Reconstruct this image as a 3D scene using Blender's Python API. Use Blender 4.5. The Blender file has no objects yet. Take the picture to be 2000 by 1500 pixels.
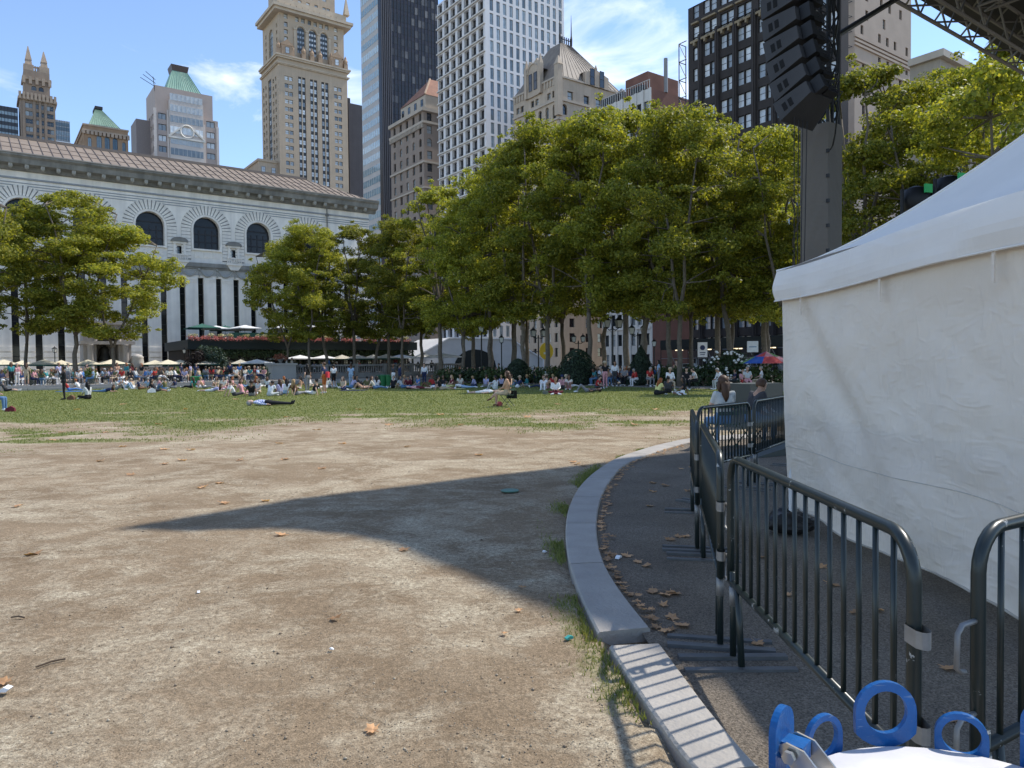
import bpy, bmesh, math, random
import numpy as np
from mathutils import Vector, Matrix, Euler
R = math.radians
sc = bpy.context.scene
col = sc.collection
# ------------------------------------------------------------------ camera, sky, sun, exposure
FPX, HCAM = 1430.0, 1.6
PITCH, ROLL = math.atan(38 / FPX), -0.010
cam_d = bpy.data.cameras.new('camera')
cam_d.sensor_width = 36.0
cam_d.lens = FPX / 2000 * 36
cam_d.clip_start, cam_d.clip_end = 0.05, 3000
cam = bpy.data.objects.new('camera', cam_d)
col.objects.link(cam)
RC = Euler((R(90) - PITCH, 0, 0)).to_matrix() @ Matrix.Rotation(ROLL, 3, 'Z')
cam.matrix_world = Matrix.Translation((0, 0, HCAM)) @ RC.to_4x4()
sc.camera = cam

SUN_ELEV, SUN_AHEAD = R(52.8), R(30)          # the sun stands to the right and a little ahead
sun_dir = Vector((math.cos(SUN_AHEAD) * math.cos(SUN_ELEV), math.sin(SUN_AHEAD) * math.cos(SUN_ELEV), math.sin(SUN_ELEV)))
SKYX = 1.5
world = bpy.data.worlds.new('World')
sc.world = world
world.use_nodes = True
wt = world.node_tree
wt.nodes.clear()
wo = wt.nodes.new('ShaderNodeOutputWorld')
wb = wt.nodes.new('ShaderNodeBackground')
sky = wt.nodes.new('ShaderNodeTexSky')
sky.sky_type = 'NISHITA'
sky.sun_disc = False
sky.sun_elevation = SUN_ELEV
sky.sun_rotation = math.atan2(sun_dir.x, sun_dir.y)
sky.air_density, sky.dust_density, sky.ozone_density = 0.85, 0.0, 3.0
hs = wt.nodes.new('ShaderNodeHueSaturation')
hs.inputs['Saturation'].default_value = 0.97
hs.inputs['Value'].default_value = 1.0
wt.links.new(sky.outputs[0], hs.inputs['Color'])
tc = wt.nodes.new('ShaderNodeTexCoord')
mp = wt.nodes.new('ShaderNodeMapping')
mp.inputs['Scale'].default_value = (2.2, 1.4, 5.0)
mp.inputs['Rotation'].default_value = (0.25, 0.35, 0.5)
mp.inputs['Location'].default_value = (SKYX, 0.0, 0.0)
wt.links.new(tc.outputs['Generated'], mp.inputs[0])
n1 = wt.nodes.new('ShaderNodeTexNoise')
n1.inputs['Scale'].default_value = 1.7
n1.inputs['Detail'].default_value = 9
n1.inputs['Roughness'].default_value = 0.58
n1.inputs['Distortion'].default_value = 0.7
wt.links.new(mp.outputs[0], n1.inputs['Vector'])
cr = wt.nodes.new('ShaderNodeValToRGB')
cr.color_ramp.elements[0].position, cr.color_ramp.elements[0].color = 0.53, (0, 0, 0, 1)
cr.color_ramp.elements[1].position, cr.color_ramp.elements[1].color = 0.74, (1, 1, 1, 1)
wt.links.new(n1.outputs['Fac'], cr.inputs[0])
cm = wt.nodes.new('ShaderNodeMath')
cm.operation = 'MULTIPLY'
cm.inputs[1].default_value = 0.85
wt.links.new(cr.outputs[0], cm.inputs[0])
mx = wt.nodes.new('ShaderNodeMixRGB')
mx.inputs[2].default_value = (6.2, 6.2, 6.2, 1)
wt.links.new(cm.outputs[0], mx.inputs[0])
wt.links.new(hs.outputs[0], mx.inputs[1])
wt.links.new(mx.outputs[0], wb.inputs[0])
wb.inputs[1].default_value = 0.15
wt.links.new(wb.outputs[0], wo.inputs[0])
sun_l = bpy.data.lights.new('sun', 'SUN')
sun_l.energy, sun_l.angle, sun_l.color = 3.05, R(1.0), (1.0, 0.94, 0.85)
sun_o = bpy.data.objects.new('sun', sun_l)
col.objects.link(sun_o)
sun_o.rotation_euler = sun_dir.to_track_quat('Z', 'Y').to_euler()
vs = sc.view_settings
vs.view_transform, vs.look, vs.gamma, vs.use_curve_mapping = 'Standard', 'None', 1.0, False
vs.exposure = 0.84
sc.cycles.max_bounces = 6
sc.cycles.transparent_max_bounces = 4
sc.cycles.use_denoising = True

# ------------------------------------------------------------------ frames
TH = R(36.1)                                   # the street grid stands 36 degrees off the view
E = Vector((-math.sin(TH), math.cos(TH), 0))   # along the side street, away from us
S = Vector((math.cos(TH), math.sin(TH), 0))    # along the avenue, to the right
CAMP = Vector((0, 0, HCAM))


def ray(u, v):
    return RC @ Vector(((u - 1000) / FPX, -(v - 750) / FPX, -1))


def G(u, v, z=0.0):
    r = ray(u, v)
    return CAMP + r * ((z - HCAM) / r.z)


def PY(u, v, Y):
    r = ray(u, v)
    return CAMP + r * (Y / r.y)


def C(a, d, z=0.0):
    p = E * a + S * d
    return Vector((p.x, p.y, z))


def onA(u, v, a):
    r = ray(u, v)
    p = CAMP + r * (a / E.dot(r))
    return S.dot(p), p.z


def onD(u, v, d):
    r = ray(u, v)
    p = CAMP + r * (d / S.dot(r))
    return E.dot(p), p.z


# ------------------------------------------------------------------ helpers
def tag(o, label=None, cat=None, group=None, kind=None):
    if label: o['label'] = label
    if cat: o['category'] = cat
    if group: o['group'] = group
    if kind: o['kind'] = kind
    return o


def empty(name, loc, rz=0.0, label=None, cat=None, group=None):
    o = bpy.data.objects.new(name, None)
    col.objects.link(o)
    o.location = loc
    o.rotation_euler = (0, 0, rz)
    o.empty_display_size = 0.2
    return tag(o, label, cat, group)


def inst(name, mesh, parent=None, loc=(0, 0, 0), rot=(0, 0, 0), scale=None):
    o = bpy.data.objects.new(name, mesh)
    col.objects.link(o)
    o.parent = parent
    o.location = loc
    o.rotation_euler = rot
    if scale is not None:
        o.scale = scale if hasattr(scale, '__len__') else (scale,) * 3
    return o


def copy_tree(o, parent=None):
    c = o.copy()
    col.objects.link(c)
    c.parent = parent
    for ch in list(o.children):
        copy_tree(ch, c)
    return c


class MB:
    def __init__(s):
        s.v, s.f, s.m = [], [], []

    def add(s, vs_, fs_, mi=0):
        n = len(s.v)
        s.v.extend([tuple(p) for p in vs_])
        for f in fs_:
            s.f.append(tuple(i + n for i in f))
            s.m.append(mi)

    def quad(s, a, b, c, d, mi=0):
        s.add([a, b, c, d], [(0, 1, 2, 3)], mi)

    def box(s, x0, x1, y0, y1, z0, z1, mi=0):
        s.add([(x0, y0, z0), (x1, y0, z0), (x1, y1, z0), (x0, y1, z0), (x0, y0, z1), (x1, y0, z1), (x1, y1, z1), (x0, y1, z1)],
              [(3, 2, 1, 0), (4, 5, 6, 7), (0, 1, 5, 4), (1, 2, 6, 5), (2, 3, 7, 6), (3, 0, 4, 7)], mi)

    def frustum(s, a, b, z0, z1, mi=0):      # a, b = (x0,x1,y0,y1) at bottom, top
        s.add([(a[0], a[2], z0), (a[1], a[2], z0), (a[1], a[3], z0), (a[0], a[3], z0), (b[0], b[2], z1), (b[1], b[2], z1), (b[1], b[3], z1), (b[0], b[3], z1)],
              [(3, 2, 1, 0), (4, 5, 6, 7), (0, 1, 5, 4), (1, 2, 6, 5), (2, 3, 7, 6), (3, 0, 4, 7)], mi)

    def tube(s, pts, rad, n=8, mi=0, caps=True, ref=None):
        pts = [Vector(p) for p in pts]
        if not hasattr(rad, '__len__'): rad = [rad] * len(pts)
        vs_, fs_ = [], []
        prev = None
        for i, p in enumerate(pts):
            d = (pts[min(i + 1, len(pts) - 1)] - pts[max(i - 1, 0)])
            d = d.normalized() if d.length > 1e-9 else Vector((0, 0, 1))
            if prev is None:
                r0 = Vector((0, 0, 1)) if abs(d.z) < 0.9 else Vector((1, 0, 0))
                x = d.cross(r0).normalized()
            else:
                x = (prev - d * prev.dot(d))
                x = x.normalized() if x.length > 1e-6 else d.orthogonal().normalized()
            prev = x
            y = d.cross(x)
            for k in range(n):
                a = 2 * math.pi * k / n
                vs_.append(p + (x * math.cos(a) + y * math.sin(a)) * rad[i])
        for i in range(len(pts) - 1):
            for k in range(n):
                k2 = (k + 1) % n
                fs_.append((i * n + k, i * n + k2, (i + 1) * n + k2, (i + 1) * n + k))
        if caps:
            fs_.append(tuple(range(n - 1, -1, -1)))
            fs_.append(tuple((len(pts) - 1) * n + k for k in range(n)))
        s.add(vs_, fs_, mi)

    def bar(s, p, q, w, h=None, mi=0):        # a rectangular bar from p to q
        p, q = Vector(p), Vector(q)
        h = h or w
        d = (q - p).normalized()
        up = Vector((0, 0, 1)) if abs(d.z) < 0.95 else Vector((1, 0, 0))
        x = d.cross(up).normalized() * w / 2
        y = x.cross(d).normalized() * h / 2
        s.add([p - x - y, p + x - y, p + x + y, p - x + y, q - x - y, q + x - y, q + x + y, q - x + y],
              [(3, 2, 1, 0), (4, 5, 6, 7), (0, 1, 5, 4), (1, 2, 6, 5), (2, 3, 7, 6), (3, 0, 4, 7)], mi)

    def lathe(s, prof, n=16, c=(0, 0, 0), mi=0):
        vs_, fs_ = [], []
        for r_, z in prof:
            for k in range(n):
                a = 2 * math.pi * k / n
                vs_.append((c[0] + r_ * math.cos(a), c[1] + r_ * math.sin(a), c[2] + z))
        for i in range(len(prof) - 1):
            for k in range(n):
                k2 = (k + 1) % n
                fs_.append((i * n + k, i * n + k2, (i + 1) * n + k2, (i + 1) * n + k))
        fs_.append(tuple(range(n - 1, -1, -1)))
        fs_.append(tuple((len(prof) - 1) * n + k for k in range(n)))
        s.add(vs_, fs_, mi)

    def prism(s, poly, y0, y1, mi=0, axes='xzy'):   # polygon in x,z extruded along y (axes 'xzy') or in x,y along z ('xyz')
        n = len(poly)
        if axes == 'xzy':
            vs_ = [(p[0], y0, p[1]) for p in poly] + [(p[0], y1, p[1]) for p in poly]
        elif axes == 'yzx':
            vs_ = [(y0, p[0], p[1]) for p in poly] + [(y1, p[0], p[1]) for p in poly]
        else:
            vs_ = [(p[0], p[1], y0) for p in poly] + [(p[0], p[1], y1) for p in poly]
        fs_ = [tuple(range(n)), tuple(range(2 * n - 1, n - 1, -1))]
        fs_ += [(k, (k + 1) % n, n + (k + 1) % n, n + k) for k in range(n)]
        s.add(vs_, fs_, mi)

    def mesh(s, name, mats, smooth=False):
        me = bpy.data.meshes.new(name)
        me.from_pydata(s.v, [], s.f)
        mats = mats if isinstance(mats, (list, tuple)) else [mats]
        for m in mats: me.materials.append(m)
        if len(mats) > 1: me.polygons.foreach_set('material_index', s.m)
        if smooth: me.polygons.foreach_set('use_smooth', [True] * len(s.f))
        me.update()
        return me

    def build(s, name, mats, parent=None, loc=(0, 0, 0), rot=(0, 0, 0), smooth=False):
        return inst(name, s.mesh(name, mats, smooth), parent, loc, rot)


def soup(name, V, F, mats, parent=None, attr=None):     # numpy arrays to one mesh object, F is (n,3) or (n,4)
    me = bpy.data.meshes.new(name)
    V = np.asarray(V, dtype=np.float32)
    F = np.asarray(F, dtype=np.int32)
    k = F.shape[1]
    me.vertices.add(len(V)); me.vertices.foreach_set('co', V.ravel())
    me.loops.add(F.size); me.loops.foreach_set('vertex_index', F.ravel())
    me.polygons.add(len(F))
    me.polygons.foreach_set('loop_start', np.arange(0, F.size, k, dtype=np.int32))
    me.update(calc_edges=True)
    for m in (mats if isinstance(mats, (list, tuple)) else [mats]): me.materials.append(m)
    o = inst(name, me, parent)
    return o


# ------------------------------------------------------------------ materials
MATS = {}


def mat(name, color, rough=0.8, var=0.12, scale=3.0, bump=0.0, bscale=None, metal=0.0, spec=0.35, streak=0.0, objvar=0.0, coord='Object', detail=5):
    if name in MATS: return MATS[name]
    m = bpy.data.materials.new(name)
    m.use_nodes = True
    t = m.node_tree
    b = t.nodes['Principled BSDF']
    b.inputs['Roughness'].default_value = rough
    b.inputs['Metallic'].default_value = metal
    b.inputs['Specular IOR Level'].default_value = spec
    tc = t.nodes.new('ShaderNodeTexCoord')
    nz = t.nodes.new('ShaderNodeTexNoise')
    nz.inputs['Scale'].default_value = scale
    nz.inputs['Detail'].default_value = detail
    nz.inputs['Roughness'].default_value = 0.6
    t.links.new(tc.outputs[coord], nz.inputs['Vector'])
    mr = t.nodes.new('ShaderNodeMapRange')
    mr.inputs[1].default_value, mr.inputs[2].default_value = 0.25, 0.75
    mr.inputs[3].default_value, mr.inputs[4].default_value = 1 - var, 1 + var
    t.links.new(nz.outputs['Fac'], mr.inputs[0])
    fac = mr.outputs[0]

    def mul(a, bsock):
        x = t.nodes.new('ShaderNodeMath'); x.operation = 'MULTIPLY'
        t.links.new(a, x.inputs[0]); t.links.new(bsock, x.inputs[1])
        return x.outputs[0]
    if streak:
        mpn = t.nodes.new('ShaderNodeMapping'); mpn.inputs['Scale'].default_value = (1.2, 1.2, 0.06)
        t.links.new(tc.outputs[coord], mpn.inputs[0])
        n2 = t.nodes.new('ShaderNodeTexNoise'); n2.inputs['Scale'].default_value = 1.0; n2.inputs['Detail'].default_value = 6
        t.links.new(mpn.outputs[0], n2.inputs['Vector'])
        m2 = t.nodes.new('ShaderNodeMapRange')
        m2.inputs[1].default_value, m2.inputs[2].default_value = 0.35, 0.7
        m2.inputs[3].default_value, m2.inputs[4].default_value = 1 + streak * .3, 1 - streak
        t.links.new(n2.outputs['Fac'], m2.inputs[0])
        fac = mul(fac, m2.outputs[0])
    if objvar:
        oi = t.nodes.new('ShaderNodeObjectInfo')
        m3 = t.nodes.new('ShaderNodeMapRange')
        m3.inputs[3].default_value, m3.inputs[4].default_value = 1 - objvar, 1 + objvar
        t.links.new(oi.outputs['Random'], m3.inputs[0])
        fac = mul(fac, m3.outputs[0])
    vm = t.nodes.new('ShaderNodeVectorMath'); vm.operation = 'SCALE'
    vm.inputs[0].default_value = color[:3]
    t.links.new(fac, vm.inputs['Scale'])
    t.links.new(vm.outputs[0], b.inputs['Base Color'])
    if bump:
        nb = t.nodes.new('ShaderNodeTexNoise')
        nb.inputs['Scale'].default_value = bscale or scale * 6
        nb.inputs['Detail'].default_value = 6
        t.links.new(tc.outputs[coord], nb.inputs['Vector'])
        bp = t.nodes.new('ShaderNodeBump')
        bp.inputs['Strength'].default_value = min(1, bump)
        bp.inputs['Distance'].default_value = 0.02 if bump <= 1 else 0.02 * bump
        t.links.new(nb.outputs['Fac'], bp.inputs['Height'])
        t.links.new(bp.outputs[0], b.inputs['Normal'])
    MATS[name] = m
    return m


def glass_mat(name, dark, light, p_light=0.3, rough=0.06, spec=0.6, coat=0.4):
    """window glass: dark room behind, or pale colour for drawn blinds and reflected sky, at random for each window"""
    if name in MATS: return MATS[name]
    m = bpy.data.materials.new(name); m.use_nodes = True
    t = m.node_tree; b = t.nodes['Principled BSDF']
    b.inputs['Roughness'].default_value = rough
    b.inputs['Specular IOR Level'].default_value = spec
    b.inputs['Coat Weight'].default_value = coat
    b.inputs['Coat Roughness'].default_value = 0.03
    oi = t.nodes.new('ShaderNodeObjectInfo')
    rp = t.nodes.new('ShaderNodeValToRGB')
    e = rp.color_ramp.elements
    e[0].position, e[0].color = max(0.0, 0.92 - p_light), (*dark, 1)
    e[1].position, e[1].color = 1.0, (*light, 1)
    t.links.new(oi.outputs['Random'], rp.inputs[0])
    tc = t.nodes.new('ShaderNodeTexCoord')
    nz = t.nodes.new('ShaderNodeTexNoise'); nz.inputs['Scale'].default_value = 1.1; nz.inputs['Detail'].default_value = 3
    ad = t.nodes.new('ShaderNodeVectorMath'); ad.operation = 'ADD'
    t.links.new(tc.outputs['Object'], ad.inputs[0]); t.links.new(oi.outputs['Location'], ad.inputs[1])
    t.links.new(ad.outputs[0], nz.inputs['Vector'])
    mr = t.nodes.new('ShaderNodeMapRange'); mr.inputs[3].default_value, mr.inputs[4].default_value = 0.6, 1.4
    t.links.new(nz.outputs['Fac'], mr.inputs[0])
    vm = t.nodes.new('ShaderNodeVectorMath'); vm.operation = 'SCALE'
    t.links.new(rp.outputs[0], vm.inputs[0]); t.links.new(mr.outputs[0], vm.inputs['Scale'])
    t.links.new(vm.outputs[0], b.inputs['Base Color'])
    bp = t.nodes.new('ShaderNodeBump'); bp.inputs['Strength'].default_value = 0.05; bp.inputs['Distance'].default_value = 0.05
    t.links.new(nz.outputs['Fac'], bp.inputs['Height']); t.links.new(bp.outputs[0], b.inputs['Normal'])
    MATS[name] = m
    return m


def leaf_mat(name, c1, c2, trans=0.35, objvar=0.15):
    if name in MATS: return MATS[name]
    m = bpy.data.materials.new(name); m.use_nodes = True
    t = m.node_tree; t.nodes.clear()
    out = t.nodes.new('ShaderNodeOutputMaterial')
    gi = t.nodes.new('ShaderNodeNewGeometry'); oi = t.nodes.new('ShaderNodeObjectInfo')
    rp = t.nodes.new('ShaderNodeMixRGB'); rp.inputs[1].default_value = (*c1, 1); rp.inputs[2].default_value = (*c2, 1)
    t.links.new(gi.outputs['Random Per Island'], rp.inputs[0])
    mr = t.nodes.new('ShaderNodeMapRange'); mr.inputs[3].default_value, mr.inputs[4].default_value = 1 - objvar, 1 + objvar
    t.links.new(oi.outputs['Random'], mr.inputs[0])
    vm = t.nodes.new('ShaderNodeVectorMath'); vm.operation = 'SCALE'
    t.links.new(rp.outputs[0], vm.inputs[0]); t.links.new(mr.outputs[0], vm.inputs['Scale'])
    df = t.nodes.new('ShaderNodeBsdfPrincipled'); df.inputs['Roughness'].default_value = 0.55; df.inputs['Specular IOR Level'].default_value = 0.3
    tr = t.nodes.new('ShaderNodeBsdfTranslucent')
    t.links.new(vm.outputs[0], df.inputs['Base Color'])
    v2 = t.nodes.new('ShaderNodeVectorMath'); v2.operation = 'MULTIPLY'; v2.inputs[1].default_value = (1.35, 1.3, 0.5)
    t.links.new(vm.outputs[0], v2.inputs[0]); t.links.new(v2.outputs[0], tr.inputs[0])
    ms = t.nodes.new('ShaderNodeMixShader'); ms.inputs[0].default_value = trans
    t.links.new(df.outputs[0], ms.inputs[1]); t.links.new(tr.outputs[0], ms.inputs[2]); t.links.new(ms.outputs[0], out.inputs[0])
    MATS[name] = m
    return m


# value noise in numpy, used to lay out worn turf
_rng = np.random.RandomState(5)
_lat = _rng.rand(256, 256)


def vnoise(x, y):
    xi, yi = np.floor(x).astype(int), np.floor(y).astype(int)
    fx, fy = x - xi, y - yi
    fx, fy = fx * fx * (3 - 2 * fx), fy * fy * (3 - 2 * fy)
    a, b_ = _lat[xi % 256, yi % 256], _lat[(xi + 1) % 256, yi % 256]
    c_, d_ = _lat[xi % 256, (yi + 1) % 256], _lat[(xi + 1) % 256, (yi + 1) % 256]
    return a + (b_ - a) * fx + (c_ - a) * fy + (a - b_ - c_ + d_) * fx * fy


def fbm(x, y, o=4):
    t_, amp, s_ = 0.0, 0.5, 0.0
    for i in range(o):
        t_ = t_ + amp * vnoise(x + 17.3 * i, y + 9.1 * i); s_ += amp
        x, y, amp = x * 2.03, y * 2.03, amp * 0.5
    return t_ / s_


# ------------------------------------------------------------------ facades
def fpt(face, u, z, dp):
    return (u, dp, z) if face == 'W' else (dp, u, z)


def facade(mb, W, z0, z1, rects, depth, face, mi=0, mr=None):
    """a wall with real openings: rects of (x0, x1, za, zb, arched)"""
    mr = mi if mr is None else mr
    xs = sorted(set([0.0, W] + [round(r[0], 4) for r in rects] + [round(r[1], 4) for r in rects]))
    zs = sorted(set([z0, z1] + [round(r[2], 4) for r in rects] + [round(r[3], 4) for r in rects]))
    xi = {x: i for i, x in enumerate(xs)}; zi = {z: i for i, z in enumerate(zs)}
    cov = np.zeros((len(xs) - 1, len(zs) - 1), bool)
    for r in rects:
        cov[xi[round(r[0], 4)]:xi[round(r[1], 4)], zi[round(r[2], 4)]:zi[round(r[3], 4)]] = True
    for j in range(len(zs) - 1):
        i = 0
        while i < len(xs) - 1:
            if cov[i, j]: i += 1; continue
            k = i
            while k < len(xs) - 1 and not cov[k, j]: k += 1
            mb.quad(fpt(face, xs[i], zs[j], 0), fpt(face, xs[k], zs[j], 0), fpt(face, xs[k], zs[j + 1], 0), fpt(face, xs[i], zs[j + 1], 0), mi)
            i = k
    for r in rects:
        x0, x1, a, b_ = [round(q, 4) for q in r[:4]]
        if len(r) > 4 and r[4]:
            rad = (x1 - x0) / 2; cx = (x0 + x1) / 2; zs_ = b_ - rad
            arc = [(cx - rad * math.cos(math.pi * k / 12), zs_ + rad * math.sin(math.pi * k / 12)) for k in range(13)]
            for k in range(12):
                p, q = arc[k], arc[k + 1]
                corner = (x0, b_) if k < 6 else (x1, b_)
                mb.add([fpt(face, *p, 0), fpt(face, *q, 0), fpt(face, *corner, 0)], [(0, 1, 2)], mi)
                mb.quad(fpt(face, *p, 0), fpt(face, *q, 0), fpt(face, *q, depth), fpt(face, *p, depth), mr)
            top = zs_
        else:
            top = b_
            mb.quad(fpt(face, x0, b_, 0), fpt(face, x1, b_, 0), fpt(face, x1, b_, depth), fpt(face, x0, b_, depth), mr)
        mb.quad(fpt(face, x0, a, 0), fpt(face, x1, a, 0), fpt(face, x1, a, depth), fpt(face, x0, a, depth), mr)
        mb.quad(fpt(face, x0, a, 0), fpt(face, x0, top, 0), fpt(face, x0, top, depth), fpt(face, x0, a, depth), mr)
        mb.quad(fpt(face, x1, a, 0), fpt(face, x1, top, 0), fpt(face, x1, top, depth), fpt(face, x1, a, depth), mr)


WIN = {}


def win_mb(mb, w, h, style, arch=False, ox=0.0, oy=0.0, oz=0.0, face='W'):
    """glass with frame bars, facing -y for face W and -x for face N, standing on its sill line"""
    def P(x, y, z):
        return (ox + x, oy + y, oz + z) if face == 'W' else (ox + y, oy + x, oz + z)

    def bx(x0, x1, y0, y1, z0, z1, mi):
        vs_ = [P(x0, y0, z0), P(x1, y0, z0), P(x1, y1, z0), P(x0, y1, z0), P(x0, y0, z1), P(x1, y0, z1), P(x1, y1, z1), P(x0, y1, z1)]
        mb.add(vs_, [(4, 5, 6, 7), (0, 1, 5, 4), (1, 2, 6, 5), (3, 0, 4, 7), (0, 3, 2, 1)], mi)
    hw = w / 2
    if arch:
        zs_ = h - hw
        poly = [P(hw, 0, 0), P(-hw, 0, 0)] + [P(-hw * math.cos(math.pi * k / 10), 0, zs_ + hw * math.sin(math.pi * k / 10)) for k in range(11)]
        mb.add(poly, [tuple(range(len(poly)))], 0)
        top = zs_
    else:
        mb.quad(P(-hw, 0, 0), P(hw, 0, 0), P(hw, 0, h), P(-hw, 0, h), 0)
        top = h
    t = max(0.05, 0.045 * w)
    if style == 'bare': return
    d = -0.05
    bx(-hw, -hw + t, d, -0.004, 0, top, 1); bx(hw - t, hw, d, -0.004, 0, top, 1)
    bx(-hw + t, hw - t, d, -0.004, 0, t, 1)
    if not arch: bx(-hw + t, hw - t, d, -0.004, h - t, h, 1)
    if style in ('sash', 'pair'): bx(-hw + t, hw - t, d, -0.004, h * .5 - t / 2, h * .5 + t / 2, 1)
    if style in ('pair', 'two'): bx(-t / 2, t / 2, d - .01, -0.004, t, top - (0 if arch else t), 1)
    if style == 'grid':
        for k in range(1, 4): bx(-hw + w * k / 4 - t / 2, -hw + w * k / 4 + t / 2, d, -0.004, t, top, 1)
        for k in range(1, 4): bx(-hw + t, hw - t, d - .006, -0.004, h * k / 4.2 - t / 2, h * k / 4.2 + t / 2, 1)


def win_mesh(w, h, style, glass, frame, arch=False):
    key = (round(w, 3), round(h, 3), style, glass.name, frame.name, arch)
    if key not in WIN:
        mb = MB(); win_mb(mb, w, h, style, arch)
        WIN[key] = mb.mesh('window', [glass, frame])
    return WIN[key]


def put_windows(root, rects, depth, face, style, glass, frame, keep=None):
    """one window object for each opening; those for which keep() is false are joined into one part"""
    rest = MB()
    for r in rects:
        w, h = r[1] - r[0], r[3] - r[2]
        arch = len(r) > 4 and bool(r[4])
        xm = (r[0] + r[1]) / 2
        if keep is None or keep(xm, r[2]):
            me = win_mesh(w, h, style, glass, frame, arch)
            inst('window', me, root, fpt(face, xm, r[2], depth - .01), (0, 0, 0 if face == 'W' else R(-90)))
        else:
            p = fpt(face, xm, r[2], depth - .01)
            win_mb(rest, w, h, style, arch, *p, face=face)
    if rest.v:
        o = rest.build('windows', [glass, frame], root)
        o['kind'] = 'stuff'


class Bld:
    """a block on the street grid seen by its near corner: W face towards us, N face to the left"""
    def __init__(s, name, label, uc, ul, ur, vtop, Y=None, d=None, cat='building'):
        if d is not None:
            a, _ = onD(uc, 600, d)
            p = C(a, d)
        else:
            p = PY(uc, 600, Y)
        s.a, s.d = E.dot(p), S.dot(p)
        s.root = empty(name, C(s.a, s.d), TH, label, cat)
        s.W = onA(ur, 600, s.a)[0] - s.d
        s.D = onD(ul, 600, s.d)[0] - s.a
        if not 0 < s.D < 150: s.D = 20.0
        s.H = onA(uc, vtop, s.a)[1]

    def zW(s, u, v): return onA(u, v, s.a)[1]
    def zC(s, v, u=None): return s.root and (CAMP + ray_to(s, v)).z

    def xW(s, u): return onA(u, 600, s.a)[0] - s.d
    def yN(s, u): return onD(u, 600, s.d)[0] - s.a


def ray_to(b, v):
    p = C(b.a, b.d)
    # pixel column of the corner is close to constant: solve the height from the row by the depth
    lo, hi = -20.0, 500.0
    for _ in range(40):
        mid = (lo + hi) / 2
        q = RC.transposed() @ (Vector((p.x, p.y, mid)) - CAMP)
        vv = 750 - FPX * q.y / -q.z
        if vv > v: lo = mid
        else: hi = mid
    return Vector((0, 0, (lo + hi) / 2 - HCAM))


def cols(W, n, w, m0=0.0, m1=0.0):
    """n openings of width w spread over W with end margins"""
    pitch = (W - m0 - m1) / n
    return [(m0 + pitch * (k + .5) - w / 2, m0 + pitch * (k + .5) + w / 2) for k in range(n)]


def box_rest(mb, W, D, z0, z1, mi=0, roof=True):
    """the two far faces and the roof"""
    mb.quad((W, 0, z0), (W, D, z0), (W, D, z1), (W, 0, z1), mi)
    mb.quad((0, D, z0), (W, D, z0), (W, D, z1), (0, D, z1), mi)
    if roof: mb.quad((0, 0, z1), (W, 0, z1), (W, D, z1), (0, D, z1), mi)
# ------------------------------------------------------------------ palette for the buildings
M_marble = mat('weathered_marble', (.85, .785, .68), .75, .12, .5, .25, 8, streak=.16)
M_marble2 = mat('marble_trim', (.82, .755, .65), .75, .14, .8, .2, 10, streak=.12)
M_cornice = mat('dark_cornice_stone', (.24, .23, .20), .85, .35, .6, .3, 8, streak=.3)  # darker and more streaked than the marble wall
M_roofcu = mat('pinkish_metal_roof', (.225, .18, .14), .65, .16, .5, 0, objvar=.05, spec=.2)
M_seam = mat('roof_seam_metal', (.14, .11, .09), .6, .1)
G_dark = glass_mat('dark_window_glass', (.012, .014, .018), (.05, .055, .06), .3)
G_sky = glass_mat('sky_lit_window_glass', (.16, .19, .21), (.72, .75, .75), .88)  # pale base colour carries reflected sky as well as drawn blinds
G_mid = glass_mat('mixed_window_glass', (.02, .025, .03), (.42, .46, .47), .4)
G_blue = glass_mat('bluish_window_glass', (.05, .085, .11), (.30, .38, .42), .5)
G_day = glass_mat('daylit_window_glass', (.30, .34, .38), (.75, .78, .80), .85, rough=.2)
F_dark = mat('dark_window_frame', (.03, .03, .032), .6)
F_pale = mat('pale_window_frame', (.5, .5, .48), .6)
F_blue = mat('slate_blue_frame', (.06, .075, .09), .5)

# ------------------------------------------------------------------ the long marble library
AL = 104.0
LD = lambda u: onA(u, 560, AL)[0]
LZ = lambda v, u=400: onA(u, v, AL)[1]
D0 = -16.0
lib = empty('library_building', C(AL, D0), TH, 'long white marble library with arched windows under a pinkish metal roof', 'library')
LW = LD(722) - D0
zE = LZ(356)              # eaves
c1, c2, c3 = LD(296) - D0, LD(405.5) - D0, LD(507) - D0
bay = (c3 - c1) / 2
cen = [c2 + bay * k for k in range(-6, 4)]
cen = [c for c in cen if 2 < c < LW - 3.5]
z_gt, z_gb = LZ(424), LZ(487)
gw = bay * .487
slots_x = []
k = -40
while k < 60:
    x = (LD(356.5) - D0) + bay / 3 * k
    if 1 < x < LW - 2.5: slots_x.append(x)
    k += 1
z_s1, z_s0, z_st = LZ(543), .9, LZ(676)
sw = .72
op = [(c - gw / 2, c + gw / 2, z_gb, z_gt, 1) for c in cen]
op_sl = [(x - sw / 2, x + sw / 2, z_s0, z_s1) for x in slots_x]
zsw0, zsw1 = LZ(499), LZ(484)
op_sm = [(c + bay / 2 - .45, c + bay / 2 + .45, zsw0, zsw1) for c in cen[:-1]]
mb = MB()
facade(mb, LW, -.2, zE, op + op_sl + op_sm, .7, 'W')
box_rest(mb, LW, 26, -.2, zE, roof=False)
mb.quad((0, 0, -.2), (0, 26, -.2), (0, 26, zE), (0, 0, zE))
mb.build('wall', M_marble, lib)
G_lib = glass_mat('library_window_glass', (.010, .011, .013), (.03, .032, .035), .3, .1, .25, .08)
put_windows(lib, op, .7, 'W', 'grid', G_lib, F_dark)
put_windows(lib, op_sm, .6, 'W', 'sash', G_dark, F_dark)
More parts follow.
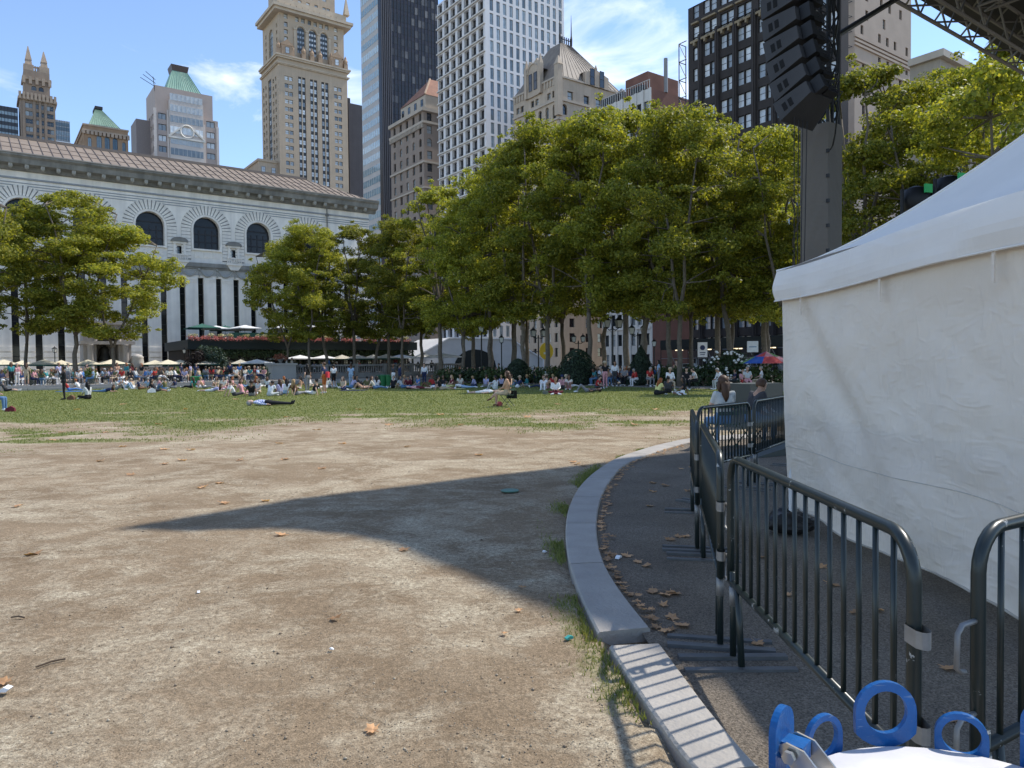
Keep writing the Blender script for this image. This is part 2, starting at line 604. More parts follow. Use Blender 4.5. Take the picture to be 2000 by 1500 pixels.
for r in op_sl:
    w_ = MB()
    win_mb(w_, sw, r[3] - r[2], 'bare')
    for j in range(9):
        zz = (r[3] - r[2]) * (j + .6) / 9.2
        w_.box(-sw / 2, sw / 2, -.05, -.01, zz - .05, zz + .05, 1)
    w_.build('slot_window', [G_lib, F_dark], lib, ((r[0] + r[1]) / 2, .5, r[2]))
# voussoirs round each arch, each stone its own
r_in, r_out = gw / 2 + .32, gw / 2 + 1.5
zsp = z_gt - gw / 2
NV = 19
vm_ = MB()
a0, a1 = R(1.3), math.pi / NV - R(1.3)
poly = [(r_in * math.cos(a0), r_in * math.sin(a0)), (r_out * math.cos(a0), r_out * math.sin(a0)), (r_out * math.cos(a1), r_out * math.sin(a1)), (r_in * math.cos(a1), r_in * math.sin(a1))]
vm_.prism(poly, -.10, .02)
vmesh = vm_.mesh('voussoir', M_marble2)
qm = MB(); qm.box(0, r_out - r_in, -.10, .02, .03, .42)
qmesh = qm.mesh('quoin', M_marble2)
am = MB()
for k in range(12):
    t0, t1 = math.pi * k / 12, math.pi * (k + 1) / 12
    ri, ro = gw / 2 + .003, r_in - .04
    am.prism([(ri * math.cos(t0), ri * math.sin(t0)), (ro * math.cos(t0), ro * math.sin(t0)), (ro * math.cos(t1), ro * math.sin(t1)), (ri * math.cos(t1), ri * math.sin(t1))], -.16, .05)
am.box(gw / 2 + .003, r_in - .04, -.16, .05, z_gb - zsp - .3, 0)
am.box(-r_in + .04, -gw / 2 - .003, -.16, .05, z_gb - zsp - .3, 0)
amesh = am.mesh('arch_moulding', M_marble2)
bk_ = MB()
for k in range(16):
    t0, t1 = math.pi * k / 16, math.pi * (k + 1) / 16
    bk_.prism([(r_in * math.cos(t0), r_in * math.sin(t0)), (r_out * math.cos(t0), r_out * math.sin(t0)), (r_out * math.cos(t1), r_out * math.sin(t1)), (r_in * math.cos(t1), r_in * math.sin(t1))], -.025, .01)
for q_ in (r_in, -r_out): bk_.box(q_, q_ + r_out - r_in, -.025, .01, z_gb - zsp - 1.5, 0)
bkm = bk_.mesh('joint_shade', mat('joint_shade_stone', (.22, .215, .2), .9))  # dark backing behind voussoirs and quoins; joint shade put into its colour
for c in cen:
    inst('joint_shade', bkm, lib, (c, 0, zsp))
    for k in range(NV):
        inst('voussoir', vmesh, lib, (c, 0, zsp), (0, -math.pi * k / NV, 0))
    inst('arch_moulding', amesh, lib, (c, 0, zsp))
    nq = int((zsp - z_gb + 1.6) / .45)
    for k in range(nq):
        inst('quoin', qmesh, lib, (c + r_in, 0, zsp - .45 * (k + 1)))
        inst('quoin', qmesh, lib, (c - r_out, 0, zsp - .45 * (k + 1)))
    s_ = MB()
    s_.box(-gw / 2 - .2, gw / 2 + .2, -.25, .1, -.22, 0)
    s_.build('sill', M_marble2, lib, (c, 0, z_gb - .003))
    for j in (-1, 0, 1):
        s_ = MB()
        w_ = gw * .27
        s_.box(-w_ / 2, w_ / 2, -.05, .02, -.4, .4); s_.box(-w_ / 2 + .16, w_ / 2 - .16, -.09, -.04, -.24, .24)
        s_.build('panel', M_marble2, lib, (c + j * gw * .33, 0, z_gb - .78))
# small pedimented windows with balconies between the arches
for r in op_sm:
    x = (r[0] + r[1]) / 2
    p = MB()
    p.box(-.75, -.47, -.22, .02, -.1, r[3] - r[2] + .25); p.box(.47, .75, -.22, .02, -.1, r[3] - r[2] + .25)
    p.box(-.85, .85, -.3, .02, r[3] - r[2] + .25, r[3] - r[2] + .5)
    p.build('window_surround', M_marble2, lib, (x, 0, r[2]))
    p = MB()
    p.prism([(-1.05, 0)] + [(1.05 * -math.cos(math.pi * k / 8), .1 + .5 * math.sin(math.pi * k / 8)) for k in range(9)] + [(1.05, 0)], -.42, .02)
    p.build('pediment', M_cornice, lib, (x, 0, r[3] + .503))
    p = MB()
    p.box(-1.05, 1.05, -.6, .02, -1.05, -.8); p.box(-1.0, 1.0, -.58, -.42, -.12, 0)
    for k in range(9):
        p.lathe([(.035, -.8), (.075, -.6), (.045, -.35), (.05, -.12)], 6, (-.88 + .22 * k, -.5, 0))
    p.prism([(-.95, -1.05), (.95, -1.05), (.5, -1.7), (-.5, -1.7)], -.45, .02)
    p.build('balcony', M_marble2, lib, (x, 0, r[2] - .1))
# string courses, frieze and grooves
zb1, zb0 = LZ(507, 294), LZ(540)
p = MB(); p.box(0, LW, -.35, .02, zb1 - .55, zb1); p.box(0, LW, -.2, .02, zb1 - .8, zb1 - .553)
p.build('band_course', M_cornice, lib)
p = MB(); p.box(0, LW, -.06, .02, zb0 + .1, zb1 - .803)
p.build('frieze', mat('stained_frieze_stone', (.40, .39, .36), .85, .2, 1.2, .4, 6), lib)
zg = (zb0 + zb1 - .8) / 2
gp = MB()
gp.tube([(-.95 + 1.9 * t / 10, -.12, .38 - .85 * (1 - (2 * t / 10 - 1) ** 2)) for t in range(11)], [.07 + .09 * math.sin(math.pi * t / 10) for t in range(11)], 6)
gp.lathe([(.02, 0), (.16, .08), (.18, .2), (.05, .34)], 8, (-1.08, -.12, .25))
gp.tube([(-1.08, -.1, .25), (-1.1, -.12, -.1), (-1.02, -.1, -.55)], [.09, .06, .12], 5)
gmesh = gp.mesh('garland', mat('garland_stone', (.36, .35, .31), .85, .2, 2, .3, 9))
x = cen[0] - bay
while x < LW - 1.4:
    if x > 1.3: inst('garland', gmesh, lib, (x, 0, zg))
    x += bay / 3
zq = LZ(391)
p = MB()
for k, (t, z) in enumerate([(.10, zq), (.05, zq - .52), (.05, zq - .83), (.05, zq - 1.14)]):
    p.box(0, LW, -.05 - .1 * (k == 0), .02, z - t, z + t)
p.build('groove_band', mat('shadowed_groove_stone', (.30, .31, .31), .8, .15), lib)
# pilasters' caps over the piers and coursed base
for i in range(len(slots_x) - 1):
    xa, xb = slots_x[i] + sw / 2 + .1, slots_x[i + 1] - sw / 2 - .1
    p = MB(); p.box(xa, xb, -.12, .02, -.3, 0); p.box(xa + .04, xb - .04, -.07, .02, -.62, -.303)
    p.build('pier_cap', M_marble2, lib, (0, 0, z_s1 - .02))
    nb_ = 6
    hh = (z_st - .3) / nb_
    for k in range(nb_):
        p = MB(); p.box(xa - .06, xb + .06, -.16, .02, hh * k + .12, hh * (k + 1))
        p.build('base_course', M_marble2, lib, (0, 0, .1))
# cornice with brackets
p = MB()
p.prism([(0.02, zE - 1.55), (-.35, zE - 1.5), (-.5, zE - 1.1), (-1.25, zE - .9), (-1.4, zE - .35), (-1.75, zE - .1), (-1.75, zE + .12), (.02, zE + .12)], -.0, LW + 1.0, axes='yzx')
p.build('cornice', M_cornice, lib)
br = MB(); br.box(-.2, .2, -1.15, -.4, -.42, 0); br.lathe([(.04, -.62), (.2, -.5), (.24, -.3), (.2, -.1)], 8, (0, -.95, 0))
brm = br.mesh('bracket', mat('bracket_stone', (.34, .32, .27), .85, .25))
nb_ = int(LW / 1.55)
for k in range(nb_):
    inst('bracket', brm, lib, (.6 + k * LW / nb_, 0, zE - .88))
p = MB(); p.box(-.0, LW + .9, -1.85, -1.55, zE + .12, zE + .24); p.build('gutter', mat('gutter_metal', (.35, .31, .26), .6), lib)
# roof of metal sheets with standing seams
zr = zE + 4.6
rd = 9.0
p = MB()
p.add([(0, -1.5, zE + .1), (LW + .6, -1.5, zE + .1), (LW - 6.5, rd, zr), (0, rd, zr), (LW + .6, 25, zE + .1), (LW - 6.5, 16, zr), (0, 16, zr), (0, 25, zE + .1)],
      [(0, 1, 2, 3), (1, 4, 5, 2), (2, 5, 6, 3), (4, 7, 6, 5)])
roof = p.build('roof', M_roofcu, lib)
sl = math.atan2(zr - zE - .1, rd + 1.5)
Ls = math.hypot(zr - zE - .1, rd + 1.5)
smb = MB(); smb.box(-.035, .035, 0, Ls, .0, .09); sm_ = smb.mesh('seam', M_seam)
x = .5
while x < LW:
    f = min(1.0, max(.05, (LW + .6 - x) / 7.1))
    inst('seam', sm_, roof, (x, -1.5, zE + .1), (sl, 0, 0), (1, f, 1))
    x += 1.02
for t in (.35, .62):
    p = MB(); p.box(0, LW - 6.5 * t, -.03, .03, .01, .05)
    p.build('seam', M_seam, roof, (0, -1.5 + (rd + 1.5) * t, zE + .1 + (zr - zE - .1) * t), (sl, 0, 0))
p = MB(); p.box(0, LW - 6.4, rd - .2, rd + .5, zr - .05, zr + .3); p.build('ridge', mat('ridge_metal', (.20, .16, .13), .6), roof)
p = MB(); p.tube([(0, 0, 0), (0, 0, -(zE - 12))], .09, 8); p.box(-.2, .2, -.15, .15, -1.2, -.8)
p.build('drainpipe', M_cornice, lib, (LD(640) - D0, -.2, zE - 1.5))

# ------------------------------------------------------------------ towers behind the library
def simple_windows(b, face, cx, zs, w, h, depth, style, glass, frame, arch=0, keep=None):
    rects = [(x0, x0 + w, z, z + h, arch) for z in zs for x0 in cx]
    return rects


def frange(z0, z1, st):
    o = []
    z = z0
    while z < z1 - 1e-6:
        o.append(z); z += st
    return o


# dark glass slab at the far edge, and the pale glass block by the gothic tower
M_slate = mat('slate_spandrel', (.045, .052, .065), .35, .1, .4)
def strip_tower(name, label, uc, ul, ur, vt, Y, nfl, wallm, glass, sp=.5, vbase=330, mull=0):
    b = Bld(name, label, uc, ul, ur, vt, Y=Y)
    mb = MB()
    zb = b.zC(vbase)
    mb.box(0, b.W, 0, b.D, 0, b.H); mb.build('body', wallm, b.root)
    fh = (b.H - zb - 1.5) / nfl
    gm = MB(); gm.quad((0, -.06, 0), (b.W, -.06, 0), (b.W, -.06, fh * sp), (0, -.06, fh * sp))
    me = gm.mesh('window_band', glass)
    for k in range(nfl):
        inst('window_band', me, b.root, (0, 0, zb + fh * k + fh * .3))
    if mull:
        mm = MB(); mm.box(-.08, .08, -.16, -.01, zb, b.H)
        me2 = mm.mesh('mullion', F_dark)
        for k in range(mull + 1): inst('mullion', me2, b.root, (b.W * k / mull, 0, 0))
    return b


strip_tower('office_tower', 'dark slate glass office slab beside the gothic tower, at the picture edge', -60, -90, 45, 196, 330, 6, M_slate, G_blue, .45, 285, 16)
bb = strip_tower('office_block', 'pale glass grid block peeping out right behind the gothic tower', 100, 88, 145, 232, 420, 5, mat('pale_panel', (.42, .44, .46), .5), G_blue, .8, 280, 14)
p = MB(); p.box(-.3, bb.W + .3, -.5, 0, 0, bb.zC(272)); p.build('wall_panel', mat('white_wall_panel', (.62, .64, .66), .7), bb.root)

# gothic brown tower with two pinnacles
M_gbrick = mat('brown_grey_brick', (.28, .215, .165), .85, .14, .25, .2, 3, streak=.12)
M_gtrim = mat('terracotta_trim', (.36, .28, .21), .8, .2, .6)
b = Bld('gothic_tower', 'slender brown gothic tower crowned by two pointed pinnacles', 50, 44, 118, 200, Y=340)
zt, z2, z3 = b.zC(182), b.zC(130), b.zC(122)
W, D = b.W, b.W
fh = 3.6
zs = frange(b.zC(300), zt - 5, fh)
rects = [(x - .7, x + .7, z, z + 2.2) for z in zs for x in [W * f for f in (.2, .3, .5, .62, .8, .9)]]
mb = MB(); facade(mb, W, 0, zt, rects, .5, 'W'); box_rest(mb, W, D, 0, zt); mb.quad((0, 0, 0), (0, D, 0), (0, D, zt), (0, 0, zt))
mb.build('shaft', M_gbrick, b.root)
put_windows(b.root, rects, .5, 'W', 'sash', G_mid, F_pale)
p = MB()
for f in (.1, .4, .56, .72): p.box(W * f - .5, W * f + .5, -.45, .02, 0, zt)
p.build('pier', M_gbrick, b.root)
p = MB(); p.box(-.8, W + .8, -.9, D, zt - 2.6, zt - 1.4)
for k in range(10): p.box(W * k / 9 - .5, W * k / 9 + .5, -1.3, -.2, zt - 2.4, zt + .8)
p.build('crown_cornice', M_gtrim, b.root)
iw = W * .13
mb = MB()
W2 = W - 2 * iw
r2 = [(W2 * f - 1.0, W2 * f + 1.0, zt + 3, z2 - 7, 1) for f in (.38, .66)]
facade(mb, W2, zt, z2, r2, .6, 'W'); box_rest(mb, W2, D - 2 * iw, zt, z2); mb.quad((0, 0, zt), (0, D - 2 * iw, zt), (0, D - 2 * iw, z2), (0, 0, z2))
t_ = mb.build('upper_stage', M_gbrick, b.root, (iw, iw, 0))
for r in r2:
    inst('window', win_mesh(2.0, r[3] - r[2], 'two', G_mid, F_dark, True), t_, ((r[0] + r[1]) / 2, .55, r[2]))
p = MB(); p.box(-.7, W2 + .7, -.7, D - 2 * iw, z2 - 4.5, z2 - 3.6)
for k in range(5): p.box(W2 * k / 4 - .6, W2 * k / 4 + .6, -1, -.1, z2 - 6.5, z2 - 3.2)
p.build('stage_cornice', M_gtrim, b.root, (iw, iw, 0))
for f, zp in ((.20, b.zC(91)), (.80, b.zC(96))):
    p = MB()
    x = W2 * f
    p.box(x - 2.0, x + 2.0, 0, 4.0, z2, z2 + 2.6); p.frustum((x - 1.5, x + 1.5, .5, 3.5), (x - 1.15, x + 1.15, .85, 3.15), z2 + 2.6, z2 + 5.0)
    p.frustum((x - 1.35, x + 1.35, .65, 3.35), (x - .15, x + .15, 1.85, 2.15), z2 + 5.0, zp + 2.5)
    p.build('pinnacle', M_gtrim, b.root, (iw, iw, 0))
p = MB()
for k in range(4):
    p.box(W2 * (.37 + .09 * k) - .3, W2 * (.37 + .09 * k) + .3, .5, 1.2, z2, z2 + 2.4)
p.box(W2 * .33, W2 * .67, .5, 1.2, z2 + 1.6, z2 + 2.2)
p.build('parapet', M_gtrim, b.root, (iw, iw, 0))

# brown block with green pyramid roof
M_cu = mat('green_copper_roof', (.20, .30, .22), .6, .2, .3, streak=.3)
M_cu2 = mat('pale_green_copper_roof', (.26, .42, .33), .6, .12, .2, streak=.15)
M_bbrick = mat('orange_brown_brick', (.30, .20, .125), .85, .14, .3, .2, 3)
M_rib = mat('copper_rib', (.12, .2, .15), .6)
b = Bld('pyramid_roofed_block', 'squat brown brick block under a green copper pyramid roof', 172, 148, 258, 242, Y=300)
W, D, H = b.W, b.D * 1.0, b.H
D = max(D, W)
zr0 = b.zC(266)
rects = []
for f, ww, ar in ((.13, 1.3, 0), (.34, 1.9, 1), (.52, 1.9, 1), (.70, 1.9, 1), (.9, 1.3, 0)):
    rects.append((W * f - ww / 2, W * f + ww / 2, b.zC(295), zr0 + (1.2 if ar else 0), 1))
    rects.append((W * f - ww / 2, W * f + ww / 2, b.zC(312), b.zC(299), 0))
rectsN = [(D * f - .7, D * f + .7, z, z + 2.2) for z in (b.zC(275), b.zC(290), b.zC(305)) for f in (.08, .2, .32, .44, .56, .68)]
mb = MB(); facade(mb, W, 0, H, rects, .5, 'W'); facade(mb, D, 0, H, rectsN, .5, 'N'); box_rest(mb, W, D, 0, H)
mb.build('wall', M_bbrick, b.root)
put_windows(b.root, rects, .5, 'W', 'two', G_blue, F_dark); put_windows(b.root, rectsN, .5, 'N', 'sash', G_mid, F_dark)
p = MB(); p.box(-.5, W + .5, -.5, D, H - 2.8, H - 2.2); p.box(-.3, W + .3, -.3, D, H - .6, H)
for k in range(12): p.box(W * k / 11 - .5, W * k / 11 + .5, -.8, .0, H - 4.2, H - 2.8)
p.build('cornice', M_gtrim, b.root)
zp = b.zC(209) * 1.055
mg = W * .12
p = MB(); p.frustum((mg, W - mg, mg, D - mg), (W * .42, W * .56, D * .42, D * .56), H, zp); ro = p.build('roof', M_cu, b.root)
p = MB(); p.box(W * .40, W * .58, D * .40, D * .58, zp, zp + 1.2); p.build('roof_cap', F_dark, ro)
for k in range(13):
    f = k / 12
    p = MB(); p.bar((mg + (W - 2 * mg) * f, mg - .05, H), (W * .42 + W * .14 * f, D * .42 - .05, zp), .16); p.build('roof_rib', M_rib, ro)

# pink-tan tower with green mansard
M_pt = mat('pinkish_granite', (.40, .33, .29), .7, .08, .3, .1, 4)
M_ptl = mat('pale_granite_trim', (.56, .50, .45), .7, .08, .3)
b = Bld('mansard_tower', 'pinkish granite office tower with green mansard cap and round gable ornament', 309, 288, 433, 215, Y=235)
W = b.W; D = W * .8
zsh = b.zC(215); zt = b.zC(163)
xa, xb = b.xW(338), b.xW(404)
fh = (b.zC(216) - b.zC(302)) / 4
rects = [(x0, x1, b.zC(230) - fh * k, b.zC(230) - fh * k + fh * .56) for k in range(6) for (x0, x1) in ((xa * .28, xa * .82), (xb + (W - xb) * .22, xb + (W - xb) * .78))]
rectsN = [(D * f - .8, D * f + .8, b.zC(230) - fh * k, b.zC(230) - fh * k + fh * .5) for k in range(6) for f in (.1, .28, .46)]
mb = MB(); facade(mb, W, 0, zsh, rects, .4, 'W'); facade(mb, D, 0, zsh, rectsN, .4, 'N'); box_rest(mb, W, D, 0, zsh)
mb.build('wall', M_pt, b.root)
put_windows(b.root, rects, .4, 'W', 'two', G_sky, F_dark); put_windows(b.root, rectsN, .4, 'N', 'two', G_blue, F_dark)
p = MB()
p.box(.6, W * .93, .9, D, zsh, zt); p.build('upper_stage', M_pt, b.root)
zc_ = zt - 6.5
p = MB(); p.box(xa, xb, -.7, .5, 0, zt - 4.2)
for sgn, xx in ((1, xa), (-1, xb)):
    pass
p.build('centre_bay', M_ptl, b.root)
ctop = b.zC(178)
bw = xb - xa
gmb = MB(); gmb.quad((.25, -.06, 0), (bw - .25, -.06, 0), (bw - .25, -.06, fh * .62), (.25, -.06, fh * .62), 0)
for k in range(1, 8): gmb.box(bw * k / 8 - .05, bw * k / 8 + .05, -.12, -.05, 0, fh * .62, 1)
gme = gmb.mesh('window_band', [G_sky, F_pale])
for k in range(8): inst('window_band', gme, b.root, (xa, -.7, ctop - fh * .55 - fh * k))
p = MB()
zc = b.zC(252)
p.bar((xa - .3, -1.0, zc - 1.6), ((xa + xb) / 2 - 1.5, -1.0, zc + 1.8), .5); p.bar((xb + .3, -1.0, zc - 1.6), ((xa + xb) / 2 + 1.5, -1.0, zc + 1.8), .5)
p.box(xa - .4, xb + .4, -1.2, -.8, zc - 2.1, zc - 1.5)
rr = 2.0
p.tube([((xa + xb) / 2 + rr * math.cos(t * math.pi / 12), -1.05, zc + .5 + rr * math.sin(t * math.pi / 12)) for t in range(25)], .27, 6, caps=False)
p.build('gable_ornament', mat('cream_ornament', (.66, .62, .55), .6), b.root)
p = MB(); p.box(-.15, xa * .16, -.35, 0, 0, zsh + .8); p.box(xa * .86, xa * .98, -.35, 0, 0, zsh + .8); p.box(W - xa * .14, W + .15, -.35, 0, 0, zsh - 2); p.box(xb + .1, xb + xa * .14, -.35, 0, 0, zsh - 2)
p.build('pilaster', M_ptl, b.root)
zm = b.zC(119)
p = MB(); p.frustum((W * .22, W * .76, D * .1, D * .8), (W * .34, W * .58, D * .28, D * .6), zt, zm); ro = p.build('roof', M_cu2, b.root)
p = MB(); p.frustum((W * .34, W * .58, D * .28, D * .6), (W * .32, W * .60, D * .26, D * .62), zm, zm + 2.0); p.build('roof_cap', mat('dark_bronze', (.09, .06, .05), .5), ro)
for k in range(15):
    f = k / 14
    p = MB(); p.bar((W * .22 + W * .54 * f, D * .1 - .04, zt), (W * .34 + W * .24 * f, D * .28 - .04, zm), .12); p.build('roof_rib', mat('pale_copper_rib', (.2, .33, .26), .6), ro)
p = MB()
for k in range(3): p.bar((-3.5 + k * .8, 1, zt + 1.5 + k * 1.1), (.9, 1, zt - .6 + k * 1.1), .14)
p.bar((.6, 1, zt - 2), (.2, 1, zt + 2.5), .16); p.build('roof_rig', F_dark, b.root)
p = MB(); p.box(W * .93, W * 1.02, 3, D, zsh - 6, zsh + 1); p.build('side_block', M_ptl, b.root)
p = MB(); p.box(-4.2, 0, 6, D, 0, b.zC(226)); p.build('rear_wing', mat('grey_granite', (.22, .19, .18), .7), b.root)

# tall tan brick tower
M_tan = mat('tan_brick', (.42, .335, .245), .85, .10, .2, .2, 3, streak=.08)
M_tant = mat('tan_stone_trim', (.46, .38, .285), .8, .15, .4)
M_rust = mat('red_terracotta', (.36, .25, .165), .8, .2, .6)
M_spd = mat('dark_spandrel', (.055, .06, .065), .6, .1)
b = Bld('tan_brick_tower', 'tall tan brick tower with triple arched windows and terracotta cornices', 552, 519, 685, 108, Y=320)
W, D, zc1 = b.W, b.D, b.H
zup = b.zC(17)
fh = (b.zC(139) - b.zC(385)) / 16.2
zs = [b.zC(139) - .5 - fh * (k + .75) for k in range(24)]
wp = W * .052
cx1 = [W * f for f in (.085, .145, .80, .86)]
strips = [(.275, .38), (.445, .55), (.61, .715)]
rects = [(x, x + wp, z, z + fh * .55) for z in zs for x in cx1]
rs = [(W * a_, W * c_, zs[-1] - 3, b.zC(139) - .3, 0) for a_, c_ in strips]
mb = MB(); facade(mb, W, 0, zc1, rects + rs, .5, 'W')
rn = [(D * f - .8, D * f + .8, z, z + fh * .55) for z in zs for f in (.16, .30, .74, .88)]
rn2 = [(D * .42, D * .60, zs[-1] - 3, b.zC(139), 0)]
facade(mb, D, 0, zc1, rn + rn2, .5, 'N'); box_rest(mb, W, D, 0, zc1)
mb.build('shaft', M_tan, b.root)
put_windows(b.root, rects, .5, 'W', 'sash', G_sky, F_blue, keep=lambda x, z: z > zs[18])
put_windows(b.root, rn, .5, 'N', 'sash', G_sky, F_blue, keep=lambda x, z: z > zs[16])
for r in rs + rn2:
    face = 'N' if r is rn2[0] else 'W'
    w_ = r[1] - r[0]
    p = MB(); p.box(r[0], r[1], .45, .5, r[2], r[3]) if face == 'W' else p.box(.45, .5, r[0], r[1], r[2], r[3])
    p.build('spandrel', M_spd, b.root)
    if face == 'W':
        p = MB(); p.box((r[0] + r[1]) / 2 - .2, (r[0] + r[1]) / 2 + .2, .05, .44, r[2], r[3]); p.build('mullion', M_tant, b.root)
    for z in zs[:19]:
        for q in (.25, .75):
            me = win_mesh(w_ * .36, fh * .58, 'sash', G_sky, F_blue)
            inst('window', me, b.root, fpt(face, r[0] + w_ * q, z, .43), (0, 0, 0 if face == 'W' else R(-90)))
# upper loggia stage
ins = W * .03
W2, D2 = W - 2 * ins, D - ins
zz0, zz1 = zc1, zup
fu = (zz1 - zz0)
ra = [(W2 * a_, W2 * c_, zz0 + fu * .16, zz0 + fu * t, 1) for a_, c_, t in ((.27, .385, .76), (.45, .565, .76), (.625, .74, .76))]
r1 = [(x, x + wp, zz0 + fu * q, zz0 + fu * q + fh * .6, 0) for x in (W2 * .075, W2 * .845) for q in (.2, .36, .52, .68, .86)]
r3 = [(W2 * f - wp / 2, W2 * f + wp / 2, zz0 + fu * .855, zz0 + fu * .855 + fh * .62, 0) for f in (.27, .36, .46, .55, .64, .73)]
rN = [(D2 * .38, D2 * .62, zz0 + fu * .16, zz0 + fu * .78, 1)] + [(D2 * f - .7, D2 * f + .7, zz0 + fu * q, zz0 + fu * q + fh * .55, 0) for f in (.14, .8) for q in (.2, .36, .52, .68)]
mb = MB(); facade(mb, W2, zz0, zz1, ra + r1 + r3, .8, 'W'); facade(mb, D2, zz0, zz1, rN, .8, 'N'); box_rest(mb, W2, D2, zz0, zz1)
st = mb.build('loggia_stage', M_tan, b.root, (ins, ins, 0))
for r in ra:
    w_, h_ = r[1] - r[0], r[3] - r[2]
    p = MB(); win_mb(p, w_, h_, 'bare', True)
    for j in range(5): p.box(-w_ / 2, w_ / 2, -.1, -.02, h_ * (.17 + .185 * j) - fh * .17, h_ * (.17 + .185 * j) + fh * .17, 1)
    for j in (-1, 1): p.box(j * w_ * .17 - .15, j * w_ * .17 + .15, -.14, -.03, 0, h_ - w_ * .3, 1)
    p.build('arched_window', [G_day, F_blue], st, ((r[0] + r[1]) / 2, .7, r[2]))
    p = MB(); rr = w_ / 2 + .5
    p.tube([((r[0] + r[1]) / 2 - rr * math.cos(math.pi * t / 10), -.05, r[3] - w_ / 2 + rr * math.sin(math.pi * t / 10)) for t in range(11)], .3, 6)
    p.build('arch_moulding', M_tant, st)
for r in r1 + r3: inst('window', win_mesh(r[1] - r[0], r[3] - r[2], 'sash', G_sky, F_blue), st, ((r[0] + r[1]) / 2, .7, r[2]))
inst('arched_window', win_mesh(rN[0][1] - rN[0][0], rN[0][3] - rN[0][2], 'grid', G_mid, F_blue, True), st, (.7, (rN[0][0] + rN[0][1]) / 2, rN[0][2]), (0, 0, R(-90)))
for r in rN[1:]: inst('window', win_mesh(1.4, r[3] - r[2], 'sash', G_sky, F_blue), st, (.7, (r[0] + r[1]) / 2, r[2]), (0, 0, R(-90)))
for f in (.235, .417, .595, .77):
    p = MB(); p.box(W2 * f - .55, W2 * f + .55, -.35, .02, zz0, zz0 + fu * .66); p.box(W2 * f - .8, W2 * f + .8, -.6, .02, zz0 + fu * .66, zz0 + fu * .70)
    p.build('pilaster', M_tant, st)
def ledge(name, z, out, t, m, x1, y1):
    p = MB(); p.box(-out, x1 + out, -out, y1, z, z + t * .5); p.box(-out * 1.5, x1 + out * 1.5, -out * 1.5, y1, z + t * .5, z + t)
    return p.build(name, m, b.root)
ledge('cornice', zup - .6, 1.6, 2.4, M_tant, W, D)
ledge('cornice', zc1 - 1.2, .9, 1.4, M_tant, W, D)
ledge('cornice', b.zC(124), .6, .8, M_tant, W, D)
ledge('cornice', b.zC(108) - .2, .8, .8, M_tant, W, D)
for k, f in enumerate((.0, .19, .35, .47, .59, .75, .97)):
    p = MB(); p.box(W * f - .9, W * f + .9, -1.2, .3, zc1, zc1 + 2.6); p.lathe([(.9, 0), (1.1, 1.0), (.6, 2.0), (.5, 2.6), (.1, 3.4)], 8, (W * f, -.6, zc1 + 2.6))
    p.build('urn', M_rust, b.root)
for f in (.115, .83):
    p = MB(); p.box(W * f - 2.6, W * f + 2.6, -1.4, .2, zc1 + .2, zc1 + 4.2); p.prism([(W * f - 3.2, zc1 + 4.2), (W * f + 3.2, zc1 + 4.2), (W * f, zc1 + 6.8)], -1.6, .2)
    p.build('gabled_dormer', M_rust, b.root)
    inst('window', win_mesh(1.7, 2.6, 'sash', G_sky, F_blue), b.root, (W * f, -1.46, zc1 + .8))
# top stage above the cornice
zt = zup + 40
mb = MB(); i3 = W * .12
rt = [(W * f - wp / 2, W * f + wp / 2, zup + 6, zup + 6 + fh * .7, 0) for f in (.12, .24, .36, .48, .60, .66)] + [(W * f - wp * .6, W * f + wp * .6, zup + 11, zup + 15, 0) for f in (.3, .4, .5, .6)]
W3 = W - 2 * i3
rt = [r for r in rt if r[1] < W3 - .5]
facade(mb, W3, zup + 1.8, zt, rt, .5, 'W'); box_rest(mb, W3, D - i3, zup + 1.8, zt); mb.quad((0, 0, zup), (0, D - i3, zup), (0, D - i3, zt), (0, 0, zt))
st = mb.build('top_stage', M_tan, b.root, (i3, i3, 0))
for r in rt: inst('window', win_mesh(r[1] - r[0], r[3] - r[2], 'sash', G_sky, F_blue), st, ((r[0] + r[1]) / 2, .45, r[2]))
p = MB(); p.box(0, W, 0, D, zup + 1.8, zup + 5.4)
for k in range(12): p.box(W * (k + .5) / 12 - .7, W * (k + .5) / 12 + .7, -.25, 0, zup + 2.4, zup + 3.6)
p.build('attic', M_tant, b.root)
for x in (0, W):
    p = MB(); p.frustum((x - 1.2, x + 1.2, -1.2, 1.2), (x - .2, x + .2, -.2, .2), zup + 5.4, zup + 13); p.build('obelisk', M_tant, b.root)
# lower wing on the left
zl = b.zC(318)
p = MB(); p.box(-8.5, -.01, 2, D + 6, 0, zl); p.box(-9, 0.3, 1.6, D + 6, zl, zl + 1); wg = p.build('wing', M_tan, b.root)
for k in range(4):
    for x in (-6.6, -2.2): inst('window', win_mesh(1.7, 2.4, 'sash', G_sky, F_blue), wg, (x, 1.93, zl - 4.5 - fh * k))

# dark windowless slab
b = Bld('dark_slab_building', 'narrow charcoal slab with blank side beside the tan tower', 687, 684, 722, 202, Y=345)
p = MB(); p.frustum((0, b.W + 14, 0, 20), (0, b.W + 14, 0, 20), 0, b.H)
p.build('body', mat('charcoal_cladding', (.055, .052, .058), .7, .15, .2, streak=.15), b.root)
p = MB(); p.box(1, 2.2, 3, 4, b.H, b.H + 3.4); p.tube([(9, 2, b.H), (9, 2, b.H + 5)], .15, 6); p.build('rooftop_vent', F_dark, b.root)
p = MB(); p.box(-5, 0, 2, 14, 0, b.zC(290)); p.build('rear_wing', mat('dark_brick_wing', (.09, .07, .06), .8), b.root)

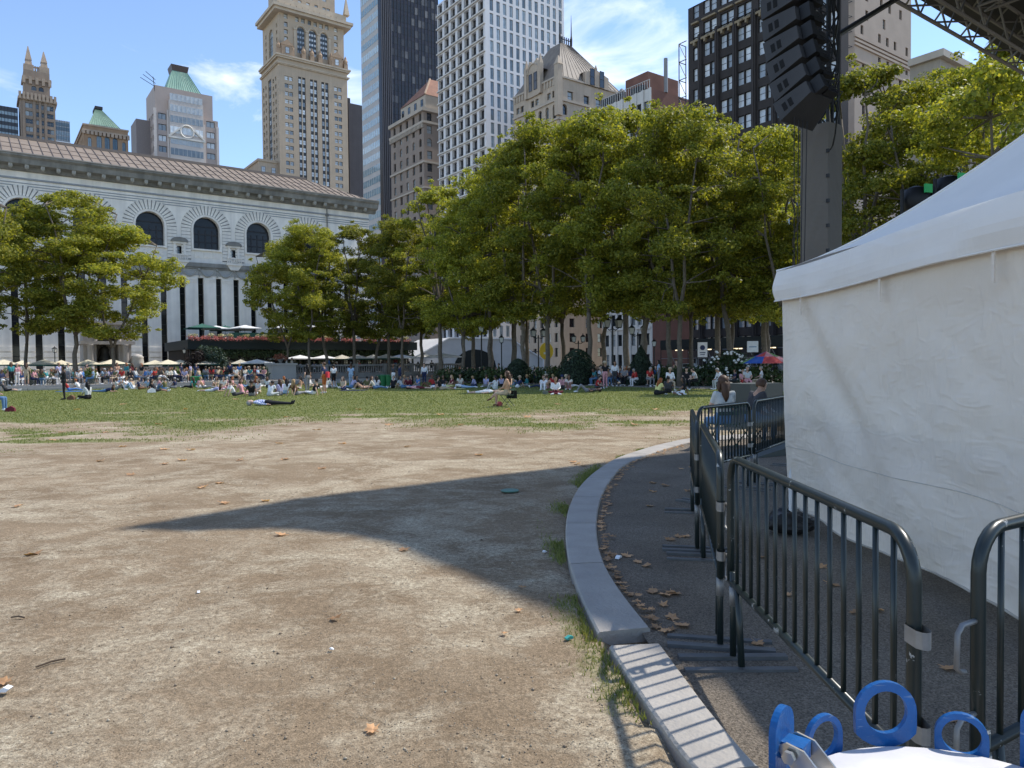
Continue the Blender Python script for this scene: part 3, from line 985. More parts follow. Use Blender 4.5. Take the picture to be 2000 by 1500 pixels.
# dark glass tower with a pale banded flank
M_band = mat('beige_spandrel_band', (.46, .43, .40), .6, .08, .3)
M_dg = mat('smoked_glass', (.026, .023, .022), .25, .25, .15, spec=.3)
G_flank = glass_mat('pale_flank_glass', (.22, .30, .33), (.5, .58, .6), .8)
M_dgs = mat('smoked_spandrel', (.045, .042, .05), .3, .15, .2)
b = Bld('dark_glass_tower', 'dark smoked glass office tower with pale banded flank', 752, 713, 862, -80, Y=225)
W, D, H = b.W, b.D, b.H
fh = 22.8 / FPX * 225
p = MB(); p.box(0, W, 0, D, 0, H); p.build('body', M_band, b.root)
nf = int(H / fh)
gm = MB(); gm.quad((-.05, .3, 0), (-.05, D - .3, 0), (-.05, D - .3, fh * .56), (-.05, .3, fh * .56), 0)
for k in range(1, 9): gm.box(-.12, -.04, D * k / 9 - .06, D * k / 9 + .06, 0, fh * .56, 1)
gme = gm.mesh('window_band', [G_flank, F_pale])
for k in range(nf): inst('window_band', gme, b.root, (0, 0, fh * k + fh * .25))
xc = b.xW(770)
p = MB(); p.box(-.2, xc, -.35, 1.6, 0, H); p.build('corner_pier', M_dg, b.root)
p = MB()
for k in range(6): p.box(xc * k / 5 - .14, xc * k / 5 + .14, -.55, -.3, 0, H)
p.build('corner_fin', mat('dark_fin', (.09, .085, .09), .4), b.root)
npan = 14
pw = (W - xc) / npan
gm = MB(); gm.quad((.06, -.06, .05), (pw - .06, -.06, .05), (pw - .06, -.06, fh * .62), (.06, -.06, fh * .62)); gp_ = gm.mesh('window_pane', glass_mat('smoked_window', (.035, .032, .032), (.22, .20, .18), .3, .2, .25))
gm = MB(); gm.quad((.06, -.05, fh * .64), (pw - .06, -.05, fh * .64), (pw - .06, -.05, fh * .99), (.06, -.05, fh * .99)); gs_ = gm.mesh('spandrel_pane', M_dgs)
k0 = nf - 24
p = MB(); p.box(xc, W, -.04, 0, 0, H); p.build('curtain_wall', M_dg, b.root)
for k in range(max(k0, 0), nf):
    for j in range(npan):
        if k > nf - 20: inst('window_pane', gp_, b.root, (xc + pw * j, 0, fh * k))
    p = MB(); p.quad((xc, -.052, fh * (k + .64)), (W, -.052, fh * (k + .64)), (W, -.052, fh * (k + .98)), (xc, -.052, fh * (k + .98)))
    p.build('spandrel', M_dgs, b.root)
mm = MB(); mm.box(-.07, .07, -.22, -.02, 0, H); me = mm.mesh('mullion', F_dark)
for j in range(npan + 1): inst('mullion', me, b.root, (xc + pw * j, 0, 0))

# ------------------------------------------------------------------ the side street row
DL = 96.0
M_bt = mat('brown_tan_brick', (.27, .215, .175), .85, .12, .3, .2, 4, streak=.08)
M_btt = mat('limestone_trim', (.42, .36, .29), .8, .12, .5)
b = Bld('tan_brick_hotel', 'brown-tan brick block with arched upper windows and red tiled roof', 832, 768, 868, 215, d=DL)
W, D, H = b.W + 6, b.D, b.H
fh = 24.5 / FPX * C(b.a, b.d).y
zs = [H - fh * (k + .80) for k in range(20)]
rn = []
for k, z in enumerate(zs):
    for j in range(5):
        f = D * (.10 + .195 * j)
        rn.append((f - .68, f + .68, z, z + fh * .64, 1 if k == 2 else 0))
rw = [(1.0, 2.5, z, z + fh * .64, 1 if k == 2 else 0) for k, z in enumerate(zs)]
mb = MB(); facade(mb, D, 0, H, rn, .4, 'N'); facade(mb, W, 0, H, rw, .4, 'W'); box_rest(mb, W, D, 0, H)
mb.build('wall', M_bt, b.root)
put_windows(b.root, rn, .4, 'N', 'sash', G_mid, F_dark); put_windows(b.root, rw, .4, 'W', 'sash', G_mid, F_dark)
for z, o_, t in ((H - .4, .7, .9), (H - fh * 1.05, .5, .6), (H - fh * 4.15, .35, .5), (H - fh * 6.15, .3, .4)):
    p = MB(); p.box(-o_, W, -o_, D + .2, z, z + t); p.build('cornice', M_btt, b.root)
p = MB()
for k in range(26): p.box(-.55, -.05, D * k / 26 + .1, D * k / 26 + .4, H - fh * 1.4, H - fh * 1.06)
p.build('corbel_table', M_btt, b.root)
mb = MB(); mb.box(1.2, W, 1.0, D - 4, H + .5, H + 4.5); mb.build('setback_stage', M_btt, b.root)
for j in range(4): inst('window', win_mesh(1.2, 2.4, 'sash', G_mid, F_dark), b.root, (1.15, D * (.15 + .19 * j), H + 1.2), (0, 0, R(-90)))
p = MB(); p.add([(1.0, .8, H + 4.5), (W, .8, H + 4.5), (W, D - 3.8, H + 4.5), (1.0, D - 3.8, H + 4.5), (5.0, 5.0, H + 10.5), (W, 5.0, H + 10.5), (W, D - 9, H + 9.5), (5.0, D - 9, H + 9.5)], [(0, 1, 5, 4), (3, 0, 4, 7), (4, 5, 6, 7), (1, 2, 6, 5), (2, 3, 7, 6)])
p.build('roof', mat('red_clay_tiles', (.27, .135, .09), .8, .25, 1.0), b.root)
p = MB(); p.bar((1, .8, H + 4.6), (5, 5, H + 10.6), .35); p.build('hip_ridge', mat('pale_ridge_tile', (.5, .36, .25), .8), b.root)

# white grid tower
M_wh = mat('white_concrete_panel', (.66, .645, .64), .6, .05, .3, streak=.05)
M_wh2 = mat('cream_concrete_ledge', (.60, .565, .51), .7, .06, .4)
b = Bld('white_grid_tower', 'tall white concrete tower with a tight grid of windows', 953, 861, 1106, -60, d=DL)
W, D, H = b.W, b.D, b.H
Yc = C(b.a, b.d).y
fh = 26.3 / FPX * Yc
nf = int(H / fh)
z0_ = H - nf * fh
pn = D / 7
rn = [(pn * j + pn * .22, pn * (j + 1) - pn * .10, z0_ + fh * k + fh * .06, z0_ + fh * k + fh * .88) for k in range(nf) for j in range(7)]
pwid = (W - 1.2) / 12
rw = [(.9 + pwid * j + pwid * .25, .9 + pwid * j + pwid * .78, z0_ + fh * k + fh * .07, z0_ + fh * k + fh * .90) for k in range(nf) for j in range(12)]
mb = MB(); facade(mb, D, 0, H, rn, .75, 'N'); facade(mb, W, 0, H, rw, .25, 'W'); box_rest(mb, W, D, 0, H)
mb.build('frame_wall', M_wh, b.root)
G_wt = glass_mat('white_tower_glass', (.16, .21, .24), (.46, .54, .58), .8)
put_windows(b.root, rn, .75, 'N', 'pair', G_dark, F_dark, keep=lambda x, z: z > z0_ + fh * (nf - 18))
put_windows(b.root, rw, .25, 'W', 'two', G_wt, F_blue, keep=lambda x, z: z > z0_ + fh * (nf - 14))
lm = MB(); lm.box(-.45, .02, -.25, D, -.16, .14); lme = lm.mesh('floor_ledge', M_wh2)
for k in range(nf): inst('floor_ledge', lme, b.root, (0, 0, z0_ + fh * k))
rlm = MB(); rlm.box(-.45, .3, -.5, .02, 0, .9); 
rail = MB()
rail.box(0, 0.04, 0, pn * .68, .75, .82)
for k in range(7): rail.box(0, .03, pn * .68 * k / 6.01, pn * .68 * k / 6.01 + .03, 0, .75)
rme = rail.mesh('balcony_rail', F_dark)
for r in rn:
    if z0_ + fh * (nf - 16) < r[2] < z0_ + fh * (nf - 1): inst('balcony_rail', rme, b.root, (.12, r[0], r[2]))

# gabled limestone clubhouse
M_ls = mat('warm_limestone', (.43, .355, .275), .85, .12, .4, .25, 5, streak=.12)
M_lsr = mat('weathered_lead_roof', (.21, .18, .15), .7, .15, .5, streak=.2)
b = Bld('gabled_clubhouse', 'limestone clubhouse with steep gables, round arched windows and iron roof cresting', 1094, 1007, 1216, 148, d=DL)
W, D, H = b.W, b.D, b.H
fh = 29 / FPX * C(b.a, b.d).y
zar = b.zC(228)
rn = [(D * (.085 + .155 * j) - .55, D * (.085 + .155 * j) + .55, zar, b.zC(200), 1) for j in range(6)]
rn += [(D * f - .55, D * f + .55, b.zC(186), b.zC(173), 0) for f in (.09, .20, .46, .56, .80, .90)]
for k in range(1, 17):
    rn += [(D * (.085 + .155 * j) - .55, D * (.085 + .155 * j) + .55, zar - fh * k, zar - fh * k + fh * .6, 0) for j in range(6)]
rw = [(W * f - .75, W * f + .75, b.zC(190), b.zC(172), 0) for f in (.18, .43, .62, .78)] + [(.9, 2.3, b.zC(221), b.zC(200), 1)]
for k in range(1, 17): rw += [(W * f - .7, W * f + .7, zar - fh * k, zar - fh * k + fh * .6, 0) for f in (.18, .43, .62, .78)]
mb = MB(); facade(mb, D, 0, H, rn, .4, 'N'); facade(mb, W, 0, H, rw, .4, 'W'); box_rest(mb, W, D, 0, H)
mb.build('wall', M_ls, b.root)
put_windows(b.root, rn, .4, 'N', 'sash', G_mid, F_dark); put_windows(b.root, rw, .4, 'W', 'sash', G_mid, F_dark)
p = MB()
for z, t in ((b.zC(195), .5), (H - .3, .35), (b.zC(233), .4)): p.box(-.3, W + .1, -.3, D, z, z + t)
p.build('string_course', M_btt, b.root)
p = MB()
for k in range(16):
    if k < 5 or k > 10: p.box(-.25, .0, D * k / 16 + .15, D * k / 16 + .45, H - 1.6, H - .35)
p.build('corbel_table', M_btt, b.root)
zr = b.zC(87) * 1.055
roofs = MB()
roofs.add([(0, 0, H), (W, 0, H), (W, D, H), (0, D, H), (W * .30, D * .36, zr), (W * .46, D * .36, zr), (W * .46, D * .6, zr), (W * .30, D * .6, zr)], [(0, 1, 5, 4), (1, 2, 6, 5), (2, 3, 7, 6), (3, 0, 4, 7), (4, 5, 6, 7)])
ro = roofs.build('roof', M_lsr, b.root)
for k in range(14):
    f = k / 13
    p = MB(); p.bar((W * f, -.02, H), (W * (.30 + .16 * f), D * .36, zr + .03), .09); p.build('roof_seam', M_seam, ro)
p = MB()
for k in range(6): p.box(W * (.30 + .032 * k) - .08, W * (.30 + .032 * k) + .08, D * .36, D * .36 + .2, zr, zr + 1.5)
p.box(W * .29, W * .47, D * .36 + .05, D * .36 + .15, zr + .9, zr + 1.05)
p.build('roof_cresting', F_dark, ro)
for x, y in ((.29, .36), (.47, .36)):
    p = MB(); p.lathe([(.22, 0), (.25, 1.5), (.14, 2.2), (.10, 4), (.03, 6.5)], 6, (W * x, D * y, zr)); p.build('finial', F_dark, ro)
# gable on the left face
zg = b.zC(100)
yc, hw = D * .51, D * .155
rgs = [(yc - 1.45, yc - .25, H - .9, H + 2.9, 0), (yc + .25, yc + 1.45, H - .9, H + 2.9, 0)]
p = MB(); p.prism([(yc - hw, H - 2), (yc + hw, H - 2), (yc + hw, H + 3.4), (yc + hw * .55, H + 5.6), (yc, zg), (yc - hw * .55, H + 5.6), (yc - hw, H + 3.4)], -.4, .35, axes='yzx')
gb = p.build('gable', M_ls, b.root)
for q in (-.85, .85): inst('window', win_mesh(1.1, 3.6, 'sash', G_dark, F_dark), gb, (-.46, yc + q, H - .8), (0, 0, R(-90)))
p = MB(); p.tube([(-.45, yc - 1.8 * math.cos(math.pi * t / 12), H + 3.0 + 1.8 * math.sin(math.pi * t / 12)) for t in range(13)], .2, 6); p.build('arch_moulding', M_btt, gb)
p = MB(); p.add([(-.3, yc - hw, H + 3.4), (-.3, yc, zg), (-.3, yc + hw, H + 3.4), (W * .3, yc, zg - .5), (W * .22, yc - hw, H + 3.2), (W * .22, yc + hw, H + 3.2)], [(0, 1, 3, 4), (1, 2, 5, 3)]); p.build('gable_roof', M_lsr, gb)
for y in (yc - hw, yc + hw):
    p = MB(); p.box(-.7, .2, y - .4, y + .4, H - 2, H + 4.2); p.frustum((-.7, .2, y - .4, y + .4), (-.3, -.2, y - .05, y + .05), H + 4.2, H + 6.2); p.build('pinnacle', M_ls, gb)
p = MB(); p.box(-.5, .7, -.5, .7, H - 8, H + 2.2); p.frustum((-.6, .8, -.6, .8), (0, .2, 0, .2), H + 2.2, H + 4); p.build('corner_turret', M_ls, b.root)
# gable on the right face
zg = b.zC(101, ) - 1.5
xc_, hw = W * .58, W * .19
p = MB(); p.prism([(xc_ - hw, H - .3), (xc_ + hw, H - .3), (xc_ + hw, H + 2.2), (xc_, zg), (xc_ - hw, H + 2.2)], -.35, .35)
gb = p.build('gable', M_ls, b.root)
for q in (-1.35, 1.35): inst('window', win_mesh(1.25, 3.4, 'sash', G_dark, F_dark), gb, (xc_ + q, -.42, H - .2))
p = MB(); p.add([(xc_ - hw, -.2, H + 2.2), (xc_, -.2, zg), (xc_ + hw, -.2, H + 2.2), (xc_, D * .4, zg - .4), (xc_ - hw, D * .3, H + 2.2), (xc_ + hw, D * .3, H + 2.2)], [(0, 1, 3, 4), (1, 2, 5, 3)]); p.build('gable_roof', M_lsr, gb)
p = MB(); p.lathe([(.3, 0), (.35, .5), (.1, 1.2)], 6, (xc_, 0, zg - .1)); p.build('finial', M_ls, gb)

# white-fronted brick loft
M_red = mat('red_brown_brick', (.17, .085, .065), .9, .2, .5, .3, 5)
M_wst = mat('white_terracotta_front', (.55, .535, .50), .75, .08, .4, streak=.1)
b = Bld('white_fronted_loft', 'white-fronted brick loft with cluttered rooftop between clubhouse and black tower', 1272, 1180, 1420, 172, d=DL)
W, D, H = b.W, b.D, b.H
fh = 3.7
nf = int(H / fh)
rn = [(D * (j + .5) / 7 - .75, D * (j + .5) / 7 + .75, fh * k + 1.1, fh * k + 3.2, 0) for k in range(nf) for j in range(7)]
mb = MB(); facade(mb, D, 0, H, rn, .4, 'N'); mb.build('front_wall', M_wst, b.root)
mb = MB(); mb.quad((0.01, 0, 0), (W, 0, 0), (W, 0, H), (0.01, 0, H)); box_rest(mb, W, D, 0, H); mb.build('brick_wall', M_red, b.root)
put_windows(b.root, rn, .4, 'N', 'sash', G_mid, F_dark, keep=lambda x, z: z > H - 12 or z < 20)
p = MB()
for k in (nf - 1, nf - 3, 2, 5): p.box(-.35, .02, -.1, D, fh * k + .3, fh * k + .7)
for j in range(8): p.box(-.2, .02, D * j / 7 - .25, D * j / 7 + .25, 0, H)
p.build('pilaster', M_wst, b.root)
p = MB()
p.box(-.2, .0, 0, D, H + 1.4, H + 1.48)
for k in range(22): p.box(-.18, -.1, D * k / 21 - .03, D * k / 21 + .03, H, H + 1.4)
p.build('roof_railing', F_pale, b.root)
p = MB(); p.box(1, 9, 1.5, 7, H, H + 3.6); p.build('roof_house', M_red, b.root)
p = MB(); p.box(.5, 3.5, 8.5, 13, H, H + 1.8); p.box(.2, 1.2, 2, 5, H, H + 1.2); p.build('roof_unit', mat('dark_plant_unit', (.04, .045, .05), .6), b.root)
p = MB(); p.tube([(4, -.0, H), (4, .0, H + 6)], .35, 8); p.build('roof_stack', mat('zinc_stack', (.25, .25, .25), .5), b.root)
p = MB(); p.box(1.5, 3.5, 13.5, 15.5, H, H + 1.5); p.lathe([(1.2, 0), (.9, 2.2), (.2, 3)], 8, (2, D - 3, H)); p.build('roof_tank', mat('grey_tank', (.2, .2, .2), .7), b.root)

# black brick tower
M_blk = mat('black_brick', (.040, .034, .032), .8, .2, .4, .3, 5, streak=.1)
M_gold = mat('dull_gold_trim', (.24, .19, .12), .7, .2, .6)
b = Bld('black_brick_tower', 'black brick tower with pale sash windows and gilded stone trim', 1642, 1346, 1656, -60, d=DL)
W, D, H = b.W, b.D, b.H
Yc = PY(1400, 300, 1).y
a_, z_a = onD(1377, 96, DL)
_, z_b = onD(1377, 137.5, DL)
fh = abs(z_a - z_b)
zt_ = onD(1377, 84, DL)[1]          # head of the second row of windows
zs = [zt_ - fh * .62 - fh * (k - 2) for k in range(18)]
cols_ = [1360, 1380.5, 1394, 1413.5, 1427, 1446.5, 1461, 1488, 1505, 1522, 1540, 1560, 1580, 1605, 1628]
cy = [onD(u, 300, DL)[0] - b.a for u in cols_]
rn = [(y - .62, y + .62, z, z + fh * .62, 0) for z in zs for y in cy if .7 < y < D - .7]
mb = MB(); facade(mb, D, 0, H, rn, .35, 'N'); box_rest(mb, W, D, 0, H); mb.quad((0, 0, 0), (W, 0, 0), (W, 0, H), (0, 0, H))
mb.build('wall', M_blk, b.root)
put_windows(b.root, rn, .35, 'N', 'sash', G_day, F_dark, keep=lambda x, z: z > 20)
p = MB()
pu = [1369.5, 1402.5, 1437, 1474, 1513, 1550, 1593]
for u in pu:
    y = onD(u, 300, DL)[0] - b.a
    p.box(-.4, .02, y - .38, y + .38, 0, H); p.box(-.55, .02, y - .14, y + .14, 0, H)
p.build('pier', M_blk, b.root)
for y in cy:
    p = MB(); z = zs[1] - .3
    p.box(-.5, .02, y - .8, y + .8, z - .35, z); p.box(-.6, 0, y - .15, y + .15, z - .9, z - .35)
    p.build('gilded_sill', M_gold, b.root)
    p = MB(); p.box(-.45, .02, y - .7, y + .7, zs[0] - 1.0, zs[0] - .75)
    p.build('gilded_sill', M_gold, b.root)
p = MB()
ys = D + .2
for k in range(30):
    z = H - 3 * k
    if z < 30: break
    p.bar((-.2, ys, z), (-.2, ys + 1.6, z), .1); p.bar((1.5, ys + 1.6, z), (-.2, ys + 1.6, z), .1); p.bar((-.2, ys + 1.6, z), (-.2, ys + .1, z - 3), .08)
p.bar((-.2, ys + 1.6, 30), (-.2, ys + 1.6, H), .12); p.bar((1.5, ys + 1.6, 30), (1.5, ys + 1.6, H), .12)
p.build('fire_stair', F_dark, b.root)

# tan tower farther right and its neighbour
M_tn2 = mat('pale_tan_brick', (.39, .31, .245), .85, .1, .3, .2, 4)
b = Bld('pale_tan_tower', 'pale tan brick tower rising behind the stage mast', 1668, 1640, 1777, -90, Y=150)
W, D, H = b.W, b.D + 10, b.H
zg0 = b.zC(70)
rw = []
for v0, v1, xs_ in ((28, 8, (.2, .5)), (60, 42, (.12, .42, .56, .70, .92)), (100, 90, (.42, .57, .70, .92)), (-10, -30, (.2, .45, .6, .8))):
    for f in xs_: rw.append((W * f - .55, W * f + .55, b.zC(v0), b.zC(v1), 0))
for k in range(7):
    zz = b.zC(140) - 4.2 * k
    for f in (.15, .4, .6, .8): rw.append((W * f - .6, W * f + .6, zz, zz + 2.4, 0))
mb = MB(); facade(mb, W, 0, H, rw, .4, 'W'); box_rest(mb, W, D, 0, H); mb.quad((0, 0, 0), (0, D, 0), (0, D, H), (0, 0, H)); mb.build('wall', M_tn2, b.root)
put_windows(b.root, rw, .4, 'W', 'sash', G_mid, F_dark)
p = MB()
for v in (72, 80, 88, 118): p.box(-.3, W + .3, -.35, .02, b.zC(v), b.zC(v) + .45)
p.build('string_course', M_tn2, b.root)
p = MB(); p.box(W, W + 6, 2, D, 0, b.zC(72)); p.build('side_wing', M_tn2, b.root)
p = MB()
for k in range(14):
    z = b.zC(150) + k * 3
    p.bar((-.6, .2, z), (-.6, 5, z), .1); p.bar((-.6, .2, z), (-.6, 5, z + 3), .08); p.bar((-.6, 2.5, z), (-.6, 2.5, z + 3), .08)
p.build('fire_stair', F_dark, b.root)

b = Bld('stone_corner_block', 'tan stone block with wide windows glimpsed through the trees beside the tent', 1833, 1775, 2230, 112, d=DL - 8)
W, D, H = b.W, b.D, b.H
zs = [b.zC(255) - 4.6 * k for k in range(5)]
rw = [(1.6 + 3.6 * j, 3.8 + 3.6 * j, z, z + 2.9, 0) for z in zs for j in range(int(W / 3.6) - 1)]
rn = [(2 + 3.4 * j, 4 + 3.4 * j, z, z + 2.6, 0) for z in zs for j in range(int(D / 3.4) - 1)]
mb = MB(); facade(mb, W, 0, H, rw, .4, 'W'); facade(mb, D, 0, b.zC(215), rn, .4, 'N'); box_rest(mb, W, D, 0, H); mb.quad((0, 0, b.zC(215)), (0, D, b.zC(215)), (0, D, H), (0, 0, H)); mb.build('wall', mat('grey_tan_stone', (.31, .265, .21), .85, .12, .4, .2, 4, streak=.1), b.root)
put_windows(b.root, rw, .4, 'W', 'two', G_blue, F_dark); put_windows(b.root, rn, .4, 'N', 'two', G_mid, F_dark)
p = MB()
for z in (zs[0] - .8, zs[1] - .8, b.zC(215)): p.box(-.4, W, -.5, D, z, z + .4)
p.box(-.5, W, -.6, D, H, H + .8)
p.build('cornice', M_btt, b.root)
# ------------------------------------------------------------------ ground
KERB_O = [G(u, v, .03) for u, v in ((1345, 855), (1270, 872), (1200, 895), (1155, 925), (1130, 950), (1112, 985), (1104, 1020), (1104, 1060), (1110, 1100), (1138, 1180), (1168, 1236))] + [G(u, v, .03) for u, v in ((1190, 1262), (1240, 1340), (1330, 1470))]
KERB_I = [G(u, v, .03) for u, v in ((1345, 863), (1285, 880), (1218, 907), (1193, 935), (1178, 960), (1167, 995), (1164, 1030), (1168, 1068), (1180, 1108), (1222, 1170), (1270, 1226))] + [G(u, v, .03) for u, v in ((1290, 1258), (1380, 1380), (1475, 1492))]
for q_ in KERB_O + KERB_I: q_.z = 0.0
far_o, far_i = KERB_O[0], KERB_I[0]
EXT = [2.2, 4.6, 8, 14, 24]
pre_o = [Vector((far_o.x + t * .86, far_o.y + t * .46, 0)) for t in EXT]
pre_i = [Vector((far_i.x + t * .87, far_i.y + t * .45, 0)) for t in EXT]
post_o = [Vector((.86, 2.1, 0)), Vector((1.2, .7, 0)), Vector((1.8, -1.0, 0)), Vector((2.8, -3, 0))]
post_i = [Vector((1.22, 2.1, 0)), Vector((1.55, .8, 0)), Vector((2.12, -.85, 0)), Vector((3.1, -2.8, 0))]
KO = pre_o[::-1] + KERB_O + post_o
KI = pre_i[::-1] + KERB_I + post_i
ko_y = np.array([p.y for p in KO][::-1]); ko_x = np.array([p.x for p in KO][::-1])


def kerb_x(Y):                         # lawn side edge of the kerb at depth Y
    return np.interp(Y, ko_y, ko_x)


def sstep(a, b_, x):
    t = np.clip((x - a) / (b_ - a), 0, 1)
    return t * t * (3 - 2 * t)


def grass_mask(X, Y):
    n = fbm(X * .22 + 3, Y * .30 + 7, 4) - .5
    n2 = fbm(X * .9 + 31, Y * 1.3 + 5, 3) - .5
    m = sstep(17.5, 27, Y + 16 * n + 5 * n2) * (0.72 + .28 * sstep(-.25, .1, n2 + .05)) * (.8 + .2 * sstep(26, 40, Y))
    left = np.exp(-(((X + 13.5) / 5.5) ** 2 + ((Y - 17) / 2.6) ** 2)) * sstep(-.16, .16, n2 + .04) * 1.1
    right = np.exp(-(((X - 2.0) / 3.6) ** 2 + ((Y - 19.6) / 1.0) ** 2)) * sstep(-.2, .1, n2) * 1.2
    mid = np.exp(-(((X + 4) / 6.0) ** 2 + ((Y - 23) / 2.0) ** 2)) * sstep(-.18, .12, n2) * .8
    edge = np.exp(-((X - kerb_x(Y) + .12) / .13) ** 2) * sstep(-.1, .12, fbm(X * 2 + 1, Y * 1.1, 3) - .47) * (Y > 2) * (Y < 16) * 1.1
    return np.clip(np.maximum.reduce([m, left, right, mid, edge * .35]), 0, 1)


def ground_mat():
    m = bpy.data.materials.new('worn_lawn_soil'); m.use_nodes = True
    t = m.node_tree; b = t.nodes['Principled BSDF']; L = t.links.new
    b.inputs['Roughness'].default_value = .95; b.inputs['Specular IOR Level'].default_value = .1
    tc = t.nodes.new('ShaderNodeTexCoord')

    def noise(sc_, det=5, rough=.6, scale3=None, dist=0):
        n = t.nodes.new('ShaderNodeTexNoise'); n.inputs['Scale'].default_value = sc_; n.inputs['Detail'].default_value = det; n.inputs['Roughness'].default_value = rough; n.inputs['Distortion'].default_value = dist
        if scale3:
            mp_ = t.nodes.new('ShaderNodeMapping'); mp_.inputs['Scale'].default_value = scale3; mp_.inputs['Rotation'].default_value = (0, 0, .35)
            L(tc.outputs['Object'], mp_.inputs[0]); L(mp_.outputs[0], n.inputs['Vector'])
        else: L(tc.outputs['Object'], n.inputs['Vector'])
        return n.outputs['Fac']

    def ramp(s_, p0, p1, c0, c1):
        r = t.nodes.new('ShaderNodeMapRange'); r.inputs[1].default_value, r.inputs[2].default_value = p0, p1
        r.inputs[3].default_value, r.inputs[4].default_value = c0, c1; r.clamp = True
        L(s_, r.inputs[0]); return r.outputs[0]

    def mix(f, a, c):
        n = t.nodes.new('ShaderNodeMixRGB')
        if hasattr(f, 'links'): L(f, n.inputs[0])
        else: n.inputs[0].default_value = f
        for i, q in ((1, a), (2, c)):
            if isinstance(q, tuple): n.inputs[i].default_value = (*q, 1)
            else: L(q, n.inputs[i])
        return n.outputs[0]

    def math_(op, a, c):
        n = t.nodes.new('ShaderNodeMath'); n.operation = op
        for i, q in ((0, a), (1, c)):
            if hasattr(q, 'links'): L(q, n.inputs[i])
            else: n.inputs[i].default_value = q
        return n.outputs[0]
    big = noise(.5, 5, .66, (1, 1.15, 1), .8)
    med = noise(2.6, 8, .75, (1, 1.15, 1), .5)
    fine = noise(26, 5, .8)
    grit = noise(110, 3, .8)
    pale = ramp(math_('ADD', math_('MULTIPLY', big, .5), math_('MULTIPLY', med, .5)), .455, .605, 0, .92)
    pale = math_('MULTIPLY', pale, ramp(fine, .34, .58, .25, 1))
    soil = mix(ramp(noise(.9, 4, .6), .35, .65, 0, 1), (.20, .147, .094), (.275, .212, .142))
    soil = mix(pale, soil, (.46, .405, .30))
    speck = ramp(grit, .30, .70, .48, 1.5)
    speck = math_('MULTIPLY', speck, ramp(fine, .28, .7, .62, 1.34))
    vm = t.nodes.new('ShaderNodeVectorMath'); vm.operation = 'SCALE'; L(soil, vm.inputs[0]); L(speck, vm.inputs['Scale'])
    at = t.nodes.new('ShaderNodeAttribute'); at.attribute_name = 'grass'
    gcol = mix(ramp(noise(1.6, 5, .7), .3, .7, 0, 1), (.105, .135, .040), (.185, .185, .075))
    gs = t.nodes.new('ShaderNodeVectorMath'); gs.operation = 'SCALE'; L(gcol, gs.inputs[0]); L(ramp(noise(24, 3, .8), .25, .75, .55, 1.45), gs.inputs['Scale'])
    gf = ramp(math_('ADD', at.outputs['Fac'], math_('MULTIPLY', math_('SUBTRACT', noise(7, 5, .75), .5), .9)), .22, .62, 0, 1)
    L(mix(gf, vm.outputs[0], gs.outputs[0]), b.inputs['Base Color'])
    bp = t.nodes.new('ShaderNodeBump'); bp.inputs['Strength'].default_value = .85; bp.inputs['Distance'].default_value = .018
    L(math_('ADD', math_('MULTIPLY', fine, .8), math_('ADD', math_('MULTIPLY', med, 1.4), math_('MULTIPLY', grit, .35))), bp.inputs['Height'])
    L(bp.outputs[0], b.inputs['Normal'])
    return m


nr, nc = 230, 260
yy = 5.0 * (88 / 5.0) ** (np.arange(nr) / (nr - 1)) - 8.0
tt = np.linspace(-1.15, .75, nc)
Xg = (yy[:, None] + 8) * tt[None, :]
Yg = np.repeat(yy[:, None], nc, 1)
Zg = (fbm(Xg * 1.7, Yg * 1.7, 4) - .5) * .05 * np.exp(-np.maximum(Yg, 0) / 14)
Zg = np.where(Xg > kerb_x(Yg) - .02, -.05, Zg)
V = np.stack([Xg.ravel(), Yg.ravel(), Zg.ravel()], 1)
ii = np.arange(nr * nc).reshape(nr, nc)
F = np.stack([ii[:-1, :-1].ravel(), ii[:-1, 1:].ravel(), ii[1:, 1:].ravel(), ii[1:, :-1].ravel()], 1)
lawn = soup('lawn', V, F, ground_mat())
lawn['kind'] = 'structure'
at = lawn.data.attributes.new('grass', 'FLOAT', 'POINT')
at.data.foreach_set('value', grass_mask(Xg, Yg).ravel().astype(np.float32))
lawn.data.polygons.foreach_set('use_smooth', [True] * len(F))

M_pave = mat('city_pavement', (.16, .155, .15), .9, .15, .3, .2, 20)
p = MB(); p.quad((-900, -300, -.09), (900, -300, -.09), (900, 1500, -.09), (-900, 1500, -.09)); p.build('ground', M_pave)['kind'] = 'structure'

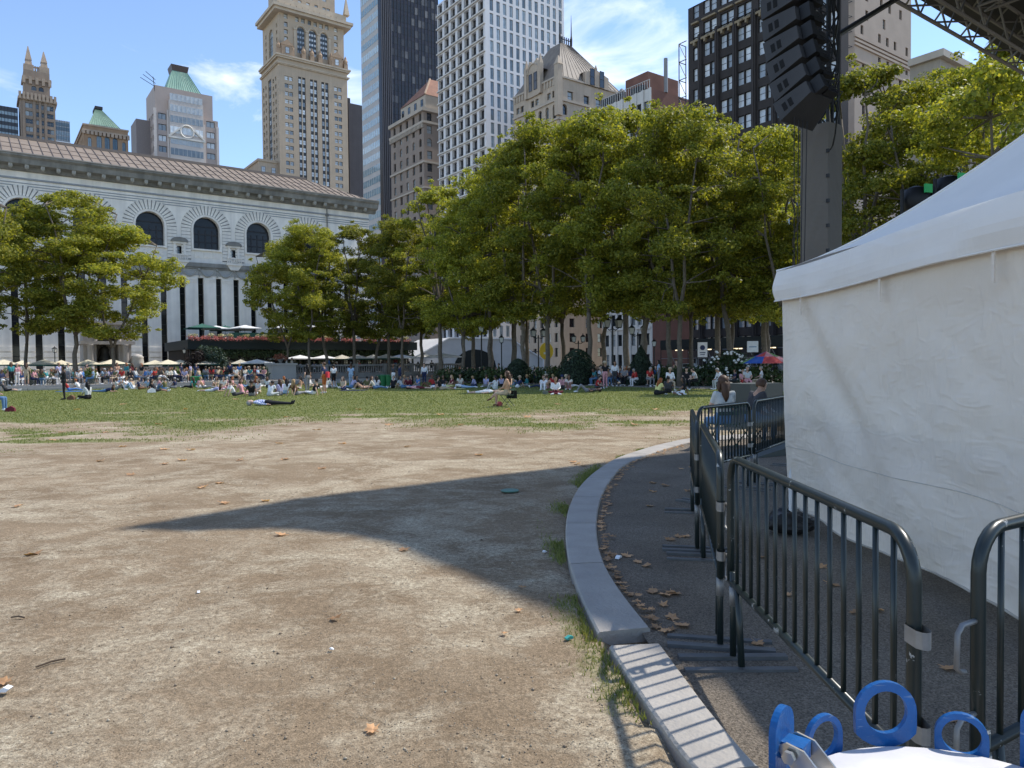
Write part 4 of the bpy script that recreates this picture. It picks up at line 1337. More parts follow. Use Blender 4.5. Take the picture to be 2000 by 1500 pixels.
# asphalt path, held by a kerb of long stone slabs
def path_mat():
    m = mat('dark_gravelly_asphalt', (.165, .138, .107), .92, .25, 1.3, .9, 130, spec=.2, detail=8)
    t = m.node_tree; b = t.nodes['Principled BSDF']; src = b.inputs['Base Color'].links[0].from_socket
    tc = t.nodes.new('ShaderNodeTexCoord')
    n = t.nodes.new('ShaderNodeTexNoise'); n.inputs['Scale'].default_value = 85; n.inputs['Detail'].default_value = 2; n.inputs['Roughness'].default_value = .8
    t.links.new(tc.outputs['Object'], n.inputs['Vector'])
    mr = t.nodes.new('ShaderNodeMapRange'); mr.inputs[1].default_value, mr.inputs[2].default_value, mr.inputs[3].default_value, mr.inputs[4].default_value = .25, .75, .25, 1.9
    t.links.new(n.outputs['Fac'], mr.inputs[0])
    n2 = t.nodes.new('ShaderNodeTexNoise'); n2.inputs['Scale'].default_value = .8; n2.inputs['Detail'].default_value = 5
    t.links.new(tc.outputs['Object'], n2.inputs['Vector'])
    m2 = t.nodes.new('ShaderNodeMapRange'); m2.inputs[1].default_value, m2.inputs[2].default_value, m2.inputs[3].default_value, m2.inputs[4].default_value = .5, .72, 0, .55
    t.links.new(n2.outputs['Fac'], m2.inputs[0])
    mx_ = t.nodes.new('ShaderNodeMixRGB'); mx_.inputs[2].default_value = (.20, .178, .145, 1)
    t.links.new(m2.outputs[0], mx_.inputs[0]); t.links.new(src, mx_.inputs[1])
    vm = t.nodes.new('ShaderNodeVectorMath'); vm.operation = 'SCALE'
    t.links.new(mx_.outputs[0], vm.inputs[0]); t.links.new(mr.outputs[0], vm.inputs['Scale']); t.links.new(vm.outputs[0], b.inputs['Base Color'])
    return m


M_path = path_mat()
bm = bmesh.new()
poly = [Vector((p_.x - .05, p_.y, .004)) for p_ in KI] + [Vector((60, -3, .004)), Vector((60, KI[0].y, .004))]
bm.faces.new([bm.verts.new(p_) for p_ in poly])
bmesh.ops.triangulate(bm, faces=bm.faces[:])
me = bpy.data.meshes.new('path'); bm.to_mesh(me); bm.free(); me.materials.append(M_path)
inst('path', me)['kind'] = 'structure'
M_slab = mat('blue_grey_kerb_stone', (.335, .312, .28), .75, .17, 2.6, .45, 45, objvar=.05, detail=8)
kerb = empty('kerb', (0, 0, 0)); kerb['kind'] = 'structure'


def resample(pts, n):
    d = [0]
    for a_, c_ in zip(pts, pts[1:]): d.append(d[-1] + (c_ - a_).length)
    out = []
    for k in range(n + 1):
        t = d[-1] * k / n
        i = max(0, min(len(d) - 2, int(np.searchsorted(d, t, 'right')) - 1))
        f = (t - d[i]) / (d[i + 1] - d[i])
        out.append(pts[i].lerp(pts[i + 1], f))
    return out


def smooth_pts(P):
    for _ in range(3):
        P = [P[0]] + [(P[i - 1] + P[i] * 2 + P[i + 1]) / 4 for i in range(1, len(P) - 1)] + [P[-1]]
    return P


def kerb_slab(O, I, hgt):
    m_ = MB()
    n = len(O)
    b_ = .012
    rows = []
    for k in range(n):
        o, i = O[k], I[k]
        w = (i - o).normalized()
        rows.append([(o.x, o.y, -.06), (o.x, o.y, hgt - b_), (o.x + w.x * b_, o.y + w.y * b_, hgt), (i.x - w.x * b_, i.y - w.y * b_, hgt), (i.x, i.y, hgt - b_), (i.x, i.y, -.06)])
    vs_ = [q for r in rows for q in r]
    fs_ = [(k * 6 + j, k * 6 + j + 1, (k + 1) * 6 + j + 1, (k + 1) * 6 + j) for k in range(n - 1) for j in range(5)]
    fs_ += [tuple(range(6)), tuple(range((n - 1) * 6 + 5, (n - 1) * 6 - 1, -1))]
    m_.add(vs_, fs_)
    return m_


NG = len(pre_o) + 11                      # the kerb is broken by a gap here
for (O, I) in ((KO[:NG], KI[:NG]), (KO[NG:], KI[NG:])):
    nn = 120
    Or, Ir = smooth_pts(resample(O, nn)), smooth_pts(resample(I, nn))
    mid = [(a_ + c_) / 2 for a_, c_ in zip(Or, Ir)]
    L_ = sum((a_ - c_).length for a_, c_ in zip(mid, mid[1:]))
    acc, st, target = 0.0, 0, 1.25
    for k in range(1, nn + 1):
        acc += (mid[k] - mid[k - 1]).length
        if acc > target or k == nn:
            oo, iq = Or[st:k + 1], Ir[st:k + 1]
            if k != nn:
                g_ = min(.4, .018 / max(.02, (oo[-1] - oo[-2]).length))
                oo = oo[:-1] + [oo[-1].lerp(oo[-2], g_)]; iq = iq[:-1] + [iq[-1].lerp(iq[-2], min(.4, .018 / max(.02, (iq[-1] - iq[-2]).length)))]
            kerb_slab(oo, iq, .034).build('slab', M_slab, kerb)
            st, acc = k, 0.0

# ------------------------------------------------------------------ terraces
AT = 66.5                                  # far edge of the lawn
ZT, ZU = .33, .85
M_terr = mat('terrace_gravel', (.21, .195, .175), .9, .15, .6, .3, 12)
M_step = mat('grey_step_stone', (.27, .265, .25), .85, .15, .5, .2, 6)
def grid_box(name, a0, a1, d0, d1, z0, z1, m, kind='structure'):
    p = MB(); p.box(0, d1 - d0, 0, a1 - a0, z0, z1)
    o = p.build(name, m, None, C(a0, d0), (0, 0, TH))
    if kind: o['kind'] = kind
    return o
grid_box('terrace', AT, 140, -60, 150, -.3, ZT, M_terr)
st_ = empty('terrace_step', C(AT, -60), TH); st_['kind'] = 'structure'
for k in range(32):
    p = MB(); p.box(.01, 2.99, -.35, 0.02, -.05, .17); p.build('slab', M_step, st_, (3 * k, 0, 0))
    p = MB(); p.box(.01, 2.99, -.02, .4, .17, ZT + .02); p.build('slab', M_step, st_, (3 * k + 1.2, 0, 0))
DS = 35.5
grid_box('promenade', 9, AT, DS, 75, -.06, .03, M_terr)
grid_box('street', -20, 140, 78, 94, -.05, .05, mat('street_asphalt', (.06, .06, .06), .9, .15))
grid_box('street_pavement', -20, 140, 75, 78, -.05, .16, M_pave)
d_b0 = onA(528, 700, 78)[0]
grid_box('upper_terrace', 78.2, 103.5, d_b0, 47, 0, ZU, M_terr)
# balustrade with end pedestal
M_bal = mat('stained_balustrade_stone', (.25, .24, .225), .85, .2, .8, .2, 8, streak=.15)
bal = empty('stone_balustrade', C(78, d_b0), TH, 'grey stone balustrade with wide pedestal below the restaurant', 'balustrade')
ztop = onA(600, 713, 78)[1]
BL = onA(905, 700, 78)[0] - d_b0
p = MB(); p.box(0, 2.6, -.5, 1.6, 0, ztop + .02); p.box(-.12, 2.72, -.62, 1.72, ztop + .02, ztop + .22); p.build('pedestal', mat('pale_pedestal_stone', (.40, .385, .35), .85, .12, .8, .2, 8), bal)
p = MB(); p.box(2.73, BL, -.22, .22, ztop - .16, ztop + .04); p.build('top_rail', M_bal, bal)
p = MB(); p.box(2.61, BL, -.25, .25, 0, ztop - .95); p.build('base_wall', M_bal, bal)
lm = MB(); lm.lathe([(.07, 0), (.09, .06), (.05, .12), (.105, .3), (.055, .55), (.08, .72), (.08, .79)], 8); lmesh = lm.mesh('baluster', M_bal, True)
nb_ = int((BL - 3) / .29)
for k in range(min(nb_, 130)): inst('baluster', lmesh, bal, (2.95 + k * (BL - 3.1) / nb_, 0, ztop - .95))
for k in range(1, 7):
    p = MB(); x = 2.7 + (BL - 2.8) * k / 6; p.box(x - .35, x + .05, -.3, .3, ztop - .95, ztop + .1); p.build('pier', M_bal, bal)

# ------------------------------------------------------------------ memorial arch, urn
M_mem = mat('pinkish_memorial_stone', (.40, .365, .335), .8, .14, .6, .2, 6, streak=.15)
am_ = 92.0
dl, zz = onA(163, 700, am_); dr, _ = onA(257, 700, am_); zt = onA(210, 634, am_)[1]
Wm = dr - dl
mem = empty('memorial_arch', C(am_, dl), TH, 'stone memorial niche with columns and round arch before the library', 'memorial')
zb_ = ZT
zsp_ = onA(210, 672, am_)[1]
op_m = [(Wm * .27, Wm * .73, zb_ + .8, zsp_ + Wm * .23, 1)]
mb = MB(); facade(mb, Wm, zb_, zt, op_m, 2.4, 'W'); box_rest(mb, Wm, 3.2, zb_, zt); mb.quad((0, 0, zb_), (0, 3.2, zb_), (0, 3.2, zt), (0, 0, zt))
mb.quad((Wm * .25, 2.4, zb_), (Wm * .75, 2.4, zb_), (Wm * .75, 2.4, zt), (Wm * .25, 2.4, zt))
mb.build('wall', M_mem, mem)
p = MB(); p.box(-.3, Wm + .3, -.8, 3.3, zsp_ - .05, zsp_ + .3); p.box(-.25, Wm + .25, -.25, 3.3, zt, zt + .35); p.build('entablature', M_mem, mem)
for f in (.14, .86):
    p = MB(); p.lathe([(.42, 0), (.42, .15), (.34, .25), (.35, .4), (.31, zsp_ - zb_ - 1.1), (.40, zsp_ - zb_ - .95), (.42, zsp_ - zb_ - .85)], 14, (Wm * f, -.45, zb_ + .8)); p.build('column', M_mem, mem, smooth=True)
    p = MB(); p.box(Wm * f - .55, Wm * f + .55, -1.0, .1, 0, zb_ + .8); p.build('pedestal', M_mem, mem)
p = MB(); rr = Wm * .25
p.tube([(Wm / 2 - rr * math.cos(math.pi * t / 14), -.04, zsp_ + .3 + rr * math.sin(math.pi * t / 14)) for t in range(15)], .2, 6); p.build('arch_moulding', M_mem, mem)
p = MB()
for k in range(9): p.box(Wm * (.73 + .028 * k), Wm * (.743 + .028 * k), -.08, .02, zsp_ + .5, zt - .1)
p.build('fluted_panel', M_mem, mem)
p = MB(); p.box(Wm * .47 - .55, Wm * .47 + .55, 1.0, 2.0, zb_ + .8, zb_ + 2.0); p.build('plinth', M_mem, mem)
p = MB(); p.lathe([(.62, 0), (.66, .4), (.5, .8), (.42, 1.1), (.52, 1.35), (.34, 1.65), (.16, 1.75), (.22, 1.95), (.16, 2.2), (.03, 2.28)], 12, (Wm * .47, 1.5, zb_ + 2.0)); p.build('seated_figure', mat('dark_bronze_statue', (.035, .033, .03), .5), mem, smooth=True)
for f, nm in ((268, 'carved stone urn on pedestal beside the memorial arch'),):
    dd = onA(267, 700, am_)[0]
    ur = empty('stone_urn', C(am_ - .5, dd), TH, nm, 'urn')
    p = MB(); p.box(-.7, .7, -.7, .7, 0, 1.3); p.build('pedestal', M_mem, ur)
    p = MB(); p.lathe([(.35, 1.3), (.3, 1.4), (.55, 1.7), (.66, 2.3), (.6, 2.75), (.66, 2.85), (.4, 3.1), (.08, 3.2)], 14); p.build('vase', mat('pale_urn_stone', (.46, .43, .39), .8, .12, 2), ur, smooth=True)
grid_box('terrace_wall', 93.5, 94.2, onA(258, 700, 93.5)[0], onA(360, 700, 93.5)[0], 0, onA(300, 716, 93.5)[1], M_mem, None)
o = bpy.data.objects['terrace_wall']; tag(o, 'low pale stone wall right of the memorial urn', 'wall')
# ------------------------------------------------------------------ restaurant pavilion
AG = 90.0
gd = lambda u: onA(u, 690, AG)[0]
gz = lambda v: onA(560, v, AG)[1]
g0, g1 = gd(372), gd(806)
GW = g1 - g0
gr = empty('restaurant_pavilion', C(AG, g0), TH, 'dark trellised restaurant pavilion hung with ivy and roof flowers', 'restaurant')
M_trel = mat('dark_green_black_trellis', (.018, .022, .020), .6, .2, 1)
zr = gz(666)
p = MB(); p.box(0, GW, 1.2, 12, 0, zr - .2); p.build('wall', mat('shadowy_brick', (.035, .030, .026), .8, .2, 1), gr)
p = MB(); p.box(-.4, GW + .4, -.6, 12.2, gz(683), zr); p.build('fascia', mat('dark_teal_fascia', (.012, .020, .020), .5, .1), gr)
for k in range(18):
    p = MB(); x = GW * k / 17; p.box(x - .1, x + .1, -.05, .15, 0, gz(683)); p.build('post', M_trel, gr)
for j in range(5):
    p = MB(); z = ZU + .5 + j * .55; p.box(0, GW, .0, .06, z, z + .06); p.build('rail', M_trel, gr)
for k in range(17):
    x = GW * (k + .5) / 17
    p = MB(); win_mb(p, GW / 17 - .5, 2.2, 'grid'); p.build('window', [G_dark, F_dark], gr, (x, 1.15, ZU + .3))
LEAF_IVY = leaf_mat('ivy_leaf', (.028, .050, .022), (.075, .11, .05), .15)
rng = np.random.RandomState(11)


def leaves(P, Nn, size, rng, asp=.8):
    """quads at points P with normals Nn, each about size metres long: returns vertices and faces"""
    n = len(P)
    a = rng.normal(size=(n, 3)); Nn = Nn / (np.linalg.norm(Nn, axis=1, keepdims=True) + 1e-9)
    x = np.cross(a, Nn); x /= np.linalg.norm(x, axis=1, keepdims=True) + 1e-9
    y = np.cross(Nn, x)
    s_ = (size * rng.uniform(.6, 1.3, n))[:, None]
    k = asp
    V_ = np.stack([P - x * s_ * .5, P + y * s_ * .5 * k - x * s_ * .05, P + x * s_ * .55, P - y * s_ * .5 * k - x * s_ * .05], 1).reshape(-1, 3)
    F_ = np.arange(n * 4).reshape(n, 4)
    return V_, F_


def blob_leaves(cs, rs, n, size, rng, up=.35):
    """leaf positions spread through lumpy ellipsoids, denser near their shells"""
    cs, rs = np.asarray(cs, float), np.asarray(rs, float)
    wgt = (rs[:, 0] * rs[:, 1] * rs[:, 2]) ** .66; wgt /= wgt.sum()
    idx = rng.choice(len(cs), n, p=wgt)
    d = rng.normal(size=(n, 3)); d /= np.linalg.norm(d, axis=1, keepdims=True)
    r = rng.uniform(0, 1, n) ** .42
    P = cs[idx] + d * r[:, None] * rs[idx]
    Nn = d + rng.normal(size=(n, 3)) * .75 + np.array([0, 0, up])
    return leaves(P, Nn, size, rng)


def leaf_part(name, m, parent, V_, F_, kind='stuff'):
    o = soup(name, V_, F_, m, parent)
    if kind: o['kind'] = kind
    return o


n = 4200
P = np.stack([rng.uniform(.1 * GW, GW, n), rng.uniform(-.55, -.1, n), gz(690) + rng.normal(0, .30, n) + .1 * np.sin(rng.uniform(0, 40, n))], 1)
leaf_part('ivy', LEAF_IVY, gr, *leaves(P, rng.normal(size=(n, 3)) + [0, -1, .6], .22, rng))
n = 2500
P = np.stack([rng.uniform(0, GW, n), rng.uniform(-.4, .2, n), rng.uniform(ZU + .2, gz(690), n)], 1)
P = P[(vnoise(P[:, 0] * .6, P[:, 2] * .4) > .55)]
leaf_part('creeper', LEAF_IVY, gr, *leaves(P, rng.normal(size=(len(P), 3)) + [0, -1, .6], .24, rng))
FL_R = leaf_mat('pink_red_petals', (.42, .10, .11), (.60, .26, .25), .2)
FL_C = leaf_mat('cream_green_petals', (.38, .38, .20), (.62, .58, .40), .2)
x = .4
kk = 0
while x < GW - .3:
    fb = empty('flower_box', C(AG - .45, g0 + x, zr), TH, None, None)
    fb.parent = gr; fb.location = (x, -.45, zr); fb.rotation_euler = (0, 0, 0)
    p = MB(); p.box(-.72, .72, -.25, .25, -.25, .06); p.build('trough', M_trel, fb)
    sh = max(.25, min(1, 1.25 - x / GW * .9))
    n = int(300 * sh) + 60
    cs = [(rng.uniform(-.7, .7), rng.uniform(-.25, .0), rng.uniform(.05, .32)) for _ in range(7)]
    leaf_part('red_blossom', FL_R, fb, *blob_leaves(cs, [(.34, .32, .28)] * 7, n, .13, rng))
    cs = [(rng.uniform(-.6, .6), .05, rng.uniform(.5, .62)) for _ in range(2)]
    leaf_part('cream_foliage', FL_C, fb, *blob_leaves(cs, [(.4, .25, .2)] * 2, 110, .14, rng))
    cs = [(rng.uniform(-.7, .7), 0, rng.uniform(.0, .2)) for _ in range(4)]
    leaf_part('green_foliage', LEAF_IVY, fb, *blob_leaves(cs, [(.35, .3, .25)] * 4, 90, .14, rng))
    x += 1.5
# dark climbing shrubs at its left corner
def shrub(name, label, cat, pos, blobs, n, size, m, group=None, stem=True, seed=0):
    o = empty(name, pos, 0, label, cat, group)
    rg = np.random.RandomState(seed)
    leaf_part('foliage', m, o, *blob_leaves([b_[:3] for b_ in blobs], [b_[3:] for b_ in blobs], n, size, rg))
    if stem:
        p = MB()
        for k in range(4):
            a_ = k * 1.7
            p.tube([(0, 0, 0), (.2 * math.cos(a_), .2 * math.sin(a_), .5), (.45 * math.cos(a_), .45 * math.sin(a_), max(b_[2] for b_ in blobs))], [.05, .04, .02], 5)
        p.build('stem', M_bark, o)
    return o


M_bark = mat('mottled_plane_bark', (.15, .125, .095), .9, .35, 4.0, .5, 14, objvar=.15)
LEAF_SH = leaf_mat('dark_shrub_leaf', (.022, .042, .018), (.06, .09, .035), .2)
LEAF_YG = leaf_mat('bright_shrub_leaf', (.07, .12, .025), (.14, .19, .05), .3)
LEAF_PU = leaf_mat('purple_shrub_leaf', (.03, .022, .025), (.07, .05, .045), .2)
pp = C(AG - 1.5, gd(372)); shrub('climbing_shrub', 'dark purple-leaved shrub at the restaurant corner', 'shrub', (pp.x, pp.y, ZT), [(0, 0, 1.6, 1.2, 1, 1.5), (.6, 0, 2.6, .9, .8, .8)], 1400, .2, LEAF_PU, seed=3)
pp = C(AG - 1.8, gd(405)); shrub('climbing_shrub', 'big blue-green shrub climbing the restaurant corner', 'shrub', (pp.x, pp.y, ZT), [(0, 0, 2.6, 1.7, 1, 1.2), (.9, 0, 1.6, 1.2, .9, 1.2), (-.9, 0, 3.2, .8, .8, .7)], 2200, .22, leaf_mat('blue_green_leaf', (.03, .055, .04), (.07, .105, .08), .2), seed=4)

# ------------------------------------------------------------------ umbrellas
def make_umbrella(canopy, under, half, hz=2.05, hap=.62):
    root = empty('patio_umbrella', (0, 0, 0))
    p = MB()
    n = 8
    rim = [(half * sx, half * sy) for sx, sy in ((1, 0), (1, 1), (0, 1), (-1, 1), (-1, 0), (-1, -1), (0, -1), (1, -1))]
    ring = []
    for t, zf in ((.0, 1.0), (.34, .60), (.67, .27), (1.0, .0)):
        for i, (x, y) in enumerate(rim):
            sag = .035 * (i % 2 == 0) * t
            ring.append((x * t * (1 - sag), y * t * (1 - sag), hz + hap * zf - sag * .4))
    fs = [(j * n + k, j * n + (k + 1) % n, (j + 1) * n + (k + 1) % n, (j + 1) * n + k) for j in range(3) for k in range(n)]
    p.add(ring, fs)
    p.build('canopy', canopy, root)
    p = MB()
    e = [ring[3 * n + k] for k in range(n)]
    for k in range(n):
        a_, c_ = e[k], e[(k + 1) % n]
        p.quad((a_[0] * .995, a_[1] * .995, a_[2] - .003), (c_[0] * .995, c_[1] * .995, c_[2] - .003), (c_[0] * .995, c_[1] * .995, c_[2] - .13), (a_[0] * .995, a_[1] * .995, a_[2] - .13))
    p.build('valance', under, root)
    p = MB(); p.tube([(0, 0, 0), (0, 0, hz + hap - .02)], .026, 8); p.lathe([(.03, 0), (.05, .04), (.01, .1)], 8, (0, 0, hz + hap - .02)); p.build('pole', mat('umbrella_pole_metal', (.2, .2, .19), .5), root)
    p = MB()
    for k in range(n): p.bar((e[k][0] * .97, e[k][1] * .97, e[k][2] + .0), (0, 0, hz + hap - .07), .02)
    p.build('ribs', mat('umbrella_rib', (.15, .13, .10), .6), root)
    p = MB(); p.lathe([(.3, 0), (.3, .06), (.08, .12), (.05, .3)], 12); p.build('base', M_trel, root)
    return root


M_cream = mat('cream_canvas', (.62, .56, .42), .85, .06, 2, objvar=.05)
M_green = mat('green_canvas', (.03, .11, .085), .8, .08, 2)
M_white = mat('white_canvas', (.74, .74, .73), .8, .04, 2, objvar=.03)
M_beige = mat('beige_grey_canvas', (.47, .44, .36), .85, .06, 2, objvar=.06)
UM = {}
UM['cream'] = make_umbrella(M_cream, M_green, 1.42)
UM['white'] = make_umbrella(M_white, M_white, 1.55, 2.15, .5)
UM['beige'] = make_umbrella(M_beige, M_green, 1.35)
UM['green'] = make_umbrella(M_green, M_green, 1.9, 2.2, .7)
used = set()


def umbrella(kind, u, vrim, Y, zf, label, group):
    """a parasol whose rim shows at row vrim at depth Y, standing on ground zf"""
    pos = PY(u, vrim, Y)
    hz = 2.05 if kind in ('cream', 'beige') else 2.15
    if kind not in used: o = UM[kind]; used.add(kind)
    else: o = copy_tree(UM[kind])
    o.location = (pos.x, pos.y, zf)
    s_ = (pos.z - zf) / hz
    s_ = max(.82, min(1.25, s_))
    o.scale = (1.0, 1.0, s_)
    o.rotation_euler = (0, 0, TH + random.Random(int(u)).uniform(-.25, .25))
    tag(o, label, 'umbrella', group)
    return o


left_um = [('cream', 8, 712), ('cream', 44, 713), ('cream', 86, 712), ('cream', 120, 713), ('cream', 172, 712), ('cream', 202, 712), ('cream', 219, 711), ('cream', 303, 714), ('cream', 328, 713), ('cream', 352, 714)]
desc = ['cream square umbrella at the left picture edge', 'cream umbrella second from the left edge', 'broad cream umbrella behind the standing photographer, on his left', 'cream umbrella directly above the standing photographer', 'cream umbrella right of the photographer, before the memorial', 'cream umbrella half hidden behind its neighbour before the memorial', 'cream umbrella against the memorial arch niche', 'leftmost of three cream umbrellas right of the urn', 'middle cream umbrella of three right of the urn', 'rightmost of three cream umbrellas right of the urn']
for (k_, u, v), ds, dep in zip(left_um, desc, (76, 80, 72, 75, 74, 82, 76, 82, 80, 84)):
    umbrella(k_, u, v, dep, ZT, ds, 'cream umbrellas on the left terrace')
mid_um = [('beige', 404, 714, 84, 'beige umbrella before the blue-green corner shrub'), ('beige', 449, 715, 88, 'beige umbrella right of the corner shrub, lower of two'), ('beige', 470, 712, 86, 'beige umbrella left of the widest white one'), ('white', 502, 711, 84, 'wide white umbrella left of the stone pedestal'), ('white', 545, 712, 92, 'white umbrella above the stone pedestal flowers'), ('white', 586, 711, 90, 'white umbrella above the dark-haired standing woman'), ('white', 632, 711, 92, 'white umbrella behind the standing man'),
          ('beige', 668, 708, 92, 'tan umbrella right of the standing man'), ('beige', 699, 710, 91, 'tan umbrella second right of the standing man'), ('beige', 729, 708, 93, 'tan umbrella third right of the standing man'), ('beige', 754, 709, 90, 'tan umbrella last of the tan four'), ('white', 784, 711, 92, 'white umbrella right of the four tan ones'), ('white', 830, 711, 88, 'wide white umbrella above the balustrade, second from its end'), ('white', 866, 711, 86, 'last white umbrella toward the hedge')]
for k_, u, v, dep, ds in mid_um:
    umbrella(k_, u, v, dep, ZU if u > 520 else ZT, ds, 'umbrellas around the restaurant')
zro = zr
for k_, u, v, dep, ds in [('green', 395, 644, 93, 'dark green roof umbrella at the restaurant corner'), ('green', 440, 645, 98, 'dark green roof umbrella behind a white one'), ('white', 422, 643, 94, 'white roof umbrella between green ones on the restaurant'), ('white', 478, 641, 95, 'white roof umbrella above the roof flowers, second from left'), ('white', 470, 645, 97, 'small white roof umbrella over the green screen'), ('white', 553, 641, 95, 'white roof umbrella half behind the plane tree'), ('white', 610, 645, 96, 'white roof umbrella left of the leaning trunk'), ('white', 660, 646, 96, 'white roof umbrella just left of the roof tent')]:
    umbrella(k_, u, v, dep, zro, ds, 'roof terrace umbrellas')
p = MB()
p.box(0, 14, 0, .05, 0, 1.0); o = p.build('roof_screen', M_green, None, C(AG + 1.2, gd(455), zro), (0, 0, TH)); tag(o, 'dark green canvas screen on the restaurant roof', 'screen')
# frame tent on the roof
tt_ = empty('roof_tent', C(AG + 1, gd(722), zro), TH, 'white frame tent with peaked roof on the restaurant terrace', 'tent')
tw = gd(798) - gd(722)
ze, zp_ = gz(652) - zro, gz(630) - zro
p = MB()
p.add([(0, 0, ze), (tw, 0, ze), (tw, 6, ze), (0, 6, ze), (tw * .5, 3, zp_), (tw * .5, 3, zp_)], [(0, 1, 4), (1, 2, 4), (2, 3, 4), (3, 0, 4)])
p.build('roof', M_white, tt_)
p = MB()
for a_, c_ in (((0, 0), (tw, 0)), ((tw, 0), (tw, 6)), ((0, 0), (0, 6))):
    p.quad((*a_, ze), (*c_, ze), (*c_, ze - .35), (*a_, ze - .35))
p.build('valance', M_white, tt_)
for x, y in ((0.05, .05), (tw / 2, .05), (tw - .05, .05), (tw - .05, 5.9), (.05, 5.9)):
    p = MB(); p.tube([(x, y, 0), (x, y, ze)], .05, 8); p.build('post', M_white, tt_)

# big pale marquee beyond the trees
mq = PY(800, 700, 112)
mt = empty('pale_marquee', (mq.x, mq.y, ZT), TH, 'large pale translucent marquee behind the tree trunks', 'marquee')
p = MB(); p.prism([(0, 0), (26, 0), (26, 2.2), (19, 5.6), (7, 5.6), (0, 2.2)], 0, 10); p.build('canvas', mat('pale_grey_canvas', (.50, .50, .49), .8, .1, .5), mt)
p = MB()
for x0, z0, x1, z1 in ((26, 2.2, 19, 5.6), (7, 5.6, 0, 2.2), (26, 0, 26, 2.2), (7, 5.6, 19, 5.6)): p.bar((x0, -.1, z0), (x1, -.1, z1), .2)
p.build('frame', M_white, mt)
p = MB(); p.prism([(8, 0)] + [(12 - 4 * math.cos(math.pi * k / 10), 2.8 * math.sin(math.pi * k / 10) + 1) for k in range(11)] + [(16, 0)], -.12, .05); p.build('doorway', mat('dark_doorway', (.015, .018, .015), .8), mt)

# ------------------------------------------------------------------ plane trees
LEAF = leaf_mat('plane_tree_leaf', (.11, .15, .022), (.40, .38, .065), .5, .24)


def tree_proto(seed, h, cr, fork, nleaf, spread=1.0, lean=0.0, size=.21):
    rg = random.Random(seed); rn_ = np.random.RandomState(seed)
    root = empty('plane_tree', (0, 0, 0))
    tk = MB()
    r0 = .0125 * h * rg.uniform(.75, .95)
    zf = h * fork
    base = [Vector((0, 0, -.2))]
    lx, ly = lean * rg.uniform(.5, 1), lean * rg.uniform(-.5, .5)
    for k in range(1, 6):
        f = k / 5
        base.append(Vector((lx * f * zf * .25 + rg.uniform(-.1, .1), ly * f * zf * .25 + rg.uniform(-.1, .1), zf * f)))
    tk.tube(base, [r0 * 1.45, r0 * 1.05, r0 * .95, r0 * .9, r0 * .86, r0 * .84], 9)
    top = base[-1]
    nodes = []
    nl = rg.choice((2, 3, 3, 4))
    cz, rz_ = h * .635, h * .36
    limbs = []
    for i in range(nl):
        a = 2 * math.pi * i / nl + rg.uniform(-.5, .5)
        q = [top.copy()]
        rr = cr * rg.uniform(.30, .62) * spread
        for k in range(1, 7):
            f = k / 6
            q.append(Vector((top.x + rr * math.cos(a) * (f ** .85) + rg.uniform(-.22, .22), top.y + rr * math.sin(a) * (f ** .85) + rg.uniform(-.22, .22), zf + (h * .90 - zf) * f)))
        tk.tube(q, [r0 * .62 * (1 - .8 * k / 6) + .02 for k in range(7)], 7)
        limbs.append(q); nodes += q[1:]
    cs, rs = [], []
    ncl = int(30 + cr * 6)
    for i in range(ncl):
        t = rg.uniform(-1, 1)
        rmax = cr * max(.12, (1 - abs(t) ** (2.1 if t > 0 else 3.2))) ** .5
        r = rmax * math.sqrt(rg.uniform(.12, 1)) * .93
        a = rg.uniform(0, 2 * math.pi)
        c_ = Vector((top.x * .6 + r * math.cos(a), top.y * .6 + r * math.sin(a), cz + t * rz_))
        rad = cr * rg.uniform(.13, .32)
        cs.append(tuple(c_)); rs.append((rad, rad * rg.uniform(.75, 1.1), rad * rg.uniform(.38, .62)))
        nd = min(nodes, key=lambda q: (q - c_).length + max(0, q.z - c_.z) * 1.2)
        mid = nd.lerp(c_, .5) + Vector((rg.uniform(-.3, .3), rg.uniform(-.3, .3), rg.uniform(-.1, .45)))
        tk.tube([nd, mid, c_], [.07, .045, .018], 5, caps=False)
        # a few outlying sprays off every bough
        for _ in range(2):
            q = rg.uniform(.28, .6)
            d = Vector((rg.gauss(0, 1), rg.gauss(0, 1), rg.gauss(0, .5))).normalized() * rad * rg.uniform(.9, 1.35)
            cs.append((c_.x + d.x, c_.y + d.y, c_.z + d.z)); rs.append((q, q, q * .6))
    tk.build('trunk', M_bark, root, smooth=True)
    leaf_part('crown', LEAF, root, *blob_leaves(cs, rs, nleaf, size, rn_, .55), kind=None)
    return root


PROTO = [tree_proto(1, 22, 5.4, .27, 31000), tree_proto(2, 22, 5.0, .34, 30000), tree_proto(3, 22, 5.7, .25, 33000, 1.1), tree_proto(4, 18, 5.7, .22, 38000, 1.15), tree_proto(5, 20, 5.1, .34, 30000, .9, 1.2)]
PH = [22, 22, 22, 18, 20]
tree_used = set()
nt = [0]


def tree(u, Y, h, kind, label, group, rot=None, wide=1.0, z=0.0, vb=720):
    pos = PY(u, vb, Y)
    if kind in tree_used: o = copy_tree(PROTO[kind])
    else: o = PROTO[kind]; tree_used.add(kind)
    o.location = (pos.x, pos.y, z)
    s_ = h / PH[kind]
    o.scale = (s_ * wide, s_ * wide, s_)
    o.rotation_euler = (0, 0, nt[0] * 2.399 if rot is None else rot)
    nt[0] += 1
    tag(o, label, 'tree', group)
    return o


